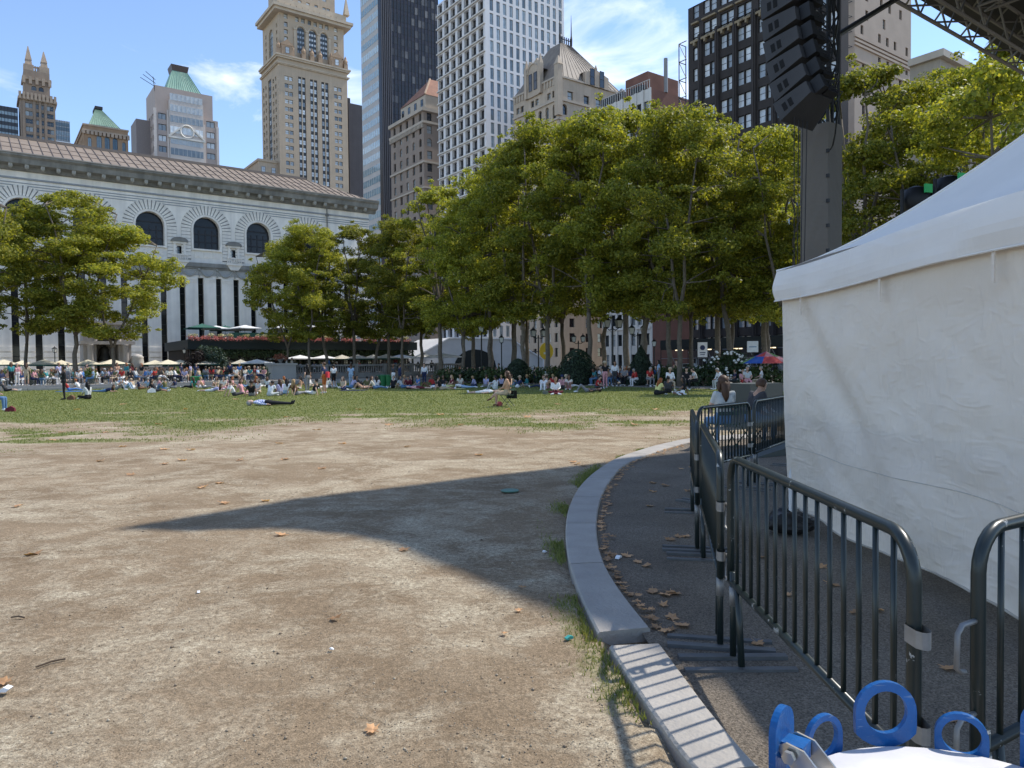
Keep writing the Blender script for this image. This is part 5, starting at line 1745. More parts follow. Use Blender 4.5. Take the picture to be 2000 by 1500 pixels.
gL, gM, gR, gB = 'plane trees on the left terrace', 'plane trees before the restaurant', 'plane trees along the side street', 'plane trees of the rear rows'
tree(-45, 64, 16.8, 3, 'broad plane tree cut off by the left picture edge', gL, z=ZT)
tree(52, 70, 17.0, 3, 'plane tree with pale trunk before the library, left of the memorial', gL, z=ZT)
tree(148, 69, 17.6, 2, 'plane tree standing just left of the memorial arch', gL, z=ZT, wide=1.25)
tree(222, 70, 14.8, 3, 'plane tree with low drooping branches over the memorial arch', gL, z=ZT, wide=1.2)
front = [(562, 82, 16.0, 3, 'leftmost low plane tree before the restaurant'), (604, 80, 17.5, 0, 'straight-trunked plane tree behind the dark-haired standing woman'), (641, 83, 18, 4, 'leaning plane tree just behind the standing man'), (692, 84, 18, 1, 'V-forked plane tree before the roof tent'), (724, 86, 17.5, 4, 'slim plane tree left of the roof tent'), (760, 84, 17.5, 1, 'slim upright plane tree right of the roof tent'), (786, 80, 18, 0, 'plane tree before the right end of the restaurant'), (822, 84, 19, 4, 'slanting plane tree at the restaurant end stairs'),
         (860, 74, 20, 1, 'slim plane tree above the last white umbrella')]
for u, Y, h, k, lb in front: tree(u, Y, h * .95, k, lb, gM, z=.3)
right = [(906, 70, 18.5, 2, 'forked plane tree before the pale marquee'), (925, 82, 20.5, 1, 'slim plane tree behind the marquee gable'), (957, 68, 20.5, 0, 'plane tree left of the tall lamp post'), (1005, 72, 24, 1, 'plane tree before the white grid tower base'), (1022, 64, 22, 2, 'multi-limbed plane tree left of the yellow sign'), (1070, 62, 23, 0, 'stout plane tree beside the yellow sign'), (1152, 57, 22.0, 0, 'thick straight plane tree between the topiary cones'),
         (1222, 62, 24, 1, 'twin plane tree just left of the pyramid topiary, farther stem'), (1236, 57, 22.5, 4, 'twin plane tree just left of the pyramid topiary, nearer stem'), (1306, 54, 21.0, 2, 'plane tree before the red brick wall, farther of two'), (1328, 49, 19.5, 0, 'large plane tree before the scaffold shed'), (1402, 58, 21, 1, 'plane tree beside the white street notice'), (1440, 54, 20, 4, 'plane tree behind the white-flowering bush'), (1492, 56, 20, 1, 'plane tree above the patchwork umbrella'), (1535, 50, 18.5, 2, 'plane tree hidden behind the tent edge'), (1600, 54, 18, 1, 'plane tree behind the stage mast')]
for u, Y, h, k, lb in right: tree(u, Y, h * .94, k, lb, gR)
rear = [(905, 96, 22, 0), (960, 92, 25, 2), (1030, 86, 28, 0), (1100, 80, 26, 2), (1180, 76, 26.5, 0), (1260, 72, 25, 2), (1350, 72, 24, 0), (1430, 74, 24, 2), (1500, 72, 23, 0)]
rl = ['behind the marquee, leftmost of the rear row', 'before the white grid tower, second of the rear row', 'before the white tower\'s right edge, third of the rear row', 'below the gabled clubhouse, fourth of the rear row', 'below the clubhouse right gable, fifth of the rear row', 'below the white-fronted loft, sixth of the rear row', 'below the black tower edge, seventh of the rear row', 'below the black tower, eighth of the rear row', 'below the loudspeakers, last of the rear row']
for (u, Y, h, k), r_ in zip(rear, rl): tree(u, Y, h * .92, k, 'tall rear plane tree ' + r_, gB)
near = [(1682, 42, 18.0, 1, 'plane tree directly right of the stage mast'), (1738, 40, 16.5, 4, 'plane tree with leaning trunk above the tent roof slope'), (1800, 46, 19.0, 0, 'plane tree before the stone corner block'), (1900, 42, 18.0, 0, 'plane tree half hidden by the tent roof'), (2000, 31, 14.8, 3, 'plane tree with pale limbs at the right picture edge')]
for u, Y, h, k, lb in near: tree(u, Y, h, k, lb, 'plane trees behind the stage')

# ------------------------------------------------------------------ hedge, topiary, beds
hb = [(880, 64), (912, 63), (945, 62), (975, 61), (1040, 60), (1075, 59), (1095, 57.5), (1175, 57), (1290, 54), (1310, 52), (1345, 50), (1375, 49), (1500, 46)]
for i, (u, Y) in enumerate(hb):
    q = PY(u, 735, Y)
    shrub('hedge_shrub', ['low dark evergreen bush', 'loose dark green bush', 'rounded green bush'][i % 3] + ' in the border, ' + ['nearest the balustrade end', 'second from the balustrade end', 'third from the balustrade end', 'beside the tall lamp post', 'left of the forked trunks', 'just left of the rounded topiary', 'under the rounded topiary', 'right of the rounded topiary', 'right of the pyramid topiary', 'before the parked car', 'left of the flowering bush', 'touching the flowering bush', 'under the patchwork umbrella'][i], 'bush', (q.x, q.y, 0),
          [(0, 0, .75, 1.25, .9, .75), (.8, .2, .6, .8, .7, .6), (-.8, 0, .65, .8, .7, .65)], 900, .2, LEAF_SH if i % 3 else leaf_mat('mid_shrub_leaf', (.035, .06, .02), (.08, .11, .035), .2), 'bushes in the border', True, 40 + i)


def topiary(u, Y, h, r, sharp, label):
    q = PY(u, 735, Y)
    o = empty('topiary', (q.x, q.y, 0), 0, label, 'topiary', 'clipped topiary')
    rg = np.random.RandomState(int(u))
    n = 2600
    t = rg.uniform(0, 1, n) ** .8
    rad = r * ((1 - t) if sharp else np.sqrt(np.clip(1 - t ** 1.7, 0, 1))) * rg.uniform(.86, 1.02, n)
    a = rg.uniform(0, 2 * math.pi, n)
    P = np.stack([rad * np.cos(a), rad * np.sin(a), .15 + t * h], 1)
    Nn = np.stack([np.cos(a), np.sin(a), np.full(n, .5)], 1) + rg.normal(size=(n, 3)) * .4
    leaf_part('foliage', leaf_mat('yew_leaf', (.010, .022, .010), (.03, .05, .022), .1), o, *leaves(P, Nn, .14, rg), kind=None)
    p = MB(); p.lathe([(r * .9, .1), (r * .8, h * .25), (r * (.45 if sharp else .68), h * .55), (.05, h * .93)], 10); p.build('inner_twigs', mat('dark_twigs', (.01, .016, .008), .9), o)


topiary(1128, 55, 2.55, 1.65, False, 'dark rounded cone topiary left of the thick trunk')
topiary(1252, 53, 2.75, 1.55, True, 'dark pyramid topiary right of the twin trunks')
topiary(1012, 60, 1.9, 1.2, False, 'small dark rounded topiary left of the forked trunks')
q = PY(1415, 730, 50)
fl = shrub('flowering_bush', 'tall bush dotted with white blossoms left of the patchwork umbrella', 'bush', (q.x, q.y, 0), [(0, 0, 1.2, 1.5, 1, 1.0), (.6, 0, 1.9, 1.0, .8, .6), (-.9, 0, .8, .9, .8, .8), (1.2, 0, .9, .9, .8, .7)], 2200, .18, LEAF_SH, seed=77)
rg = np.random.RandomState(78)
d = rg.normal(size=(60, 3)); d /= np.linalg.norm(d, axis=1, keepdims=True); d[:, 1] = -abs(d[:, 1])
fb = MB()
for dd in d:
    c_ = np.array([0, 0, 1.35]) + dd * [1.6, 1.1, 1.05]
    fb.lathe([(.02, -.07), (.09, -.02), (.085, .04), (.02, .08)], 6, tuple(c_))
o = fb.build('white_blossoms', mat('white_petals', (.78, .78, .74), .7), fl); o['kind'] = 'stuff'
# planted bright clumps on the left terrace and by the chairs
for u, v, lb, m in ((62, 738, 'leafy bright green potted bush beside the photographer', LEAF_YG), (176, 728, 'green potted palm under the memorial umbrellas', LEAF_YG), (380, 742, 'bright green potted bush beside the green bins', LEAF_YG), (345, 724, 'yellow-green potted bush under the three umbrellas', LEAF_YG), (515, 735, 'dark leafy potted bush left of the stone pedestal', LEAF_SH), (15, 728, 'yellow-green bush at the left terrace edge', LEAF_YG)):
    q = C(*(lambda r: (70.5, onA(u, v, 70.5)[0]))(0))
    o = shrub('potted_bush', lb, 'plant', (q.x, q.y, ZT), [(0, 0, .95, .5, .5, .45), (.2, 0, .7, .5, .45, .35), (-.25, 0, .75, .4, .4, .4)], 520, .15, m, 'potted plants on the terrace', False, int(u))
    p = MB(); p.lathe([(.26, 0), (.30, .1), (.36, .5), (.39, .56), (.3, .56)], 12); p.build('pot', mat('grey_green_pot', (.12, .13, .11), .7), o)
fp = empty('flower_urn', C(78.6, onA(548, 700, 78.6)[0], ztop + .2), 0, 'bowl of red flowers on the balustrade pedestal', 'flowers')
p = MB(); p.lathe([(.2, 0), (.12, .1), (.3, .35), (.42, .45)], 10); p.build('bowl', M_bal, fp)
leaf_part('red_blossom', leaf_mat('rust_petals', (.22, .07, .045), (.38, .16, .10), .2), fp, *blob_leaves([(0, 0, .75), (.4, 0, .65), (-.35, 0, .7)], [(.45, .4, .35)] * 3, 420, .14, rng))

# ------------------------------------------------------------------ lamp posts
M_iron = mat('black_iron', (.015, .016, .015), .5, .1)
M_lan = mat('lantern_glass', (.55, .55, .5), .3, .05)


def lamp_proto(double):
    root = empty('lamp_post', (0, 0, 0))
    p = MB(); p.lathe([(.22, 0), (.22, .12), (.14, .3), (.09, .6), (.055, 1.0), (.05, 3.3), (.07, 3.4), (.03, 3.6)], 10); p.build('pole', M_iron, root, smooth=True)
    xs_ = (-.42, .42) if double else (0,)
    if double:
        p = MB(); p.tube([(-.42, 0, 3.45), (-.2, 0, 3.3), (0, 0, 3.4), (.2, 0, 3.3), (.42, 0, 3.45)], .03, 6); p.build('cross_arm', M_iron, root)
    for x in xs_:
        l_ = empty('lantern', (x, 0, 3.5)); l_.parent = root
        p = MB(); p.frustum((-.13, .13, -.13, .13), (-.2, .2, -.2, .2), 0, .42); p.build('glass', M_lan, l_)
        p = MB(); p.frustum((-.24, .24, -.24, .24), (-.05, .05, -.05, .05), .423, .62); p.lathe([(.05, .62), (.03, .75)], 6)
        for sx in (-1, 1):
            for sy in (-1, 1): p.bar((sx * .135, sy * .135, 0), (sx * .205, sy * .205, .42), .03)
        p.box(-.15, .15, -.15, .15, -.05, -.003)
        p.build('cage', M_iron, l_)
    return root


LP2, LP1 = lamp_proto(True), lamp_proto(False)
ud = set()
for two, u, Y, s_, lb in ((True, 1052, 66, 1.15, 'black double-lantern lamp post before the yellow sign'), (True, 1130, 66, 1.0, 'black double-lantern lamp post behind the rounded topiary'), (True, 1197, 60, 1.28, 'tall black double-lantern lamp post before the white front'), (True, 1246, 60, 1.12, 'black double-lantern lamp post above the pyramid topiary'), (False, 980, 66, 1.0, 'black single-lantern post before the marquee edge'), (False, 941, 68, 1.3, 'black post with flat pale lamp head before the marquee'), (False, 108, 84, .92, 'single lantern post above the photographer on the terrace'), (False, 361, 84, .85, 'single white lantern left of the restaurant corner'), (False, 392, 84, .85, 'single white lantern before the restaurant shrub'), (False, 1278, 56, .8, 'white globe lantern right of the pyramid topiary')):
    P_ = LP2 if two else LP1
    o = P_ if two not in ud else copy_tree(P_)
    ud.add(two)
    q = PY(u, 730, Y); o.location = (q.x, q.y, 0.1 if u > 520 else ZT); o.scale = (s_, s_, s_)
    o.rotation_euler = (0, 0, random.Random(int(u)).uniform(-.3, .3))
    tag(o, lb, 'lamp post', 'park lamp posts')

# ------------------------------------------------------------------ street things behind the trees
def facing(u, v, Y):
    return PY(u, v, Y)


q = PY(1372, 683, 64)
sg = empty('street_notice', (q.x, q.y, 0), 0, 'white notice with dark emblem on a pole between the trunks', 'sign')
p = MB(); p.box(-.42, .42, -.03, .03, q.z - .65, q.z + .65); p.build('board', mat('white_sign', (.75, .77, .8), .6), sg)
p = MB(); p.tube([(0, .06, 0), (0, .06, q.z + .7)], .04, 6); p.build('pole', M_iron, sg)
p = MB(); p.lathe([(.22, 0), (.22, .012)], 14); o = p.build('emblem', mat('navy_print', (.03, .045, .12), .6), sg, (0, -.034, q.z + .18), (R(90), 0, 0))
p = MB(); p.box(-.25, .25, -.036, -.033, q.z - .3, q.z - .22); p.box(-.2, .2, -.036, -.033, q.z - .45, q.z - .39); p.build('print_lines', MATS['navy_print'], sg)
q = PY(1470, 677, 66)
sg = empty('street_notice', (q.x, q.y, 0), 0, 'pale blue-white notice on the dark shed right of the flowering bush', 'sign')
p = MB(); p.box(-.5, .5, -.03, .03, q.z - .5, q.z + .5); p.build('board', mat('pale_sign', (.6, .66, .68), .6), sg)
p = MB(); p.tube([(0, .06, 0), (0, .06, q.z + .5)], .04, 6); p.build('pole', M_iron, sg)
p = MB(); p.box(-.34, .34, -.036, -.033, q.z - .06, q.z + .02); p.build('print_lines', mat('blue_print', (.08, .2, .32), .6), sg)
q = PY(1064, 686, 108)
sg = empty('round_sign', (q.x, q.y, q.z), TH, 'round yellow shop sign seen between trunks', 'sign')
p = MB(); p.lathe([(1.25, 0), (1.25, .15)], 24); p.build('disc', mat('yellow_sign', (.75, .48, .03), .6), sg, (0, -.3, 0), (R(90), 0, 0))
p = MB(); p.box(-.6, .6, -.5, -.47, -.45, -.15); p.build('print_mark', mat('pale_print', (.8, .75, .55), .6), sg)
p = MB(); p.tube([(0, -.3, 0), (0, 3, 0)], .08, 6); p.build('bracket', M_iron, sg)
# sidewalk shed (scaffold) in front of the black tower
sh0 = onD(1290, 690, 77)[0]; sh1 = onD(1530, 690, 77)[0]
shd = empty('sidewalk_shed', C(sh1, 77), TH, 'dark sidewalk shed of pipes and boards under the black tower', 'scaffold')
Ls_ = sh0 - sh1
zs_ = 3.4
p = MB(); p.box(0, 3.2, 0, Ls_, zs_, zs_ + .25); p.box(-.05, 0.0, 0, Ls_, zs_ + .25, zs_ + 1.35); p.build('deck', mat('dark_green_ply', (.02, .028, .03), .7), shd)
for k in range(13):
    p = MB(); p.tube([(.1, Ls_ * k / 12, 0), (.1, Ls_ * k / 12, zs_)], .06, 6); p.build('post', M_iron, shd)
for z in (1.1, 2.2):
    p = MB(); p.tube([(.1, 0, z), (.1, Ls_, z)], .04, 6); p.build('rail', mat('galvanised_pipe', (.25, .26, .27), .5), shd)
for k in range(0, 12, 2):
    p = MB(); p.tube([(.12, Ls_ * k / 12, .3), (.12, Ls_ * (k + 1) / 12, zs_ - .2)], .035, 6); p.build('brace', MATS['galvanised_pipe'], shd)
for k in range(4):
    p = MB(); p.box(1, 1.2, Ls_ * (k + .5) / 4 - .6, Ls_ * (k + .5) / 4 + .6, zs_ - .12, zs_ - .003); p.build('tube_light', mat('warm_tube', (.8, .7, .5), .5), shd)
    m_ = MATS['warm_tube'].node_tree.nodes['Principled BSDF']; m_.inputs['Emission Color'].default_value = (1, .8, .5, 1); m_.inputs['Emission Strength'].default_value = 1.2
# parked car, seen behind the bushes
cp = C(onD(1335, 725, 76)[0], 76.5)
car = empty('parked_car', (cp.x, cp.y, .05), TH + R(90), 'pale grey parked car half hidden behind the pyramid topiary', 'car')
M_car = mat('pale_car_paint', (.45, .50, .50), .3, .03, 1, spec=.6)
p = MB(); p.prism([(-2.2, .35), (2.2, .35), (2.25, .75), (1.3, .95), (.7, 1.42), (-1.0, 1.46), (-1.9, 1.0), (-2.25, .85)], -.86, .86); p.build('body', M_car, car)
for s_ in (-.87, .865):
    p = MB(); p.prism([(1.05, .98), (.62, 1.36), (-.1, 1.38), (-.1, .98)], s_, s_ + .01); p.build('side_window', G_dark, car)
    p = MB(); p.prism([(-.2, .98), (-.2, 1.38), (-.95, 1.40), (-1.5, 1.0)], s_, s_ + .01); p.build('side_window', G_dark, car)
    for x in (-1.4, 1.4):
        p = MB(); p.lathe([(.32, -.1), (.32, .1)], 16); w = p.build('wheel', M_iron, car, (x, s_ * .93, .33), (R(90), 0, 0))
        p = MB(); p.lathe([(.2, -.112), (.2, .112)], 12); p.build('rim', MATS['galvanised_pipe'], w)
p = MB(); p.box(2.24, 2.27, -.75, -.45, .62, .74); p.build('headlight', M_lan, car)
p = MB(); p.box(2.24, 2.27, .45, .75, .62, .74); p.build('headlight', M_lan, car)
# patchwork umbrella behind the tent edge
q = PY(1497, 708, 46)
pu_ = empty('patchwork_umbrella', (q.x, q.y, 0), .3, 'striped red, blue and green market umbrella beside the tent', 'umbrella')
pm = [mat('umb_red', (.50, .07, .07), .8), mat('umb_blue', (.03, .10, .38), .8), mat('umb_green', (.16, .28, .10), .8), mat('umb_pink', (.62, .28, .30), .8)]
p = MB()
hz = q.z - .05
for ring_, (r0_, r1_, z0_, z1_) in enumerate(((0, .8, .75, .42), (.8, 1.7, .42, 0))):
    for k in range(8):
        a_, c_ = 2 * math.pi * k / 8, 2 * math.pi * (k + 1) / 8
        p.quad((r0_ * math.cos(a_), r0_ * math.sin(a_), hz + z0_), (r0_ * math.cos(c_), r0_ * math.sin(c_), hz + z0_), (r1_ * math.cos(c_), r1_ * math.sin(c_), hz + z1_), (r1_ * math.cos(a_), r1_ * math.sin(a_), hz + z1_), (k * 3 + ring_) % 4)
p.build('canopy', pm, pu_)
p = MB(); p.tube([(0, 0, 0), (0, 0, hz + .7)], .03, 6); p.build('pole', M_iron, pu_)
p = MB(); p.lathe([(.3, 0), (.3, .07), (.06, .15)], 10); p.build('base', M_iron, pu_)
# litter bins
def bin_(u, v, lb, m):
    q = G(u, v)
    o = empty('litter_bin', (q.x, q.y, 0), 0, lb, 'bin', 'green park bins')
    p = MB(); p.lathe([(.20, 0), (.21, .05), (.26, .72), (.27, .8)], 14); p.build('drum', m, o)
    p = MB(); p.lathe([(.28, .8), (.29, .85), (.18, .9), (.16, .85)], 14); p.build('lid', m, o)
M_bin = mat('bright_green_bin', (.02, .16, .05), .5, .1)
bin_(379, 756, 'bright green bin on the lawn edge, left one of two', M_bin)
bin_(388, 757, 'bright green bin on the lawn edge, right one of two', M_bin)
bin_(741, 754, 'dark green bin below the balustrade, leftmost of three', mat('dark_green_bin', (.02, .08, .045), .5))
bin_(749, 754, 'mid green bin below the balustrade, middle of three', M_bin)
bin_(760, 754, 'mid green bin below the balustrade, rightmost of three', M_bin)
# ------------------------------------------------------------------ stage: roof, mast, loudspeakers
ROOFZ = 8.6
M_truss = mat('grey_truss_metal', (.22, .21, .19), .55, .15, 3, metal=.3)
M_blackm = mat('black_rigging', (.012, .012, .013), .55, .15, 2)
M_canv = mat('dark_stage_canvas', (.045, .044, .043), .85, .2, 1)
q0 = 9.48
q0 += .75
stg = empty('stage_roof', C(7.02, q0), TH, 'dark stage canopy on grey lattice trusses, top corner', 'stage roof')
RW, RD = 20.0, 12.0


def truss_mb(mb, p, q, w, h, step, r=.028, rd=.016):
    """a box truss: four chords with zigzag lacing"""
    p, q = Vector(p), Vector(q)
    d = (q - p); L_ = d.length; d.normalize()
    up = Vector((0, 0, 1)) if abs(d.z) < .9 else Vector((0, 1, 0))
    sx = d.cross(up).normalized() * w / 2
    sy = sx.cross(d).normalized() * h / 2
    cs = [(-1, -1), (1, -1), (1, 1), (-1, 1)]
    for a_, c_ in cs: mb.tube([p + sx * a_ + sy * c_, q + sx * a_ + sy * c_], r, 6)
    n = max(1, int(L_ / step))
    for k in range(n):
        t0, t1 = p + d * L_ * k / n, p + d * L_ * (k + 1) / n
        for j in range(4):
            a_, c_ = cs[j], cs[(j + 1) % 4]
            if k % 2: a_, c_ = c_, a_
            mb.tube([t0 + sx * a_[0] + sy * a_[1], t1 + sx * c_[0] + sy * c_[1]], rd, 5, caps=False)


p = MB(); truss_mb(p, (0, 0, ROOFZ + .45), (RW, 0, ROOFZ + .45), .5, .8, .6, .04, .022); p.build('front_truss', M_truss, stg)
for k in range(7):
    p = MB(); x = .4 + k * 3.2; truss_mb(p, (x, -.35, ROOFZ + .55), (x, -RD, ROOFZ + .55), .35, .5, .55, .03, .018); p.build('purlin_truss', M_truss, stg)
for k in range(1, 5):
    p = MB(); truss_mb(p, (.6, -2.6 * k, ROOFZ + .25), (RW, -2.6 * k, ROOFZ + .25), .3, .3, .6, .03, .016); p.build('cross_truss', M_truss, stg)
p = MB(); p.box(0, RW, -RD, .9, ROOFZ + 1.0, ROOFZ + 1.06); p.build('canopy', M_canv, stg)  # front overhang lengthened to close a gap in the roof's shadow
p = MB(); p.prism([(-1.95, .45), (0.02, .86), (0.02, -2.4), (-.25, -1.2), (-.75, -.5), (-1.4, -.2)], ROOFZ + .9, ROOFZ + .94, axes='xyz'); p.build('shadow_wing', M_canv, stg)  # unseen wing, added and shaped for the tapering tip of the roof's shadow
p = MB(); p.box(-.02, .02, -RD, 0.28, ROOFZ + .3, ROOFZ + .995); p.build('side_fascia', M_canv, stg)
for k, (x, y, h_) in enumerate(((3.6, -1.6, 1.3), (5.0, -2.4, 1.0), (7.4, -1.7, 1.1), (8.2, -3, .8))):
    p = MB(); p.lathe([(.16, -.25), (.2, -.1), (.2, .12), (.1, .25)], 10, (x, y, ROOFZ - .25 - .1 * k)); p.box(x - .06, x + .06, y - .3, y + .3, ROOFZ - .1 * k, ROOFZ + .12); p.build('stage_light', M_blackm, stg)
p = MB(); p.box(6.2, 6.6, -2.6, -2.2, ROOFZ - .7, ROOFZ + .1); p.build('hanging_hoist', M_blackm, stg)
for x, y in ((RW - .4, -.4), (RW - .4, -RD + .3), (7.5, -RD + .3)):
    p = MB(); truss_mb(p, (x, y, 0), (x, y, ROOFZ + .2), .4, .4, .6, .03, .016); p.build('leg_tower', M_truss, stg)
def cloth_mat(name, colr, fine):
    m = mat(name, colr, .85, .05, 1.5)
    t = m.node_tree; b = t.nodes['Principled BSDF']
    tc_ = t.nodes.new('ShaderNodeTexCoord')
    hs_ = None
    for sc3, rot, dist in (((1.0, 1.0, 3.2), (0, .6, 0), 2.2), ((1.0, 1, 2.6), (0, -.8, 0), 2.6), ((7, 1, 2), (0, .1, 0), 1.0)):
        mp_ = t.nodes.new('ShaderNodeMapping'); mp_.inputs['Scale'].default_value = sc3; mp_.inputs['Rotation'].default_value = rot
        n_ = t.nodes.new('ShaderNodeTexNoise'); n_.noise_type = 'RIDGED_MULTIFRACTAL'
        n_.inputs['Scale'].default_value = fine; n_.inputs['Detail'].default_value = 4; n_.inputs['Distortion'].default_value = dist
        t.links.new(tc_.outputs['Object'], mp_.inputs[0]); t.links.new(mp_.outputs[0], n_.inputs['Vector'])
        if hs_ is None: hs_ = n_.outputs['Fac']
        else:
            ad = t.nodes.new('ShaderNodeMath'); ad.operation = 'ADD'; t.links.new(hs_, ad.inputs[0]); t.links.new(n_.outputs['Fac'], ad.inputs[1]); hs_ = ad.outputs[0]
    bp = t.nodes.new('ShaderNodeBump'); bp.inputs['Strength'].default_value = .27; bp.inputs['Distance'].default_value = .025
    t.links.new(hs_, bp.inputs['Height']); t.links.new(bp.outputs[0], b.inputs['Normal'])
    # a little light passes through the cloth
    tr = t.nodes.new('ShaderNodeBsdfTranslucent'); tr.inputs[0].default_value = (*colr, 1)
    ms = t.nodes.new('ShaderNodeMixShader'); ms.inputs[0].default_value = .12
    out = t.nodes['Material Output']
    t.links.new(b.outputs[0], ms.inputs[1]); t.links.new(tr.outputs[0], ms.inputs[2]); t.links.new(ms.outputs[0], out.inputs[0])
    return m


# mast
dm = onA(1617, 400, 7.0)[0]
mast = empty('stage_mast', C(7.0, dm), TH, 'tall stage mast wrapped in grey cloth with lattice above', 'mast')
zsl = onA(1640, 245, 7.0)[1]
mw, md = .44, .52
mb = MB()
def cloth_face(face, W_, z0, z1, seed, amp=.07, nx=14, nz=70):
    xs_ = np.linspace(0, W_, nx); zs_ = np.linspace(z0, z1, nz)
    X_, Z_ = np.meshgrid(xs_, zs_)
    D_ = (fbm(X_ * 2.2 + Z_ * .9 + seed, Z_ * .55 + seed, 4) - .5) * amp * 2
    D_ *= np.sin(np.pi * X_ / W_) ** .5
    for i in range(nz - 1):
        for j in range(nx - 1):
            mb.quad(fpt(face, X_[i, j], Z_[i, j], D_[i, j]), fpt(face, X_[i, j + 1], Z_[i, j + 1], D_[i, j + 1]), fpt(face, X_[i + 1, j + 1], Z_[i + 1, j + 1], D_[i + 1, j + 1]), fpt(face, X_[i + 1, j], Z_[i + 1, j], D_[i + 1, j]))
cloth_face('N', md, 0, zsl, 3)
cloth_face('W', mw, 0, zsl, 9)
mb.quad((mw, 0, 0), (mw, md, 0), (mw, md, zsl), (mw, 0, zsl)); mb.quad((0, md, 0), (mw, md, 0), (mw, md, zsl), (0, md, zsl))
M_sleeve = cloth_mat('grey_mast_cloth', (.15, .135, .115), 1.2)
mb.build('cloth_sleeve', M_sleeve, mast)
mb = MB(); cloth_face('N', md * .72, zsl, ROOFZ + .4, 17); o = mb.build('cloth_drape', M_sleeve, mast, (.02, .2, 0))
p = MB()
for k in range(12): p.box(-.03, .01, -.03, .02, .5 + k * (zsl - .6) / 12, .56 + k * (zsl - .6) / 12)
p.build('lacing_hooks', M_blackm, mast)['kind'] = 'stuff'
p = MB(); truss_mb(p, (mw / 2 + .02, .22, zsl - .6), (mw / 2 + .02, .22, ROOFZ + .3), .34, .34, .4, .028, .016); p.build('lattice', M_blackm, mast)
p = MB()
for k in range(5):
    x = .06 + .06 * k
    p.tube([(x + .04 * math.sin(j * 1.3 + k), .03 + .04 * math.cos(j * .9 + k * 2), zsl - .1 + j * .35) for j in range(11)], .016, 5)
p.build('cable_bundle', M_blackm, mast)
p = MB(); p.tube([(mw, .1, zsl + 1.6), (mw + 2.6, .2, ROOFZ + .2)], .05, 8); p.build('brace', M_blackm, mast)
p = MB(); p.tube([(mw, .1, zsl + 2.5), (mw + 1.2, .2, ROOFZ + .2)], .045, 8); p.build('brace', M_blackm, mast)
p = MB(); p.box(-.25, mw + .25, -.25, md + .25, 0, .06); p.build('base_plate', M_blackm, mast)
# line array
M_spk = mat('black_speaker_paint', (.042, .041, .041), .6, .15, 3, .2, 60)
aL = 6.5
dsp = onA(1578, 150, aL)[0]
arr = empty('line_array_speakers', C(aL, dsp, ROOFZ), TH, 'curved black line array of loudspeakers hanging beside the mast', 'loudspeakers')
bh, bd, bwf, bwr = .33, .60, 1.15, .5
bmb = MB()        # local: x along S, y along E (front at +y), hung by the top rear edge
xf, xr = bwf / 2, bwr / 2
vs_ = [(-.1 - 0, 0, -bh + .06), (bwr, 0, -bh + .06), (bwr + .3, bd, -bh), (-.1, bd, -bh), (-.1, 0, -.06), (bwr, 0, -.06), (bwr + .3, bd, 0), (-.1, bd, 0)]
bmb.add(vs_, [(3, 2, 1, 0), (4, 5, 6, 7), (0, 1, 5, 4), (1, 2, 6, 5), (2, 3, 7, 6), (3, 0, 4, 7)])
bme = bmb.mesh('speaker_box', M_spk)
hm = MB()
hm.box(-.105, -.098, .30, .37, -.24, -.11); hm.box(-.105, -.098, .41, .48, -.24, -.11)
hme = hm.mesh('handle_recess', mat('handle_black', (.004, .004, .004), .8))
fm = MB(); fm.box(0, .12, -.18, -.01, -.28, -.05); fm.box(.2, .5, -.12, -.01, -.26, -.1); fm.tube([(.1, -.15, -.1), (.25, -.3, -.25), (.15, -.25, -.4)], .012, 5); fm.tube([(.3, -.1, -.15), (.45, -.2, -.3), (.3, -.1, -.45)], .01, 5)
fme = fm.mesh('rear_fittings', M_blackm)
zbot = onA(1560, 176, aL)[1]
zcur, ycur, tilt = zbot - ROOFZ + bh, .0, R(24)
pos, nbx = [], 13
yc_, zc_ = 0.0, zbot - ROOFZ + .22
for k in range(nbx):
    pos.append((yc_, zc_, tilt))
    tilt = max(0, tilt - R(4.0))
    yc_ += (bh * .98) * math.sin(tilt) * .55
    zc_ += (bh * .98) * math.cos(tilt) * .97
    if zc_ > 0.1: break
for k, (y, z, t) in enumerate(pos):
    b_ = inst('speaker_box', bme, arr, (0, y, z), (-t, 0, 0))
    inst('handle_recess', hme, b_)
    inst('rear_fittings', fme, b_)
p = MB(); p.box(-.05, .6, pos[-1][0] - .1, pos[-1][0] + .7, pos[-1][1] + .02, pos[-1][1] + .14); p.tube([(.3, pos[-1][0] + .2, pos[-1][1] + .1), (.3, pos[-1][0] - .1, pos[-1][1] + 1.0)], .04, 6); p.build('fly_frame', M_blackm, arr)
# pull-back lines under the array
p = MB()
for k in range(4): p.tube([(.1 + .12 * k, .3, pos[0][1] - .3), (.1 + .12 * k, .3 + .02 * k, pos[0][1] - 3.4)], .008, 4)
p.build('guide_lines', M_blackm, arr)
# cables from the speakers to the mast
for k, (z0_, z1_) in enumerate(((6.9, 7.2), (6.1, 6.3), (5.5, 5.25))):
    a_ = C(aL - .2, dsp + .5, z0_); c_ = C(7.05, dm + .1, z1_)
    m_ = (a_ + c_) / 2 - Vector((0, 0, .22))
    p = MB(); p.tube([a_, a_.lerp(m_, .5) - Vector((0, 0, .08)), m_, m_.lerp(c_, .5) - Vector((0, 0, .03)), c_], .014, 6)
    o = p.build('speaker_cable', M_blackm); tag(o, ['upper black cable looping from loudspeakers to mast', 'middle black cable looping from loudspeakers to mast', 'lowest black cable looping from loudspeakers to mast'][k], 'cable', 'speaker cables')
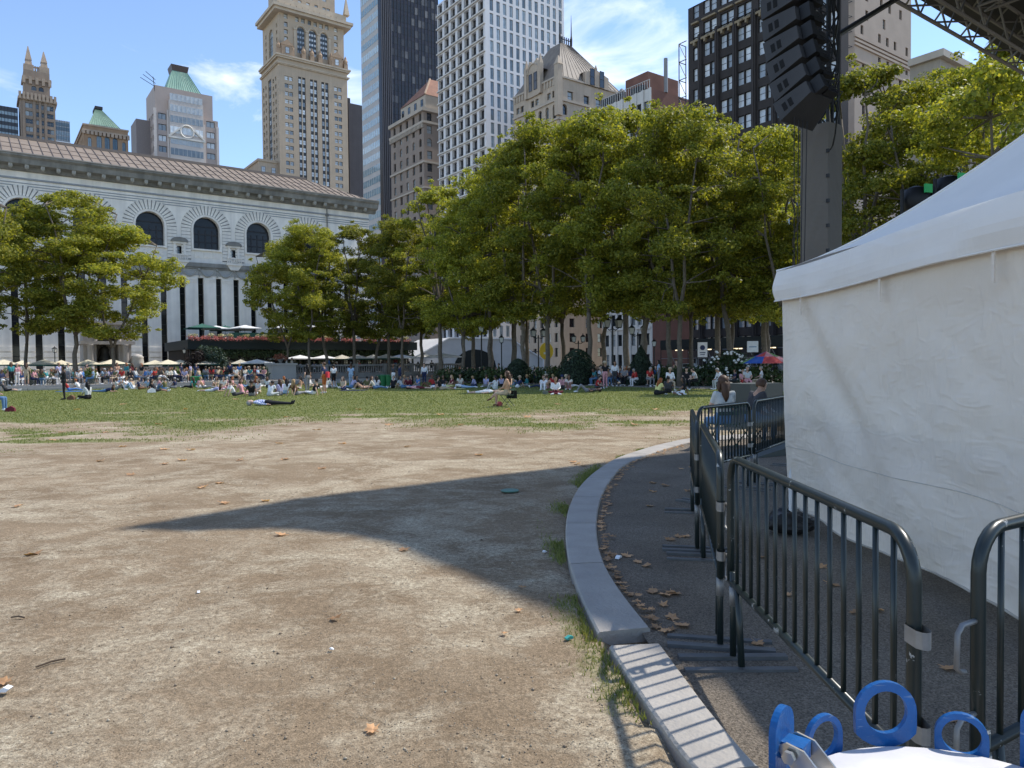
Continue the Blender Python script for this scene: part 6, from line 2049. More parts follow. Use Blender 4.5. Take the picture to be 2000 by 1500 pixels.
# lighting bar with moving heads behind the tent
for u, v, Y, lb, gcol in ((1788, 393, 14, 'round black moving-head stage light with green tag above the tent', True), (1852, 372, 14, 'small black stage light near the tent roof slope', True)):
    q = PY(u, v, Y)
    o = empty('stage_spotlight', (q.x, q.y, q.z), .3, lb, 'stage light', 'stage lights behind the tent')
    p = MB(); p.lathe([(.04, -.30), (.20, -.24), (.27, 0), (.20, .22), (.05, .28)], 14); p.build('head', M_blackm, o, smooth=True)
    p = MB(); p.tube([(-.32, 0, .2), (-.32, 0, -.25), (-.1, 0, -.38), (.1, 0, -.38), (.32, 0, -.25), (.32, 0, .2)], .035, 6); p.build('yoke', M_blackm, o)
    p = MB(); p.tube([(0, 0, -.38), (0, 0, -q.z)], .04, 8); p.lathe([(.4, -q.z), (.4, -q.z + .04), (.05, -q.z + .1)], 10); p.build('stand', M_blackm, o)
    p = MB(); p.box(-.07, .09, -.30, -.26, .1, .26); p.build('green_tag', mat('bright_green_tape', (.02, .42, .10), .5), o)
a_, c_ = PY(1766, 396, 14.2), PY(1875, 362, 14.2)
p = MB(); p.tube([a_, c_], .04, 8); o = p.build('lighting_bar', M_blackm); tag(o, 'dark horizontal lighting bar above the tent slope', 'bar')

# ------------------------------------------------------------------ white tent
A0 = G(1527, 990, .17); B0 = G(2000, 1222, .17)
wd = (B0 - A0); wd.z = 0; wd.normalize()
wl = 3.95
Bn = A0 + wd * wl                              # near corner of the wall
nx_ = Vector((-wd.y, wd.x, 0))                 # into the tent
if nx_.x < 0: nx_ = -nx_
ze_ = PY(1511, 530, A0.y).z                    # eave height
tent = empty('canopy_tent', (A0.x, A0.y, 0), math.atan2(wd.y, wd.x), 'white canopy tent with wrinkled side wall and peaked roof', 'tent')


M_tentw = cloth_mat('wrinkled_white_wall_cloth', (.80, .715, .61), 2.4)
M_tentr = cloth_mat('white_roof_cloth', (.82, .785, .735), .8)
# side wall: local x along the wall, local y away from us (into the tent is -y or +y)
into = 1 if (Matrix.Rotation(math.atan2(wd.y, wd.x), 3, 'Z') @ Vector((0, 1, 0))).dot(nx_) > 0 else -1
nxg, nzg = 220, 130
zb0_ = .17
X_, Z_ = np.meshgrid(np.linspace(0, wl, nxg), np.linspace(0, 1, nzg))
zbot_ = zb0_ + .02 * np.sin(X_ * 3)
ztop_ = ze_ - .22
ZZ = zbot_ + (ztop_ - zbot_) * Z_
rid = lambda x, y: 1 - np.abs(2 * fbm(x, y, 3) - 1) * 2
Dw = (fbm(X_ * .9 + 2, ZZ * .8, 3) - .5) * .16 + rid(X_ * 1.1 + ZZ * 1.6, ZZ * .9 - X_ * .5) * .017 + rid(X_ * 2.3 - ZZ * 2.6 + 9, ZZ * 1.2 + X_ * .8) * .010 + rid(X_ * 6 + 4, ZZ * 4.4 + X_ * 3) * .0045
# a broad swag hanging from the far top corner
sw_ = np.exp(-(((X_ - .9) * .9 + (ZZ - 1.6) * .8) / .22) ** 2) * .05 * sstep(.5, 1.2, ZZ) - np.exp(-(((X_ - 1.3) * .9 + (ZZ - 1.5) * .9) / .3) ** 2) * .04
Dw = Dw + sw_ + .018 * np.sin(X_ * 6.5 + 1.6 * fbm(X_ * .8, ZZ * .9, 2) * 3) * sstep(2.3, .6, ZZ) * .8
Dw *= sstep(-.03, .22, 1 - Z_) * (.25 + .75 * sstep(0, .25, X_))
Dw = Dw + .05 * (1 - Z_) * into
V = np.stack([X_.ravel(), (Dw).ravel(), ZZ.ravel()], 1)
ii = np.arange(nxg * nzg).reshape(nzg, nxg)
F = np.stack([ii[:-1, :-1].ravel(), ii[:-1, 1:].ravel(), ii[1:, 1:].ravel(), ii[1:, :-1].ravel()], 1)
o = soup('side_wall', V, F, M_tentw, tent); o.data.polygons.foreach_set('use_smooth', [True] * len(F))
# seams on the wall
p = MB(); p.tube([(X_[0, i], Dw[0, i] - .003 * into, ZZ[0, i] + .01) for i in range(0, nxg, 3)], .009, 5); p.build('wall_hem', mat('soiled_hem', (.42, .38, .32), .9, .3, 5), tent)
p = MB()
zi = [0.78, ]
for zsm in zi:
    j = int((zsm - .17) / (ztop_ - .17) * (nzg - 1))
    p.tube([(X_[j, i], Dw[j, i] - .004 * into, ZZ[j, i]) for i in range(0, nxg, 4)], .0028, 4)
p.build('wall_seam', mat('seam_thread', (.55, .51, .45), .9), tent)
# roof: concave pyramid over a square
TS = 3.9
pk = (wl * .48, into * TS * .5, ze_ + 1.42)
cor = [(-.03, -.04 * into), (wl + .03, -.04 * into), (wl + .03, into * TS), (-.03, into * TS)]
mb = MB()
NS, NT = 26, 18
for s_ in range(4):
    c0, c1 = cor[s_], cor[(s_ + 1) % 4]
    grid_ = []
    for i in range(NT + 1):
        t = i / NT
        row = []
        for j in range(NS + 1):
            f = j / NS
            bx_, by_ = c0[0] + (c1[0] - c0[0]) * f, c0[1] + (c1[1] - c0[1]) * f
            z = ze_ + (pk[2] - ze_) * (t ** 1.45) - .05 * math.sin(math.pi * f) * math.sin(math.pi * min(1, t * 1.3)) * (1 - t)
            z += .012 * math.sin(9 * f + 5 * t) * (1 - t) * math.sin(math.pi * f)
            row.append((bx_ + (pk[0] - bx_) * t, by_ + (pk[1] - by_) * t, z))
        grid_.append(row)
    for i in range(NT):
        for j in range(NS): mb.quad(grid_[i][j], grid_[i][j + 1], grid_[i + 1][j + 1], grid_[i + 1][j])
mb.build('roof', M_tentr, tent, smooth=True)
p = MB()
for c_ in cor:
    pts = []
    for i in range(15):
        t = i / 14
        pts.append((c_[0] + (pk[0] - c_[0]) * t, c_[1] + (pk[1] - c_[1]) * t, ze_ + (pk[2] - ze_) * t ** 1.45 + .006))
    p.tube(pts, .012, 6)
p.build('roof_hem', M_tentr, tent)
# valance
mb = MB()
NV_ = 90
for s_ in range(4):
    c0, c1 = cor[s_], cor[(s_ + 1) % 4]
    out_ = Vector((c1[1] - c0[1], -(c1[0] - c0[0]), 0)).normalized() * (1 if into > 0 else -1)
    prev = None
    for j in range(NV_ + 1):
        f = j / NV_
        x, y = c0[0] + (c1[0] - c0[0]) * f, c0[1] + (c1[1] - c0[1]) * f
        colm = []
        for k in range(7):
            g = k / 6
            bl = .035 * math.sin(math.pi * g * .8) + .02 * (vnoise(np.array(f * 9 + s_ * 5.), np.array(g * 2.)) - .5) * g * 2
            colm.append((x + out_.x * bl, y + out_.y * bl, ze_ - .002 - .29 * g - .015 * math.sin(f * 7 + s_)))
        if prev:
            for k in range(6): mb.quad(prev[k], colm[k], colm[k + 1], prev[k + 1])
        prev = colm
mb.build('valance', M_tentr, tent, smooth=True)
p = MB(); c0, c1 = cor[0], cor[1]
p.tube([(c0[0] + (c1[0] - c0[0]) * j / 30, c0[1] - .022 * into, ze_ - .29 - .015 * math.sin(j / 30 * 7)) for j in range(31)], .007, 5)
p.build('valance_hem', M_tentr, tent)
for x in (.55, 1.9, 3.1):
    p = MB(); p.box(x - .012, x + .012, -.05 * into - .004, -.05 * into + .004, ze_ - .46, ze_ - .27); p.build('tie_strap', M_tentw, tent)
for x, y in ((.06, .08 * into), (wl - .06, .08 * into), (wl - .06, into * (TS - .08)), (.06, into * (TS - .08))):
    p = MB(); p.box(x - .025, x + .025, y - .025, y + .025, 0, ze_ - .03); p.build('leg', M_white, tent)
mb = MB()
mb.quad((0, into * TS, .1), (wl, into * TS, .1), (wl, into * TS, ze_ - .2), (0, into * TS, ze_ - .2)); mb.build('rear_wall', M_tentw, tent)
# black weight bag at the tent foot
q = G(1545, 1040)
bagm = bpy.data.meshes.new('weight_bag')
bm = bmesh.new(); bmesh.ops.create_icosphere(bm, subdivisions=4, radius=1)
for v in bm.verts:
    c_ = v.co.copy()
    nse = fbm(np.array([c_.x * 2.2 + 3]), np.array([c_.y * 2.2 + c_.z * 2]), 4)[0]
    fold = abs(math.sin(c_.x * 7 + c_.z * 5 + nse * 9)) * .07
    k_ = 1 + (nse - .5) * .35 - fold
    v.co = Vector((c_.x * .25 * k_, c_.y * .18 * k_, (c_.z * .5 + .5) * .20 * k_ + (.06 * max(0, c_.z) if c_.x < -.1 else 0)))
bm.to_mesh(bagm); bm.free(); bagm.materials.append(mat('black_bag_plastic', (.010, .010, .011), .45, .2, 5)); bagm.polygons.foreach_set('use_smooth', [True] * len(bagm.polygons))
o = inst('weight_bag', bagm, None, (q.x - .02, q.y - .05, 0), (0, 0, .1)); tag(o, 'crumpled black bag on the path at the tent corner', 'bag')

# ------------------------------------------------------------------ crowd barriers
def paint_mat():
    m = mat('chipped_dark_green_paint', (.012, .020, .019), .34, .2, 4, spec=.5)
    t = m.node_tree; b = t.nodes['Principled BSDF']; src = b.inputs['Base Color'].links[0].from_socket
    tc_ = t.nodes.new('ShaderNodeTexCoord')
    n_ = t.nodes.new('ShaderNodeTexNoise'); n_.inputs['Scale'].default_value = 13; n_.inputs['Detail'].default_value = 5; n_.inputs['Roughness'].default_value = .7
    t.links.new(tc_.outputs['Object'], n_.inputs['Vector'])
    mr = t.nodes.new('ShaderNodeMapRange'); mr.inputs[1].default_value, mr.inputs[2].default_value = .635, .66
    t.links.new(n_.outputs['Fac'], mr.inputs[0])
    mx_ = t.nodes.new('ShaderNodeMixRGB'); mx_.inputs[2].default_value = (.33, .34, .33, 1)
    t.links.new(mr.outputs[0], mx_.inputs[0]); t.links.new(src, mx_.inputs[1]); t.links.new(mx_.outputs[0], b.inputs['Base Color'])
    return m


M_bar = paint_mat()
M_galv = mat('galvanised_steel', (.24, .24, .235), .5, .25, 12, metal=.5)


def barrier(P0, P1, label, nbar=15, zb=.42, H=1.09, hook0=True, hook1=True, dense=False):
    P0, P1 = Vector((P0[0], P0[1], 0)), Vector((P1[0], P1[1], 0))
    d_ = P1 - P0; L_ = d_.length
    root = empty('crowd_barrier', P0, math.atan2(d_.y, d_.x), label, 'barrier', 'steel crowd barriers')
    r, rc = .0205, .13
    pts = [(0, 0, zb)]
    pts += [(0, 0, zb + .25), (0, 0, H - rc)]
    for k in range(1, 7): a = math.pi / 2 * k / 6; pts.append((rc - rc * math.cos(a), 0, H - rc + rc * math.sin(a)))
    for k in range(0, 7): a = math.pi / 2 * k / 6; pts.append((L_ - rc + rc * math.sin(a), 0, H - rc + rc * math.cos(a)))
    pts += [(L_, 0, zb + .25), (L_, 0, zb)]
    p = MB(); p.tube(pts, r, 12); p.build('frame', M_bar, root, smooth=True)
    p = MB(); p.tube([(0, 0, zb), (L_, 0, zb)], r * .93, 12); p.build('bottom_rail', M_bar, root, smooth=True)
    bm_ = MB(); bm_.tube([(0, 0, zb), (0, 0, H - .004)], .0098, 8); me = bm_.mesh('bar', M_bar, True)
    for k in range(nbar):
        inst('bar', me, root, (L_ * (k + 1) / (nbar + 1), 0, 0))
    for x, s_ in ((.14, 1), (L_ - .14, -1)):
        lg = empty('foot', (x, 0, 0)); lg.parent = root
        p = MB(); p.tube([(-.10 * s_, 0, zb + .06), (-.10 * s_, 0, .03)], .018, 8); p.build('leg', M_bar, lg, smooth=True)
        p = MB(); p.tube([(-.02 * s_, 0, zb), (.05 * s_, 0, .03)], .018, 8); p.build('leg', M_bar, lg, smooth=True)
        p = MB(); p.tube([(-.10 * s_, 0, zb - .12), (-.10 * s_, 0, zb - .02)], .022, 8); p.build('sleeve', M_galv, lg, smooth=True)
        p = MB(); p.box(-.12 * s_ - .02, -.12 * s_ + .03, -.29, .29, .004, .026); p.build('foot_bar', mat('worn_foot_steel', (.10, .102, .102), .5, .3, 8), lg)
        p = MB(); p.box(.03 * s_ - .012, .03 * s_ + .03, -.29, .29, .004, .018); p.build('foot_bar', MATS['worn_foot_steel'], lg)
    if hook0:
        for z in (H - .27, zb + .12):
            p = MB(); p.tube([(0, 0, z), (-.09, 0, z), (-.115, 0, z - .02), (-.12, 0, z - .12), (-.10, 0, z - .135), (-.075, 0, z - .14)], .0085, 8); p.build('hook', M_galv, root, smooth=True)
    if hook1:
        for z in (H - .30, zb + .10):
            p = MB()
            ring = [(L_ + .018 * math.cos(a) - .004, .024 * math.sin(a)) for a in [math.pi / 2 + math.pi * k / 8 for k in range(9)]] + [(L_ + .05, -.022), (L_ + .066, -.012), (L_ + .07, 0), (L_ + .066, .012), (L_ + .05, .022)]
            n_ = len(ring)
            for k in range(n_):
                a_, c_ = ring[k], ring[(k + 1) % n_]
                p.quad((*a_, z), (*c_, z), (*c_, z + .05), (*a_, z + .05))
            p.build('bracket', M_galv, root)
    return root


BA0, BA1 = G(1427, 893, 1.09), G(1745, 1033, 1.09)
dd_ = (BA1 - BA0).normalized()
BA1 = BA0 + dd_ * ((G(1786, 1051, 1.09) - BA0).length)
barrier((BA0.x, BA0.y), (BA1.x, BA1.y), 'nearest dark green steel barrier running toward the camera along the path', 15)
BB0 = G(1371, 829, 1.09)
barrier((BB0.x, BB0.y), (BA0.x - .03, BA0.y + .09), 'second barrier from the camera, seen nearly end-on', 17)
BC0 = G(1351, 801, 1.09)
barrier((BC0.x, BC0.y), (BB0.x - .02, BB0.y + .08), 'third barrier in the line, farthest along the path edge', 17)
BD0, BD1 = G(1363, 797, 1.09), G(1464, 786, 1.09)
barrier((BD0.x, BD0.y), (BD1.x, BD1.y), 'cross barrier standing before the seated woman', 15)
BE0 = G(1472, 784, 1.09); BE1 = G(1514, 777, 1.09); BE1 = BE0 + (BE1 - BE0).normalized() * 2.1
barrier((BE0.x, BE0.y), (BE1.x, BE1.y), 'close-barred barrier vanishing behind the tent wall', 24)
BF0 = G(1905, 1062, 1.05); BF0.x += .01
barrier((BF0.x, BF0.y), (BF0.x + 1.72, BF0.y + 1.05), 'chipped barrier at the right picture edge with a loose hook', 14)
# dark green cases behind the barrier
p = MB(); q = G(1492, 838); p.box(-.35, .95, 0, .8, 0, PY(1492, 750, q.y).z); o = p.build('equipment_case', mat('dark_grey_green_panel', (.045, .055, .052), .6, .08, 1), None, (q.x, q.y + .3, 0), (0, 0, TH)); tag(o, 'plain dark grey-green equipment case beside the tent edge', 'case')
p = MB(); q = G(1500, 893); p.prism([(-.45, 0.004), (.9, .004), (.9, .22), (-.2, .05)], -.2, .5); o = p.build('cable_ramp', MATS['dark_grey_green_panel'], None, (q.x, q.y + .2, 0), (0, 0, .5)); tag(o, 'dark sloped ramp panel on the path under the barrier', 'ramp')

# ------------------------------------------------------------------ blue ringed stand at the lower right
ZD = .78
cx_, cy_ = .80, 1.205
RR = .36
tbl = empty('ringed_stand', (cx_, cy_, 0), 0, 'round white top rimmed with blue metal rings and a steel hinge', 'stand')
M_blue = mat('blue_enamel', (.006, .085, .27), .36, .22, 14, .15, 60, spec=.3)
t_ = M_blue.node_tree; b_ = t_.nodes['Principled BSDF']; src_ = b_.inputs['Base Color'].links[0].from_socket
tcx = t_.nodes.new('ShaderNodeTexCoord'); mpx = t_.nodes.new('ShaderNodeMapping'); mpx.inputs['Scale'].default_value = (1, 1, 5)
nx2 = t_.nodes.new('ShaderNodeTexNoise'); nx2.inputs['Scale'].default_value = 26; nx2.inputs['Detail'].default_value = 6
t_.links.new(tcx.outputs['Object'], mpx.inputs[0]); t_.links.new(mpx.outputs[0], nx2.inputs['Vector'])
mrx = t_.nodes.new('ShaderNodeMapRange'); mrx.inputs[1].default_value, mrx.inputs[2].default_value, mrx.inputs[4].default_value = .62, .70, .6
t_.links.new(nx2.outputs['Fac'], mrx.inputs[0])
mxx = t_.nodes.new('ShaderNodeMixRGB'); mxx.inputs[2].default_value = (.16, .24, .36, 1)
t_.links.new(mrx.outputs[0], mxx.inputs[0]); t_.links.new(src_, mxx.inputs[1]); t_.links.new(mxx.outputs[0], b_.inputs['Base Color'])
p = MB(); p.lathe([(.30, ZD - .05), (.335, ZD - .045), (.345, ZD - .02), (.335, ZD - .002), (.25, ZD + .004), (.0, ZD + .006)], 64); p.build('white_top', mat('scuffed_white_top', (.66, .655, .67), .4, .16, 7, spec=.4), tbl, smooth=True)
p = MB(); p.lathe([(.05, .03), (.05, ZD - .06), (.24, ZD - .055)], 20); p.build('post', M_blue, tbl, smooth=True)
p = MB(); p.lathe([(.26, .005), (.26, .02), (.07, .04)], 24); p.build('base', M_blue, tbl, smooth=True)
p = MB(); p.lathe([(.343, ZD - .06), (.352, ZD - .06), (.352, ZD - .02), (.343, ZD - .02), (.343, ZD - .06)], 64); p.build('rim_band', M_blue, tbl)


def ring_plate(ro, ri, zc, th=.012, solid=False, n=28):
    """a round-topped lug with a round hole, standing on the rim"""
    m_ = MB()
    outer, inner = [], []
    for k in range(n):
        a = 2 * math.pi * k / n
        c_, s_ = math.cos(a), math.sin(a)
        if s_ >= 0: outer.append((ro * c_, zc + ro * s_))
        else: outer.append((max(-ro, min(ro, ro * c_ * (1 + .0))) if abs(c_) > .99 else ro * (1 if c_ > 0 else -1) * min(1, abs(c_) * 1.25), max(-.055, zc + ro * s_ * 1.15)))
        inner.append((ri * c_, zc + ri * s_))
    if solid:
        poly = [(ro, -.06)] + [(ro * math.cos(math.pi * k / 14), zc + ro * math.sin(math.pi * k / 14)) for k in range(15)] + [(-ro, -.06)]
        m_.prism(poly, -th / 2, th / 2)
        return m_
    vs_ = [(x, -th / 2, z) for x, z in outer] + [(x, -th / 2, z) for x, z in inner] + [(x, th / 2, z) for x, z in outer] + [(x, th / 2, z) for x, z in inner]
    fs_ = []
    for k in range(n):
        k2 = (k + 1) % n
        fs_ += [(k, k2, n + k2, n + k), (2 * n + k, 3 * n + k, 3 * n + k2, 2 * n + k2), (k, 2 * n + k, 2 * n + k2, k2), (n + k, n + k2, 3 * n + k2, 3 * n + k)]
    m_.add(vs_, fs_)
    return m_


big = ring_plate(.066, .046, .062).mesh('big_ring', M_blue)
sml = ring_plate(.050, .037, .022).mesh('small_ring', M_blue)
sol = ring_plate(.047, 0, .085, .014, True).mesh('solid_lug', M_blue)
for k in range(15):
    a = R(90 + 24 * k)
    kind = ('b', 's', 'p', 's', 'b', 's', 'p', 's', 'b', 's', 'p', 's', 'p', 'p', 's')[k]
    me = {'b': big, 's': sml, 'p': sol}[kind]
    inst({'b': 'big_ring', 's': 'small_ring', 'p': 'solid_lug'}[kind], me, tbl, (RR * math.cos(a), RR * math.sin(a), ZD), (0, 0, a - R(90)))
a = R(138)
hg = empty('hinge', (RR * math.cos(a), RR * math.sin(a), ZD + .05)); hg.parent = tbl; hg.rotation_euler = (0, 0, a - R(90))
M_steel = mat('brushed_steel', (.55, .53, .49), .28, .12, 20, metal=.9)
p = MB(); p.box(-.022, .022, -.05, -.005, -.012, .022); p.build('block', M_blue, hg)
for x in (-.03, .026):
    pl = [(-.05 * 1, .02)] + [(-.055 - .10 * math.sin(math.pi * k / 16) * .35 - .055 * k / 8, .018 - .085 * (k / 8) ** 1.3) for k in range(9)] + [(-.075 - .0, -.085), (-.045, -.03)]
    pl = [(.0, .012), (-.02, .026), (-.055, .02), (-.095, -.02), (-.12, -.085), (-.085, -.09), (-.065, -.05), (-.03, -.02)]
    p = MB(); p.prism(pl, x, x + .005, axes='yzx'); p.build('plate', M_steel, hg)
p = MB(); p.tube([(-.042, -.03, .005), (.042, -.03, .005)], .007, 10); p.build('pin', M_steel, hg)
p = MB(); p.tube([(-.046, -.03, .005), (-.036, -.03, .005)], .013, 6); p.build('bolt_head', M_steel, hg)

# ------------------------------------------------------------------ small things on the ground
def leaf_mesh(seed):
    rg = random.Random(seed)
    m_ = MB()
    n = 15
    pts = []
    for k in range(n):
        a = 2 * math.pi * k / n + math.pi / 2
        lobe = (1.0, .62, .86, .5, .92, .55, .7, .42, .42, .7, .55, .92, .5, .86, .62)[k] * rg.uniform(.85, 1.1)
        pts.append((lobe * math.cos(a), lobe * math.sin(a), .10 * lobe * lobe * rg.uniform(-.3, 1.9) + .06 * math.sin(3 * a + seed)))
    vs_ = [(0, -.1, .0)] + pts
    m_.add(vs_, [(0, k + 1, (k + 1) % n + 1) for k in range(n)])
    m_.tube([(0, -.4, .02), (.05, -1.0, .10)], .03, 4)
    return m_.mesh('leaf', leaf_mat('dry_brown_leaf', (.33, .165, .07), (.58, .36, .20), .25, .35))


LM = [leaf_mesh(s) for s in range(6)]
rg = random.Random(21)
nleaf = [0]


def fallen(pos, size, label, group, m=None):
    o = inst('fallen_leaf', LM[nleaf[0] % 6], None, pos, (rg.uniform(-.16, .16), rg.uniform(-.16, .16), rg.uniform(0, 6.28)), (size, size, size * rg.uniform(.8, 1.7)))
    nleaf[0] += 1
    return tag(o, label, 'leaf', group)


kin = resample(KI[len(pre_i):NG], 60)
kin = kin[::-1]
for k in range(150):
    t = (k / 150) ** 1.15
    q = kin[min(60, int(t * 60))]
    off = abs(rg.gauss(0.03, .045 if k < 100 else .07)) + .015
    fallen((q.x + off + rg.uniform(0, .02), q.y + rg.uniform(-.09, .09), .015 + rg.uniform(0, .02)), rg.uniform(.026, .052), 'dry brown leaf drifted against the kerb, ' + ('close by the kerb gap' if q.y < 5.2 else 'at the shaded kerb bend' if q.y < 8.2 else 'along the far sunlit kerb'), 'leaves drifted along the kerb')
for u, v in ((1308, 1056), (1325, 1050), (1340, 1050), (1377, 1040), (1392, 1049), (1275, 962), (1299, 950), (1330, 917), (1352, 914), (1275, 945), (1270, 990), (1345, 960), (1331, 1225), (1312, 1210), (1246, 1100), (1262, 1108), (1225, 1088), (1300, 1165), (1275, 1158), (1310, 1160), (1295, 1185), (1318, 1163), (1490, 1091), (1540, 1165), (1605, 1110), (1625, 1145), (1853, 1310), (1716, 1195), (1480, 1260), (1862, 1410), (1670, 1200)):
    q = G(u, v); fallen((q.x, q.y, .016), rg.uniform(.035, .05) * (1.3 if v > 1000 else 1.6), 'dry plane leaf lying out on the dark path', 'leaves scattered on the path')
LW_ = [(64, 1084, .11), (437, 984, .10), (395, 953, .10), (428, 945, .10), (518, 980, .09), (550, 1046, .09), (789, 1076, .08), (654, 1211, .095), (727, 1430, .085), (8, 1336, .10), (1014, 1195, .07), (1020, 1150, .07), (985, 1240, .06), (197, 901, .11), (256, 928, .11), (373, 879, .14), (355, 900, .13), (545, 867, .13), (628, 916, .12), (468, 900, .12), (668, 867, .14), (33, 990, .1), (105, 860, .13), (120, 845, .13), (310, 829, .18), (205, 845, .14), (240, 873, .13), (935, 889, .13), (795, 873, .13), (1140, 911, .1), (1119, 903, .1), (1126, 907, .1), (320, 878, .13), (555, 898, .11), (322, 907, .11), (560, 897, .1), (460, 780, .25), (360, 800, .2), (700, 800, .2), (860, 810, .2), (760, 830, .2), (1030, 815, .2), (1180, 800, .2), (1090, 790, .2), (900, 830, .18), (620, 840, .18), (150, 800, .2), (240, 790, .2), (1280, 800, .2), (1240, 830, .18), (990, 800, .2), (560, 815, .2)]
for u, v, s_ in LW_:
    q = G(u, v); fallen((q.x, q.y, .014), s_ * (.8 if v < 1100 else .5), 'single dry leaf on the worn lawn' if v > 850 else 'pale dry leaf on the far grass', 'leaves on the worn lawn' if v > 850 else 'leaves on the far grass')
q = G(996, 961); p = MB(); p.lathe([(.11, 0), (.115, .012), (.1, .018)], 20); o = p.build('valve_cover', mat('green_plastic_cover', (.10, .20, .16), .6), None, (q.x, q.y, .012)); tag(o, 'round green valve cover set in the dirt', 'cover')
q = G(1111, 1252); p = MB(); p.prism([(-.02, 0), (.02, .0), (.028, .012), (.004, .02), (-.024, .01)], -.012, .012); o = p.build('wrapper', mat('teal_wrapper', (.05, .30, .27), .4), None, (q.x, q.y, .012), (0, 0, .6)); tag(o, 'crumpled teal wrapper on the dirt near the kerb gap', 'litter')
for k, (u, v, s_) in enumerate(((10, 1354, .03), (1208, 1093, .03), (388, 1160, .015), (648, 1272, .012), (1064, 1081, .02))):
    q = G(u, v); p = MB(); p.prism([(-s_, 0), (s_ * (.8 if v < 1100 else .5), 0), (s_, s_ * .5), (.1 * s_, s_ * .8), (-s_ * (.8 if v < 1100 else .5), s_ * .4)], -s_ * .6, s_ * .6)
    o = p.build('paper_scrap', mat('white_scrap', (.72, .74, .76), .6), None, (q.x, q.y, .012), (0, 0, k)); tag(o, ['crumpled white tissue at the left picture edge', 'white paper scrap among leaves by the kerb', 'white paper bit on the dirt, left of centre', 'tiny white scrap on the dirt below centre', 'white scrap on the shaded dirt near the kerb'][k], 'litter', 'white litter scraps')
for k, (u0, v0, u1, v1) in enumerate(((70, 1308, 128, 1292), (22, 1210, 48, 1211))):
    a_, c_ = G(u0, v0), G(u1, v1); p = MB(); p.tube([(a_.x, a_.y, .015), ((a_.x + c_.x) / 2, (a_.y + c_.y) / 2 + .01, .02), (c_.x, c_.y, .016)], .005, 5)
    o = p.build('twig', mat('dark_twig', (.07, .05, .035), .9)); tag(o, ['long thin twig on the pale dirt at lower left', 'short dark twig near the left edge'][k], 'twig', 'twigs on the dirt')
# loose soil crumbs: nobody could count them
rn_ = np.random.RandomState(4)
n = 26000
Yc_ = 2.3 * (15 / 2.3) ** rn_.uniform(0, 1, n)
Xc_ = (rn_.uniform(-.78, .62, n)) * Yc_
ok = Xc_ < kerb_x(Yc_) - .03
Xc_, Yc_ = Xc_[ok], Yc_[ok]
clus = fbm(Xc_ * 1.4 + 40, Yc_ * 1.4 + 3, 4)
ok = rn_.uniform(0, 1, len(Xc_)) < sstep(.38, .68, clus) * .9 + .12
Xc_, Yc_, clus = Xc_[ok], Yc_[ok], clus[ok]
n = len(Xc_)
Zc_ = (fbm(Xc_ * 1.7, Yc_ * 1.7, 4) - .5) * .05 * np.exp(-Yc_ / 14)
sz = rn_.uniform(.0016, .0046, n) * (1 + .04 * Yc_) * (1 + 1.2 * (rn_.uniform(0, 1, n) > .97))
oct_ = np.array([(1, 0, 0), (-1, 0, 0), (0, 1, 0), (0, -1, 0), (0, 0, .8), (0, 0, -.5)])
V = (np.stack([Xc_, Yc_, Zc_ + sz * .25], 1)[:, None, :] + oct_[None] * sz[:, None, None] * rn_.uniform(.55, 1.35, (n, 6, 1))).reshape(-1, 3)
of = np.array([(0, 2, 4), (2, 1, 4), (1, 3, 4), (3, 0, 4), (2, 0, 5), (1, 2, 5), (3, 1, 5), (0, 3, 5)])
F = (of[None] + (np.arange(n) * 6)[:, None, None]).reshape(-1, 3)
cm_ = leaf_mat('soil_crumb', (.12, .085, .055), (.42, .36, .27), 0.0, 0)
o = soup('gravel', V, F, cm_); tag(o, 'loose crumbs and grit on the worn soil', 'gravel', kind='stuff')
# the grass itself
n = 520000
Yc_ = 2.4 * (66 / 2.4) ** rn_.uniform(0.25, 1, n)
Xc_ = rn_.uniform(-.95, .62, n) * (Yc_ + 2)
gm_ = grass_mask(Xc_, Yc_)
aa = E.x * Xc_ + E.y * Yc_; dd2 = S.x * Xc_ + S.y * Yc_
ok = (rn_.uniform(0, 1, n) < gm_ * 1.05 - .12) & (aa < AT - .3) & (dd2 < DS) & (Xc_ < kerb_x(Yc_) - .01)
Xc_, Yc_ = Xc_[ok], Yc_[ok]
# thicker fringe of turf beside the kerb
ne = 9000
ye = rn_.uniform(2.6, 15.5, ne); xe = kerb_x(ye) - .015 - np.abs(rn_.normal(0, .085, ne))
okk = rn_.uniform(0, 1, ne) < sstep(.46, .66, fbm(xe * 2 + 1, ye * 1.1, 3)) * 1.0
Xc_, Yc_ = np.concatenate([Xc_, xe[okk]]), np.concatenate([Yc_, ye[okk]])
n = len(Xc_)
hgt = np.where(Yc_ < 16, rn_.uniform(.014, .035, n), rn_.uniform(.018, .045, n)) * (1 + .006 * Yc_)
wid = np.where(Yc_ < 16, .0035 + .0004 * Yc_, .006 + .0005 * Yc_)
ang = rn_.uniform(0, 6.28, n); ln = rn_.normal(0, .5, (n, 2)) * hgt[:, None]
b0 = np.stack([Xc_ - np.cos(ang) * wid, Yc_ - np.sin(ang) * wid, np.zeros(n) - .01], 1)
b1 = np.stack([Xc_ + np.cos(ang) * wid, Yc_ + np.sin(ang) * wid, np.zeros(n) - .01], 1)
b2 = np.stack([Xc_ + ln[:, 0], Yc_ + ln[:, 1], hgt], 1)
V = np.stack([b0, b1, b2], 1).reshape(-1, 3)
o = soup('grass', V, np.arange(n * 3).reshape(n, 3), leaf_mat('dry_turf_blade', (.115, .16, .035), (.26, .26, .10), .3, 0)); tag(o, 'short patchy turf thinning out toward the bare soil', 'grass', kind='stuff')
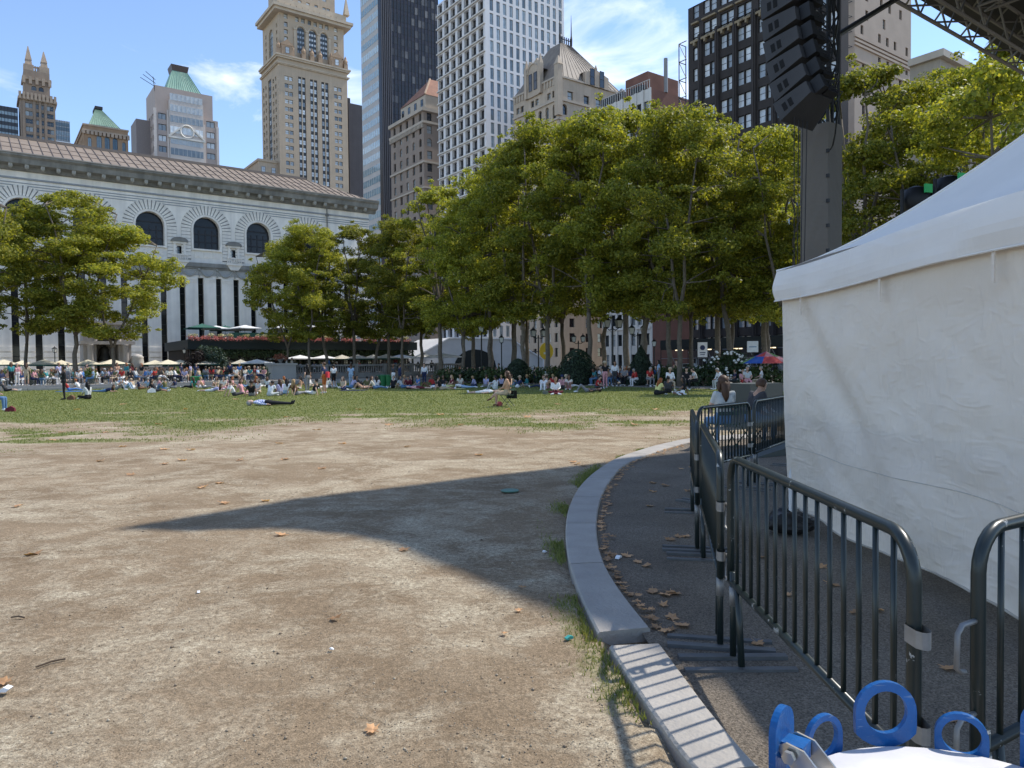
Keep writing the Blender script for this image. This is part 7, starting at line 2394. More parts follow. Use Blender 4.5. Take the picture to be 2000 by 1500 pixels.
# ------------------------------------------------------------------ people
def pose(pelvis, chest, head, elb, hand, knee, ank, face=(0, 1, 0), headup=(0, 0, 1), toe=None, w=1.0, shz=None):
    return dict(pelvis=Vector(pelvis), chest=Vector(chest), head=Vector(head), elb=elb, hand=hand, knee=knee, ank=ank, face=Vector(face), up=Vector(headup), toe=toe, w=w)


def sym(x, y, z): return [(-x, y, z), (x, y, z)]


POSES = {
    'stand': pose((0, 0, .95), (0, 0, 1.30), (0, .02, 1.63), sym(.25, -.03, 1.12), sym(.25, .09, .87), sym(.10, .02, .5), sym(.11, -.01, .08)),
    'stand_hip': pose((0, 0, .95), (0, 0, 1.30), (0, .03, 1.63), [(-.30, -.1, 1.13), (.26, 0, 1.12)], [(-.17, .06, .98), (.22, .2, 1.0)], sym(.10, .02, .5), [(-.13, -.01, .08), (.12, .08, .08)]),
    'photo': pose((0, 0, .95), (0, .0, 1.31), (0, .02, 1.64), sym(.29, .16, 1.28), sym(.06, .27, 1.58), sym(.10, .02, .5), sym(.12, -.01, .08)),
    'walk': pose((0, 0, .95), (0, .02, 1.30), (0, .05, 1.63), [(-.24, .06, 1.12), (.24, -.12, 1.12)], [(-.22, .24, .95), (.24, -.14, .87)], [(-.10, .02, .5), (.10, .2, .54)], [(-.10, -.25, .14), (.11, .22, .09)]),
    'cross': pose((0, 0, .12), (0, .0, .46), (0, .04, .79), sym(.24, .08, .36), sym(.10, .27, .27), sym(.34, .26, .17), [(.12, .36, .07), (-.12, .38, .07)], toe=[(.26, .40, .05), (-.26, .42, .05)]),
    'hunch': pose((0, 0, .12), (0, .12, .44), (0, .25, .72), sym(.25, .24, .32), sym(.09, .38, .22), sym(.33, .28, .18), [(.12, .38, .07), (-.12, .40, .07)], face=(0, .9, -.4), headup=(0, .4, .9), toe=[(.26, .42, .05), (-.26, .44, .05)]),
    'knees': pose((0, 0, .12), (0, -.02, .46), (0, .02, .79), sym(.24, .16, .40), sym(.06, .40, .40), sym(.11, .34, .46), sym(.11, .54, .08)),
    'leanback': pose((0, 0, .12), (0, -.16, .44), (0, -.19, .77), sym(.27, -.34, .30), sym(.28, -.44, .05), sym(.11, .44, .17), sym(.12, .86, .07), toe=sym(.15, .92, .17)),
    'side': pose((0, 0, .12), (.06, -.06, .45), (.08, -.02, .78), [(-.2, .05, .36), (.33, -.22, .28)], [(-.1, .28, .22), (.36, -.3, .05)], [(-.34, .25, .14), (-.12, .45, .14)], [(-.18, -.02, .07), (-.36, .2, .07)], toe=[(-.2, -.16, .06), (-.45, .1, .05)]),
    'chair': pose((0, 0, .53), (0, -.04, .89), (0, .0, 1.22), sym(.24, .06, .74), sym(.11, .30, .66), sym(.11, .43, .50), sym(.12, .44, .08)),
    'chairx': pose((0, 0, .53), (0, -.05, .89), (0, .0, 1.22), sym(.24, .05, .74), sym(.09, .28, .68), [(-.10, .42, .5), (.03, .44, .58)], [(-.11, .42, .08), (-.2, .62, .30)], toe=[(-.11, .55, .05), (-.26, .72, .24)]),
    'chairlean': pose((0, 0, .53), (0, .10, .87), (0, .24, 1.14), sym(.25, .22, .68), sym(.08, .42, .60), sym(.13, .43, .50), sym(.14, .40, .08), face=(0, .95, -.3), headup=(0, .3, .95)),
    'lie': pose((0, 0, .11), (0, -.36, .13), (0, -.70, .12), sym(.28, -.18, .07), sym(.27, .06, .06), sym(.10, .43, .09), sym(.12, .86, .07), face=(0, 0, 1), headup=(0, -1, 0), toe=sym(.16, .90, .17)),
    'lieknees': pose((0, 0, .11), (0, -.36, .13), (0, -.70, .13), [(-.28, -.2, .08), (.3, -.45, .08)], [(-.1, -.1, .22), (.1, -.62, .10)], sym(.10, .33, .42), sym(.11, .55, .08), face=(0, 0, 1), headup=(0, -1, 0)),
    'prone': pose((0, 0, .11), (0, .34, .20), (0, .62, .38), sym(.22, .52, .05), sym(.06, .74, .07), sym(.10, -.43, .08), sym(.11, -.84, .10), face=(0, .95, -.15), headup=(0, .1, 1), toe=sym(.12, -.98, .06)),
    'legsup': pose((0, 0, .53), (0, -.06, .89), (0, -.04, 1.22), sym(.24, .05, .74), sym(.10, .30, .66), sym(.11, .45, .56), sym(.11, .88, .52), toe=sym(.12, .95, .62)),
}
REG = {'skin': 0, 'top': 1, 'bottom': 2, 'lower': 3, 'shoe': 4, 'fore': 5}


def sphere_pts(c, r, n=8, m=6):
    vs_, fs_ = [], []
    for i in range(m + 1):
        th = math.pi * i / m
        for k in range(n):
            a = 2 * math.pi * k / n
            vs_.append((c[0] + r * math.sin(th) * math.cos(a), c[1] + r * math.sin(th) * math.sin(a), c[2] + r * math.cos(th)))
    for i in range(m):
        for k in range(n): fs_.append((i * n + k, i * n + (k + 1) % n, (i + 1) * n + (k + 1) % n, (i + 1) * n + k))
    return vs_, fs_


def make_body(key, P):
    segs = []
    pe, ch, hd = P['pelvis'], P['chest'], P['head']
    up = (ch - pe).normalized()
    side = Vector((1, 0, 0))
    sh = ch + up * .13
    sl, sr = sh - side * .175, sh + side * .175
    neck = sh + (hd - sh) * .35
    for s_ in (-1, 1):
        segs.append((pe + side * s_ * .075, .115, pe + up * .14 + side * s_ * .055, .10, 'bottom'))
        segs.append((pe + up * .12 + side * s_ * .055, .10, ch + side * s_ * .085, .108, 'top'))
        segs.append((ch + side * s_ * .085, .105, sh + side * s_ * .13 - up * .02, .065, 'top'))
    segs.append((sh + up * .0, .07, neck, .052, 'skin'))
    segs.append((neck, .05, hd - P['up'] * .06, .058, 'skin'))
    segs.append((hd - P['up'] * .045 + P['face'] * .018, .072, hd + P['up'] * .045, .092, 'skin'))
    segs.append((hd + P['face'] * .085 - P['up'] * .01, .016, hd + P['face'] * .104 - P['up'] * .03, .015, 'skin'))
    for i, s_ in enumerate((-1, 1)):
        shp = sl if i == 0 else sr
        el, ha = Vector(P['elb'][i]), Vector(P['hand'][i])
        hip = pe + side * s_ * .085 - up * .02
        kn, an = Vector(P['knee'][i]), Vector(P['ank'][i])
        mid_ = shp.lerp(el, .55)
        segs.append((shp, .058, mid_, .048, 'top')); segs.append((mid_, .046, el, .04, 'fore'))
        wr = el.lerp(ha, .78)
        segs.append((el, .04, wr, .027, 'fore')); segs.append((wr, .03, ha, .026, 'skin'))
        segs.append((hip, .092, kn, .06, 'bottom')); segs.append((kn, .058, kn.lerp(an, .35), .056, 'lower')); segs.append((kn.lerp(an, .35), .056, an, .038, 'lower'))
        if P['toe']: to = Vector(P['toe'][i])
        else: to = an + Vector((s_ * .03, .16, -.04))
        segs.append((an - Vector((0, .02, .02)) if not P['toe'] else an, .042, to, .036, 'shoe'))
    mb_ = MB()
    for p0, r0, p1, r1, g in segs:
        mb_.tube([p0, p1], [r0, r1], 10)
        for c_, r_ in ((p0, r0), (p1, r1)):
            vs_, fs_ = sphere_pts(c_, r_); mb_.add(vs_, fs_)
    me = mb_.mesh('tmp', M_white)
    o = inst('tmp', me)
    md_ = o.modifiers.new('r', 'REMESH'); md_.mode = 'VOXEL'; md_.voxel_size = .02
    sm = o.modifiers.new('s', 'SMOOTH'); sm.iterations = 3; sm.factor = .5
    dg = bpy.context.evaluated_depsgraph_get()
    body = bpy.data.meshes.new_from_object(o.evaluated_get(dg))
    bpy.data.objects.remove(o, do_unlink=True)
    body.name = 'person_' + key
    nf = len(body.polygons)
    cen_ = np.zeros(nf * 3); body.polygons.foreach_get('center', cen_); cen_ = cen_.reshape(-1, 3)
    best = np.full(nf, 1e9); reg = np.zeros(nf, int)
    for p0, r0, p1, r1, g in segs:
        a_, b_ = np.array(p0), np.array(p1)
        d_ = b_ - a_; L2 = max(d_.dot(d_), 1e-9)
        t = np.clip(((cen_ - a_) @ d_) / L2, 0, 1)
        dist = np.linalg.norm(cen_ - (a_ + t[:, None] * d_), axis=1) - (r0 + (r1 - r0) * t)
        k = dist < best
        best[k] = dist[k]; reg[k] = REG[g]
    body.materials.clear()
    for _ in range(6): body.materials.append(M_white)
    body.polygons.foreach_set('material_index', reg.astype(np.int32))
    body.polygons.foreach_set('use_smooth', [True] * nf)
    # fingers, rooted inside the palms
    bm_ = bmesh.new(); bm_.from_mesh(body)
    fg = MB()
    for i, s_ in enumerate((-1, 1)):
        el, ha = Vector(P['elb'][i]), Vector(P['hand'][i])
        d_ = (ha - el).normalized()
        ac = d_.cross(Vector((0, 0, 1)) if abs(d_.z) < .8 else Vector((0, 1, 0))).normalized()
        dn = d_.cross(ac).normalized()
        for k in range(4):
            b0 = ha + ac * (k - 1.5) * .017 + d_ * .005
            L_ = (.062, .075, .070, .052)[k]
            fg.tube([b0, b0 + d_ * (L_ * .5 + .012), b0 + d_ * (L_ * .9) + dn * .022], [.0085, .008, .006], 5)
        b0 = ha - ac * .022 - d_ * .02
        fg.tube([b0, b0 - ac * .018 + d_ * .02, b0 - ac * .022 + d_ * .048], [.009, .0085, .007], 5)
    n0 = len(bm_.verts)
    vv = [bm_.verts.new(v) for v in fg.v]
    for f in fg.f:
        try: bm_.faces.new([vv[i] for i in f]).material_index = 0
        except ValueError: pass
    bm_.to_mesh(body); bm_.free()
    return body


BODY = {k: make_body(k, P) for k, P in POSES.items()}


def hair_mesh(style):
    """hair in head space: x right, y face, z up, origin at the head centre"""
    m_ = MB()
    n, mm = 14, 9
    vs_, fs_ = [], []
    for i in range(mm + 1):
        th = R(118) * i / mm
        for k in range(n):
            a = 2 * math.pi * k / n
            fr = math.sin(a)                                # +1 at the face
            lim = th if fr < .25 else min(th, R(58))
            r = .112 + .004 * math.sin(5 * a + i)
            vs_.append((r * .92 * math.sin(lim) * math.cos(a), r * 1.04 * math.sin(lim) * math.sin(a) - .012, .028 + r * 1.06 * math.cos(lim)))
    for i in range(mm):
        for k in range(n): fs_.append((i * n + k, i * n + (k + 1) % n, (i + 1) * n + (k + 1) % n, (i + 1) * n + k))
    m_.add(vs_, fs_)
    if style == 'long':
        m_.tube([(0, -.045, .03), (0, -.075, -.06), (0, -.095, -.16), (0, -.11, -.27), (0, -.11, -.35)], [.075, .080, .075, .06, .025], 10)
        for s_ in (-1, 1): m_.tube([(s_ * .075, -.02, .03), (s_ * .095, -.03, -.08), (s_ * .09, -.05, -.2)], [.04, .04, .015], 7)
    if style == 'bun':
        v_, f_ = sphere_pts((0, -.09, .10), .05); m_.add(v_, f_)
    if style == 'hat':
        m_.lathe([(.118, .045), (.19, .035), (.19, .045), (.122, .06), (.115, .13), (.04, .16)], 14)
    if style == 'cap':
        m_.lathe([(.118, .04), (.116, .09), (.08, .135), (.01, .15)], 12); m_.prism([(-.07, .08), (.07, .08), (.06, .2), (-.06, .2)], .045, .06, axes='xyz')
    return m_


COL = {'black': (.012, .012, .014), 'white': (.72, .72, .72), 'grey': (.22, .22, .23), 'pale grey': (.48, .50, .49), 'navy': (.02, .03, .08), 'blue': (.06, .17, .42), 'light blue': (.32, .45, .60), 'denim': (.10, .19, .33), 'red': (.42, .035, .03), 'pink': (.60, .30, .32), 'yellow': (.65, .62, .25), 'olive': (.14, .14, .06), 'green': (.05, .20, .09), 'orange': (.42, .12, .03), 'beige': (.45, .36, .25), 'brown': (.14, .075, .04), 'lavender': (.38, .37, .55), 'peach': (.55, .33, .22), 'maroon': (.14, .02, .03), 'teal': (.04, .22, .24), 'charcoal': (.05, .05, .055), 'cream': (.62, .58, .48)}
SKIN = [(.52, .33, .24), (.44, .27, .19), (.33, .19, .12), (.20, .11, .07), (.57, .38, .29)]
HAIRC = {'dark': (.012, .009, .007), 'brown': (.07, .035, .018), 'blonde': (.34, .22, .10), 'red': (.30, .09, .02), 'grey': (.32, .31, .30), 'black': (.006, .005, .005)}


def cm_(name): return mat('cloth_' + name.replace(' ', '_'), COL[name], .85, .14, 9, .25, 30)


def skin_m(i): return mat('skin_%d' % i, SKIN[i], .55, .06, 8)


def hair_m(n): return mat('hair_' + n, HAIRC[n], .55, .2, 14)


HM = {}


def person(ps, u, v, face, top, bottom, hair, style, label, group=None, z=0.0, at=None, bare=False, sleeve=False, shoes='white', skin=None, scale=1.0, top_mat=None):
    """face: 0 looks away from us, 90 to the left, 180 at us, -90 to the right"""
    p_ = at if at is not None else G(u, v, z)
    o = bpy.data.objects.new('person', BODY[ps]); col.objects.link(o)
    o.location = (p_[0], p_[1], z)
    o.rotation_euler = (0, 0, R(face)); o.scale = (scale,) * 3
    sk = skin_m((int(abs(u) * 7 + abs(v))) % 5 if skin is None else skin)
    tm = top_mat or cm_(top); bt = cm_(bottom)
    ms_ = [sk, tm, bt, sk if bare else bt, cm_(shoes), tm if sleeve else sk]
    for i, m in enumerate(ms_):
        o.material_slots[i].link = 'OBJECT'; o.material_slots[i].material = m
    P = POSES[ps]
    hk = (style, hair)
    if hk not in HM: HM[hk] = hair_mesh(style).mesh('hair', hair_m(hair) if style not in ('hat', 'cap') else cm_({'dark': 'black', 'blonde': 'beige', 'grey': 'white', 'red': 'red'}.get(hair, 'navy')), True)
    y = P['face'].normalized(); zz_ = P['up'].normalized(); x = y.cross(zz_).normalized(); zz_ = x.cross(y)
    h_ = inst('hair' if style not in ('hat', 'cap') else 'hat', HM[hk], o, P['head'])
    h_.rotation_euler = Matrix((x, y, zz_)).transposed().to_euler()
    tag(o, label, 'person', group)
    return o


# bistro chair
def chair_proto():
    root = empty('bistro_chair', (0, 0, 0))
    m_ = mat('dark_green_chair_paint', (.02, .05, .035), .5, .1)
    p = MB()
    for k in range(5): p.box(-.2, .2, -.2 + .085 * k, -.13 + .085 * k, .435, .45)
    p.build('seat', m_, root)
    for k in range(2):
        p = MB(); p.box(-.2, .2, -.235, -.222, .62 + .13 * k, .69 + .13 * k); p.build('back_slat', m_, root)
    for x in (-.2, .2):
        p = MB(); p.tube([(x, .2, 0), (x, -.16, .45), (x, -.235, .84)], .011, 5); p.build('leg', m_, root)
        p = MB(); p.tube([(x * .9, -.22, 0), (x * .9, .2, .44)], .011, 5); p.build('leg', m_, root)
    return root


CH = chair_proto()
ch_used = [False]


def chair(at, face, label, group, z=0.0):
    o = copy_tree(CH) if ch_used[0] else CH
    ch_used[0] = True
    o.location = (at[0], at[1], z); o.rotation_euler = (0, 0, R(face))
    return tag(o, label, 'chair', group)


def seated(ps, u, v, face, top, bottom, hair, style, label, clabel, group=None, cgroup='green folding chairs', z=0.0, **kw):
    o = person(ps, u, v, face, top, bottom, hair, style, label, group, z, **kw)
    chair((o.location.x, o.location.y), face, clabel, cgroup, z)
    return o


gl = 'people on the lawn'
person('photo', 126, 781, 120, 'black', 'black', 'dark', 'short', 'standing photographer in black raising a camera on the left lawn', gl, sleeve=True, shoes='black')
person('cross', 172, 780, 70, 'pale grey', 'black', 'black', 'long', 'woman in pale grey hoodie sitting cross-legged beside the photographer', gl, sleeve=True)
person('chair', -16, 803, -75, 'teal', 'denim', 'brown', 'short', 'jeans-clad legs with white trainers at the left picture edge', gl)
person('leanback', 12, 765, -80, 'charcoal', 'black', 'grey', 'cap', 'person in charcoal tee and cap sitting at the far left lawn', gl, bare=True)
person('leanback', 135, 764, -60, 'red', 'blue', 'brown', 'long', 'person in red reclining on blue cloth behind the photographer', gl)
person('hunch', 155, 762, 100, 'white', 'grey', 'red', 'short', 'red-haired person in white bending forward behind the photographer', gl)
person('prone', 205, 766, -90, 'navy', 'denim', 'brown', 'long', 'person lying prone in jeans right of the hooded woman', gl)
person('knees', 228, 762, -70, 'pale grey', 'grey', 'dark', 'short', 'person hugging knees in pale grey, left lawn edge', gl)
person('knees', 246, 760, -100, 'white', 'light blue', 'brown', 'short', 'person in white top and light blue trousers with knees up', gl)
person('side', 272, 761, -60, 'navy', 'brown', 'brown', 'short', 'person in navy reclining sideways near the memorial', gl, bare=True)
person('leanback', 303, 766, -85, 'black', 'charcoal', 'dark', 'long', 'woman in black with bare legs stretched to the right', gl, bare=True)
person('knees', 322, 763, 90, 'olive', 'denim', 'brown', 'short', 'person in olive with denim knees beside the bare-legged woman', gl)
person('leanback', 398, 759, -70, 'peach', 'grey', 'blonde', 'short', 'person in peach top leaning back left of the lawn group', gl)
person('prone', 415, 765, -95, 'lavender', 'white', 'brown', 'long', 'person in lavender lying forward on the grass by the bins', gl, bare=True)
person('cross', 437, 761, 180, 'cream', 'pink', 'brown', 'short', 'person in cream top sitting cross-legged facing us by the bins', gl)
person('leanback', 458, 774, -50, 'white', 'charcoal', 'brown', 'short', 'man in white tee leaning back, left of the lawn circle', gl, bare=True)
person('side', 473, 770, -90, 'pink', 'pink', 'brown', 'long', 'long-haired person in pink within the lawn circle', gl)
person('leanback', 492, 774, 10, 'black', 'grey', 'dark', 'short', 'person in black tee seen from behind in the lawn circle', gl, bare=True)
person('cross', 505, 769, 150, 'pale grey', 'beige', 'brown', 'long', 'person in pale grey facing us behind the black tee', gl)
person('hunch', 527, 774, -20, 'white', 'pale grey', 'dark', 'short', 'person in white tee hunched at the right of the lawn circle', gl)
person('knees', 547, 773, 60, 'lavender', 'grey', 'brown', 'long', 'person in lavender top with knees drawn up', gl)
person('side', 558, 770, 20, 'white', 'light blue', 'dark', 'long', 'dark-haired woman in white top with pale jeans', gl)
person('leanback', 579, 772, -30, 'brown', 'grey', 'blonde', 'long', 'blonde long-haired woman in brown top resting on her arm', gl)
person('leanback', 612, 771, 75, 'black', 'white', 'black', 'bun', 'woman in black top and white shorts reclining at the standing pair', gl, bare=True)
person('stand_hip', 601, 768, 60, 'black', 'grey', 'dark', 'long', 'dark-haired woman in black top and grey jeans standing', gl)
mn = person('stand', 634, 768, 75, 'navy', 'orange', 'brown', 'short', 'standing man in navy tee and rust orange shorts', gl, bare=True, scale=1.05)
bp_ = MB(); bp_.prism([(-.14, 0), (.14, 0), (.15, .28), (.09, .36), (-.09, .36), (-.15, .28)], -.07, .07); bo = bp_.build('backpack', mat('red_backpack', (.55, .04, .06), .7), None, (mn.location.x + .19, mn.location.y + .03, .93), (0, 0, R(80))); tag(bo, 'small red backpack on the standing man', 'backpack')
plaid = bpy.data.materials.new('plaid_shirt'); plaid.use_nodes = True
t_ = plaid.node_tree; ck = t_.nodes.new('ShaderNodeTexChecker'); ck.inputs['Scale'].default_value = 22; ck.inputs[1].default_value = (.10, .16, .42, 1); ck.inputs[2].default_value = (.68, .70, .76, 1)
tc_ = t_.nodes.new('ShaderNodeTexCoord'); t_.links.new(tc_.outputs['Object'], ck.inputs[0]); t_.links.new(ck.outputs[0], t_.nodes['Principled BSDF'].inputs['Base Color'])
person('lie', 526, 792, -88, 'blue', 'black', 'grey', 'short', 'man in blue plaid shirt and black trousers lying flat on the grass', gl, top_mat=plaid, sleeve=True, shoes='black', scale=1.1)
person('knees', 644, 757, 90, 'white', 'grey', 'brown', 'short', 'person in white squatting right of the standing man', gl)
person('stand', 652, 757, 30, 'white', 'black', 'dark', 'short', 'person in white shirt and black shorts by the balustrade', gl, bare=True)
person('side', 671, 762, 160, 'beige', 'navy', 'brown', 'long', 'long-haired person in beige on a navy blanket', gl)
person('stand', 686, 756, 10, 'light blue', 'light blue', 'brown', 'bun', 'woman in light blue top and jeans standing with her back to us', gl)
person('knees', 697, 758, -120, 'charcoal', 'charcoal', 'dark', 'short', 'person in charcoal sitting beside the woman in light blue', gl)
person('lieknees', 708, 760, 90, 'peach', 'peach', 'brown', 'short', 'sunbather lying with knees raised near the bins', gl, bare=True)
person('leanback', 732, 760, -80, 'cream', 'denim', 'brown', 'long', 'woman in cream leaning back with jeans outstretched', gl)
person('stand', 769, 755, 150, 'charcoal', 'white', 'brown', 'short', 'person in charcoal top and white trousers standing', gl)
person('stand', 781, 755, -60, 'navy', 'navy', 'dark', 'short', 'person all in navy standing beside the white trousers', gl, sleeve=True)
person('knees', 790, 757, -90, 'peach', 'beige', 'blonde', 'short', 'fair person in peach curled on the grass', gl)
person('knees', 804, 757, 120, 'black', 'brown', 'dark', 'long', 'dark person in black kneeling by the lawn edge', gl, bare=True)
person('lie', 817, 760, -90, 'pink', 'maroon', 'brown', 'long', 'person lying flat in pink right of the bins', gl, bare=True)
person('stand', 829, 753, 170, 'white', 'navy', 'dark', 'short', 'man in white shirt and navy trousers before the border', gl, sleeve=True)
person('lieknees', 838, 759, 90, 'white', 'brown', 'blonde', 'short', 'person lying in white with a fair head', gl)
person('leanback', 862, 762, -75, 'black', 'beige', 'dark', 'short', 'person in black tee leaning back with bare legs', gl, bare=True)
person('cross', 883, 758, 120, 'maroon', 'yellow', 'blonde', 'long', 'fair-haired woman in maroon on a yellow cloth', gl)
person('prone', 905, 758, 80, 'white', 'light blue', 'brown', 'short', 'person in white lying propped beside the maroon woman', gl)
person('lie', 945, 769, 85, 'white', 'white', 'red', 'short', 'sunbather lying flat in white left of the seated woman', gl, bare=True)
person('knees', 968, 762, 60, 'white', 'pale grey', 'dark', 'short', 'person in white with knees up behind the seated woman', gl)
seated('chairx', 991, 794, 62, 'peach', 'beige', 'brown', 'long', 'woman in pale dress seated with crossed legs on lawn chair', 'folding chair under the woman alone on the lawn', gl, bare=True, shoes='brown', skin=1)
bo = MB(); bo.prism([(-.2, 0), (.2, 0), (.19, .30), (-.19, .30)], -.06, .06); qq = G(996, 794)
o = bo.build('black_bag', mat('black_bag_cloth', (.008, .008, .008), .8), None, (qq.x + .08, qq.y + .24, .30)); tag(o, 'black bag hanging on the lone lawn chair', 'bag')
person('knees', 1062, 762, 170, 'white', 'white', 'brown', 'short', 'person in white curled left of the cross-legged man', gl)
person('leanback', 1067, 760, 10, 'peach', 'pink', 'brown', 'short', 'person in peach vest seen from behind', gl)
person('cross', 1085, 771, 180, 'white', 'maroon', 'brown', 'short', 'man in open white shirt sitting cross-legged facing us', gl, sleeve=True, skin=2)
bx_ = MB(); bx_.box(-.14, .14, -.12, .12, 0, .18); qq = G(1065, 770); o = bx_.build('cooler_box', mat('grey_green_case', (.13, .15, .13), .6), None, (qq.x, qq.y, .002)); tag(o, 'small grey-green case on the grass beside the cross-legged man', 'case')
person('stand', 1071, 746, -20, 'light blue', 'navy', 'brown', 'short', 'man in light blue tee walking past the border', None, z=.03)
person('knees', 1098, 760, 10, 'pink', 'charcoal', 'brown', 'cap', 'person in pink stripes and cap crouching on the grass', gl)
person('knees', 1111, 761, 170, 'cream', 'pink', 'brown', 'short', 'person in cream print sitting facing us', gl, bare=True)
person('lieknees', 1146, 766, 88, 'charcoal', 'grey', 'dark', 'short', 'person in grey tracksuit lying with knees raised', gl, skin=3)
person('hunch', 1165, 760, -120, 'red', 'charcoal', 'dark', 'short', 'person in red bending low over the grass', gl)
person('stand', 1182, 758, 20, 'black', 'pink', 'blonde', 'hat', 'woman in black top, long pink skirt and sun hat', gl)
person('stand', 1201, 755, 180, 'white', 'charcoal', 'dark', 'long', 'long-haired woman in white blouse standing facing us', None, sleeve=True)
person('hunch', 1283, 772, -60, 'yellow', 'black', 'red', 'long', 'red-haired woman in yellow top sitting on the lawn', gl)
person('side', 1333, 772, 80, 'black', 'white', 'dark', 'long', 'long dark-haired woman in black sitting opposite the yellow top', gl, bare=True)
person('knees', 1305, 768, -20, 'charcoal', 'black', 'black', 'short', 'dark figure in black crouched between the two sitting women', gl)
seated('chair', 1309, 763, 185, 'white', 'beige', 'blonde', 'cap', 'man in white shirt and straw cap on a chair', 'chair under the man with straw cap', None, sleeve=True)
person('stand', 1321, 752, 190, 'peach', 'beige', 'blonde', 'short', 'person in peach standing with raised hands behind the straw cap', None)
seated('chair', 1341, 762, 170, 'black', 'black', 'dark', 'cap', 'man in black tee and cap seated at the border', 'chair under the man in black tee and cap', None)
seated('chairlean', 1360, 760, 90, 'pale grey', 'black', 'dark', 'short', 'person in pale grey leaning left on a border chair', 'chair under the person in pale grey leaning left', None)
seated('chairlean', 1408, 761, 100, 'white', 'pale grey', 'grey', 'short', 'grey-haired man in white shirt reading by the flowering bush', 'chair under the grey-haired reading man', None, sleeve=True)
seated('chair', 1435, 757, 90, 'navy', 'charcoal', 'brown', 'short', 'boy in navy seated right of the reading man', 'chair under the boy in navy', None, scale=.85)
seated('chair', 1451, 759, 175, 'pink', 'red', 'blonde', 'short', 'child in pink beside the pink trousers', 'chair under the child in pink', None, scale=.85)
seated('chair', 1460, 761, 175, 'pale grey', 'pink', 'grey', 'short', 'older woman in grey top and pink trousers facing us', 'chair under the older woman in pink trousers', None)
seated('chair', 1486, 758, 70, 'white', 'beige', 'grey', 'short', 'man in white tee seated before the patchwork umbrella', 'chair under the man before the patchwork umbrella', None)
# the near woman behind the cross barrier
qn = G(1412, 874)
qa = (qn.x, qn.y)
seated('chair', 1412, 874, 12, 'pale grey', 'denim', 'brown', 'long', 'long-haired woman in grey top and jeans seated behind the cross barrier', 'slatted chair under the woman behind the barrier', None, at=Vector(qa), skin=0)
seated('chairlean', 1447, 874, -70, 'charcoal', 'denim', 'brown', 'short', 'person in charcoal with jeans reading next to the long-haired woman', 'slatted chair under the reader behind the barrier', None, at=Vector((qa[0] + .62, qa[1] + .25)), skin=1)
bk = MB(); bk.prism([(-.13, 0), (0, .03), (.13, 0), (.13, .01), (0, .04), (-.13, .01)], -.1, .1); o = bk.build('open_book', mat('paper_white', (.8, .8, .78), .7), None, (qa[0] + .98, qa[1] + .35, .67), (.5, 0, .4)); tag(o, 'open white book held by the reader behind the barrier', 'book')

# seated crowds, each person told apart by clothes and hair
TOPS = ['white', 'navy', 'pale grey', 'black', 'light blue', 'pink', 'blue', 'cream', 'maroon', 'grey', 'olive', 'peach', 'red', 'teal', 'lavender', 'beige']
BOTS = ['denim', 'black', 'beige', 'navy', 'grey', 'white']
HRS = [('dark', 'short'), ('brown', 'long'), ('blonde', 'short'), ('dark', 'long'), ('grey', 'short'), ('brown', 'short'), ('red', 'long'), ('blonde', 'cap')]
rg = random.Random(99)
combos = [(a_, c_) for a_ in range(len(TOPS)) for c_ in range(len(BOTS))]
rg.shuffle(combos)
ci = [0]


def crowd(n, place, where, cw, group):
    for k in range(n):
        ti, bi = combos[ci[0] % len(combos)]
        hc, hst = HRS[ci[0] % len(HRS)]
        rnd = ci[0] // len(combos)
        ci[0] += 1
        x, y, z, f, ps = place(k)
        lb = '%s-haired person in %s top and %s %s, %s' % (hc, TOPS[ti], BOTS[bi], 'shorts' if bi == 2 else 'trousers', where)
        if hst == 'cap': lb = 'person in cap, %s top and %s trousers, %s' % (TOPS[ti], BOTS[bi], where)
        person(ps, k * 13 + ti, k, f, TOPS[ti], BOTS[bi], hc, hst, lb, group, z, at=Vector((x, y)), sleeve=rg.random() < .3, bare=(bi == 2), scale=rg.uniform(.93, 1.04))
        if ps.startswith('chair'):
            chair((x, y), f, 'green chair under the person in %s top and %s trousers, %s' % (TOPS[ti], BOTS[bi], cw), 'green folding chairs', z)


def left_place(k):
    u = -10 + 530 * ((k * .6180339) % 1)
    a_ = 67.3 + 5.5 * ((k * .7548) % 1)
    if 100 < u < 150 and a_ < 68: a_ += 2
    q = C(a_, onA(u, 735, a_)[0])
    return q.x, q.y, ZT, rg.choice((180, 150, 210, 90, -90, 20, 120, -120)) + rg.uniform(-20, 20), rg.choice(('chair', 'chair', 'chairx', 'chairlean', 'chair', 'chairlean', 'stand'))


crowd(84, left_place, 'on the left terrace', 'left terrace', 'crowd on the left terrace')


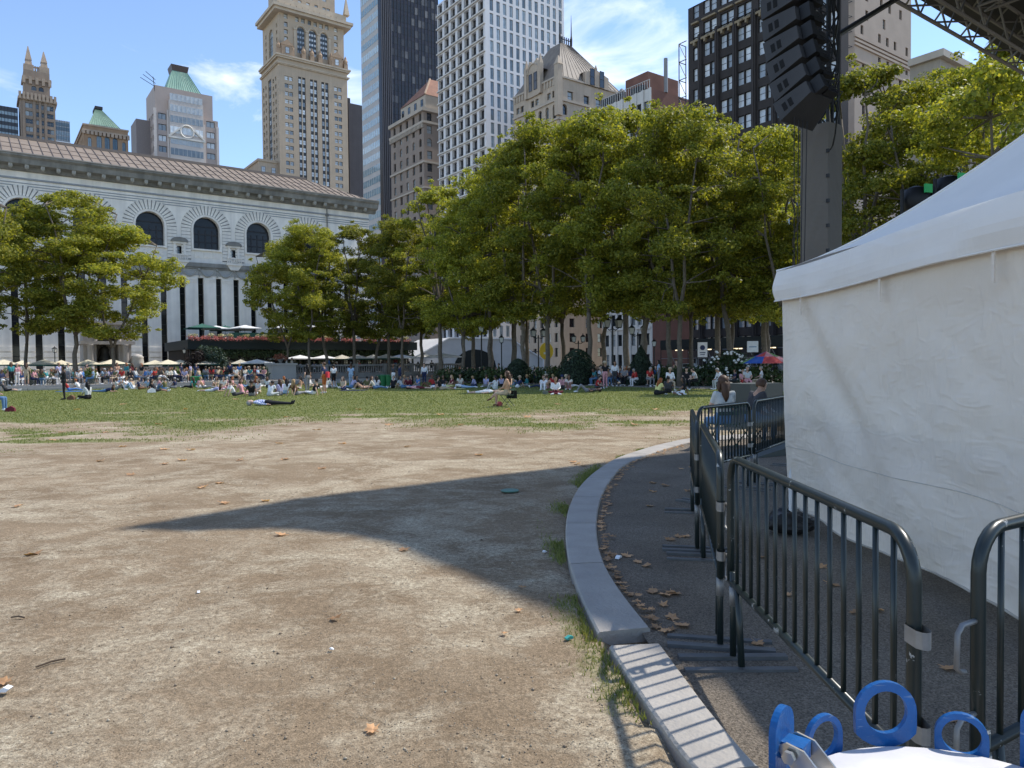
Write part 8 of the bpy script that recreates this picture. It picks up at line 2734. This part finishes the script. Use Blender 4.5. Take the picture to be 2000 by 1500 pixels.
def right_place(k):
    u = 870 + 420 * ((k * .6180339) % 1)
    d_ = 36.2 + 3.2 * ((k * .7548) % 1)
    a_ = onD(u, 740, d_)[0]
    q = C(a_, d_)
    return q.x, q.y, .03, rg.choice((180, 160, 200, 90, -90, 120, -120)) + rg.uniform(-20, 20), rg.choice(('chair', 'chair', 'chairx', 'chairlean', 'chair', 'chairlean', 'chair', 'stand'))


crowd(62, right_place, 'by the border path', 'border path', 'crowd along the border path')


def lawn_place(k):
    u = 230 + 900 * ((k * .6180339) % 1)
    v = 757.0 - .004 * max(0, u - 600) + 3 * ((k * .7548) % 1)
    q = G(u, v)
    return q.x, q.y, 0, rg.uniform(0, 360), rg.choice(('cross', 'hunch', 'leanback', 'knees', 'side'))


crowd(38, lawn_place, 'sitting at the far lawn edge', 'lawn edge', 'sitters at the far lawn edge')


def grill_place(k):
    u = 560 + 300 * ((k * .6180339) % 1)
    a_ = 79.6 + 5 * ((k * .7548) % 1)
    q = C(a_, onA(u, 715, a_)[0])
    return q.x, q.y, ZU, rg.uniform(0, 360), rg.choice(('chair', 'stand', 'chairlean'))


crowd(16, grill_place, 'behind the balustrade', 'balustrade', 'guests behind the balustrade')
# blankets and bags among the sitters
for k, (u, v, cn, lb) in enumerate(((138, 765, 'blue', 'bright blue blanket on the grass behind the photographer'), (690, 763, 'navy', 'navy blanket spread under the beige person'), (883, 760, 'yellow', 'yellow cloth under the fair-haired maroon woman'))):
    q = G(u, v); p = MB(); p.prism([(-.8, -.5), (.7, -.6), (.9, .4), (.1, .62), (-.75, .5)], .012, .04, axes='xyz'); o = p.build('blanket', cm_(cn), None, (q.x, q.y, 0)); tag(o, lb, 'blanket', 'blankets on the lawn')
for k, (u, v, cn, s_, lb) in enumerate(((139, 781, 'brown', .2, 'brown rucksack at the photographer\'s feet'), (20, 804, 'maroon', .17, 'dark red bag beside the jeans legs at the left edge'), (296, 767, 'white', .25, 'white bundle behind the bare-legged woman'), (975, 793, 'maroon', .14, 'dark red bag on the grass before the seated woman'))):
    q = G(u, v); p = MB(); p.prism([(-s_, 0), (s_, 0), (s_ * .9, s_ * .8), (s_ * .2, s_ * 1.25), (-s_ * .8, s_ * .7)], -s_ * .45, s_ * .45); o = p.build('bag', cm_(cn), None, (q.x, q.y, .003), (0, 0, .3 * k)); tag(o, lb, 'bag', 'bags on the lawn')
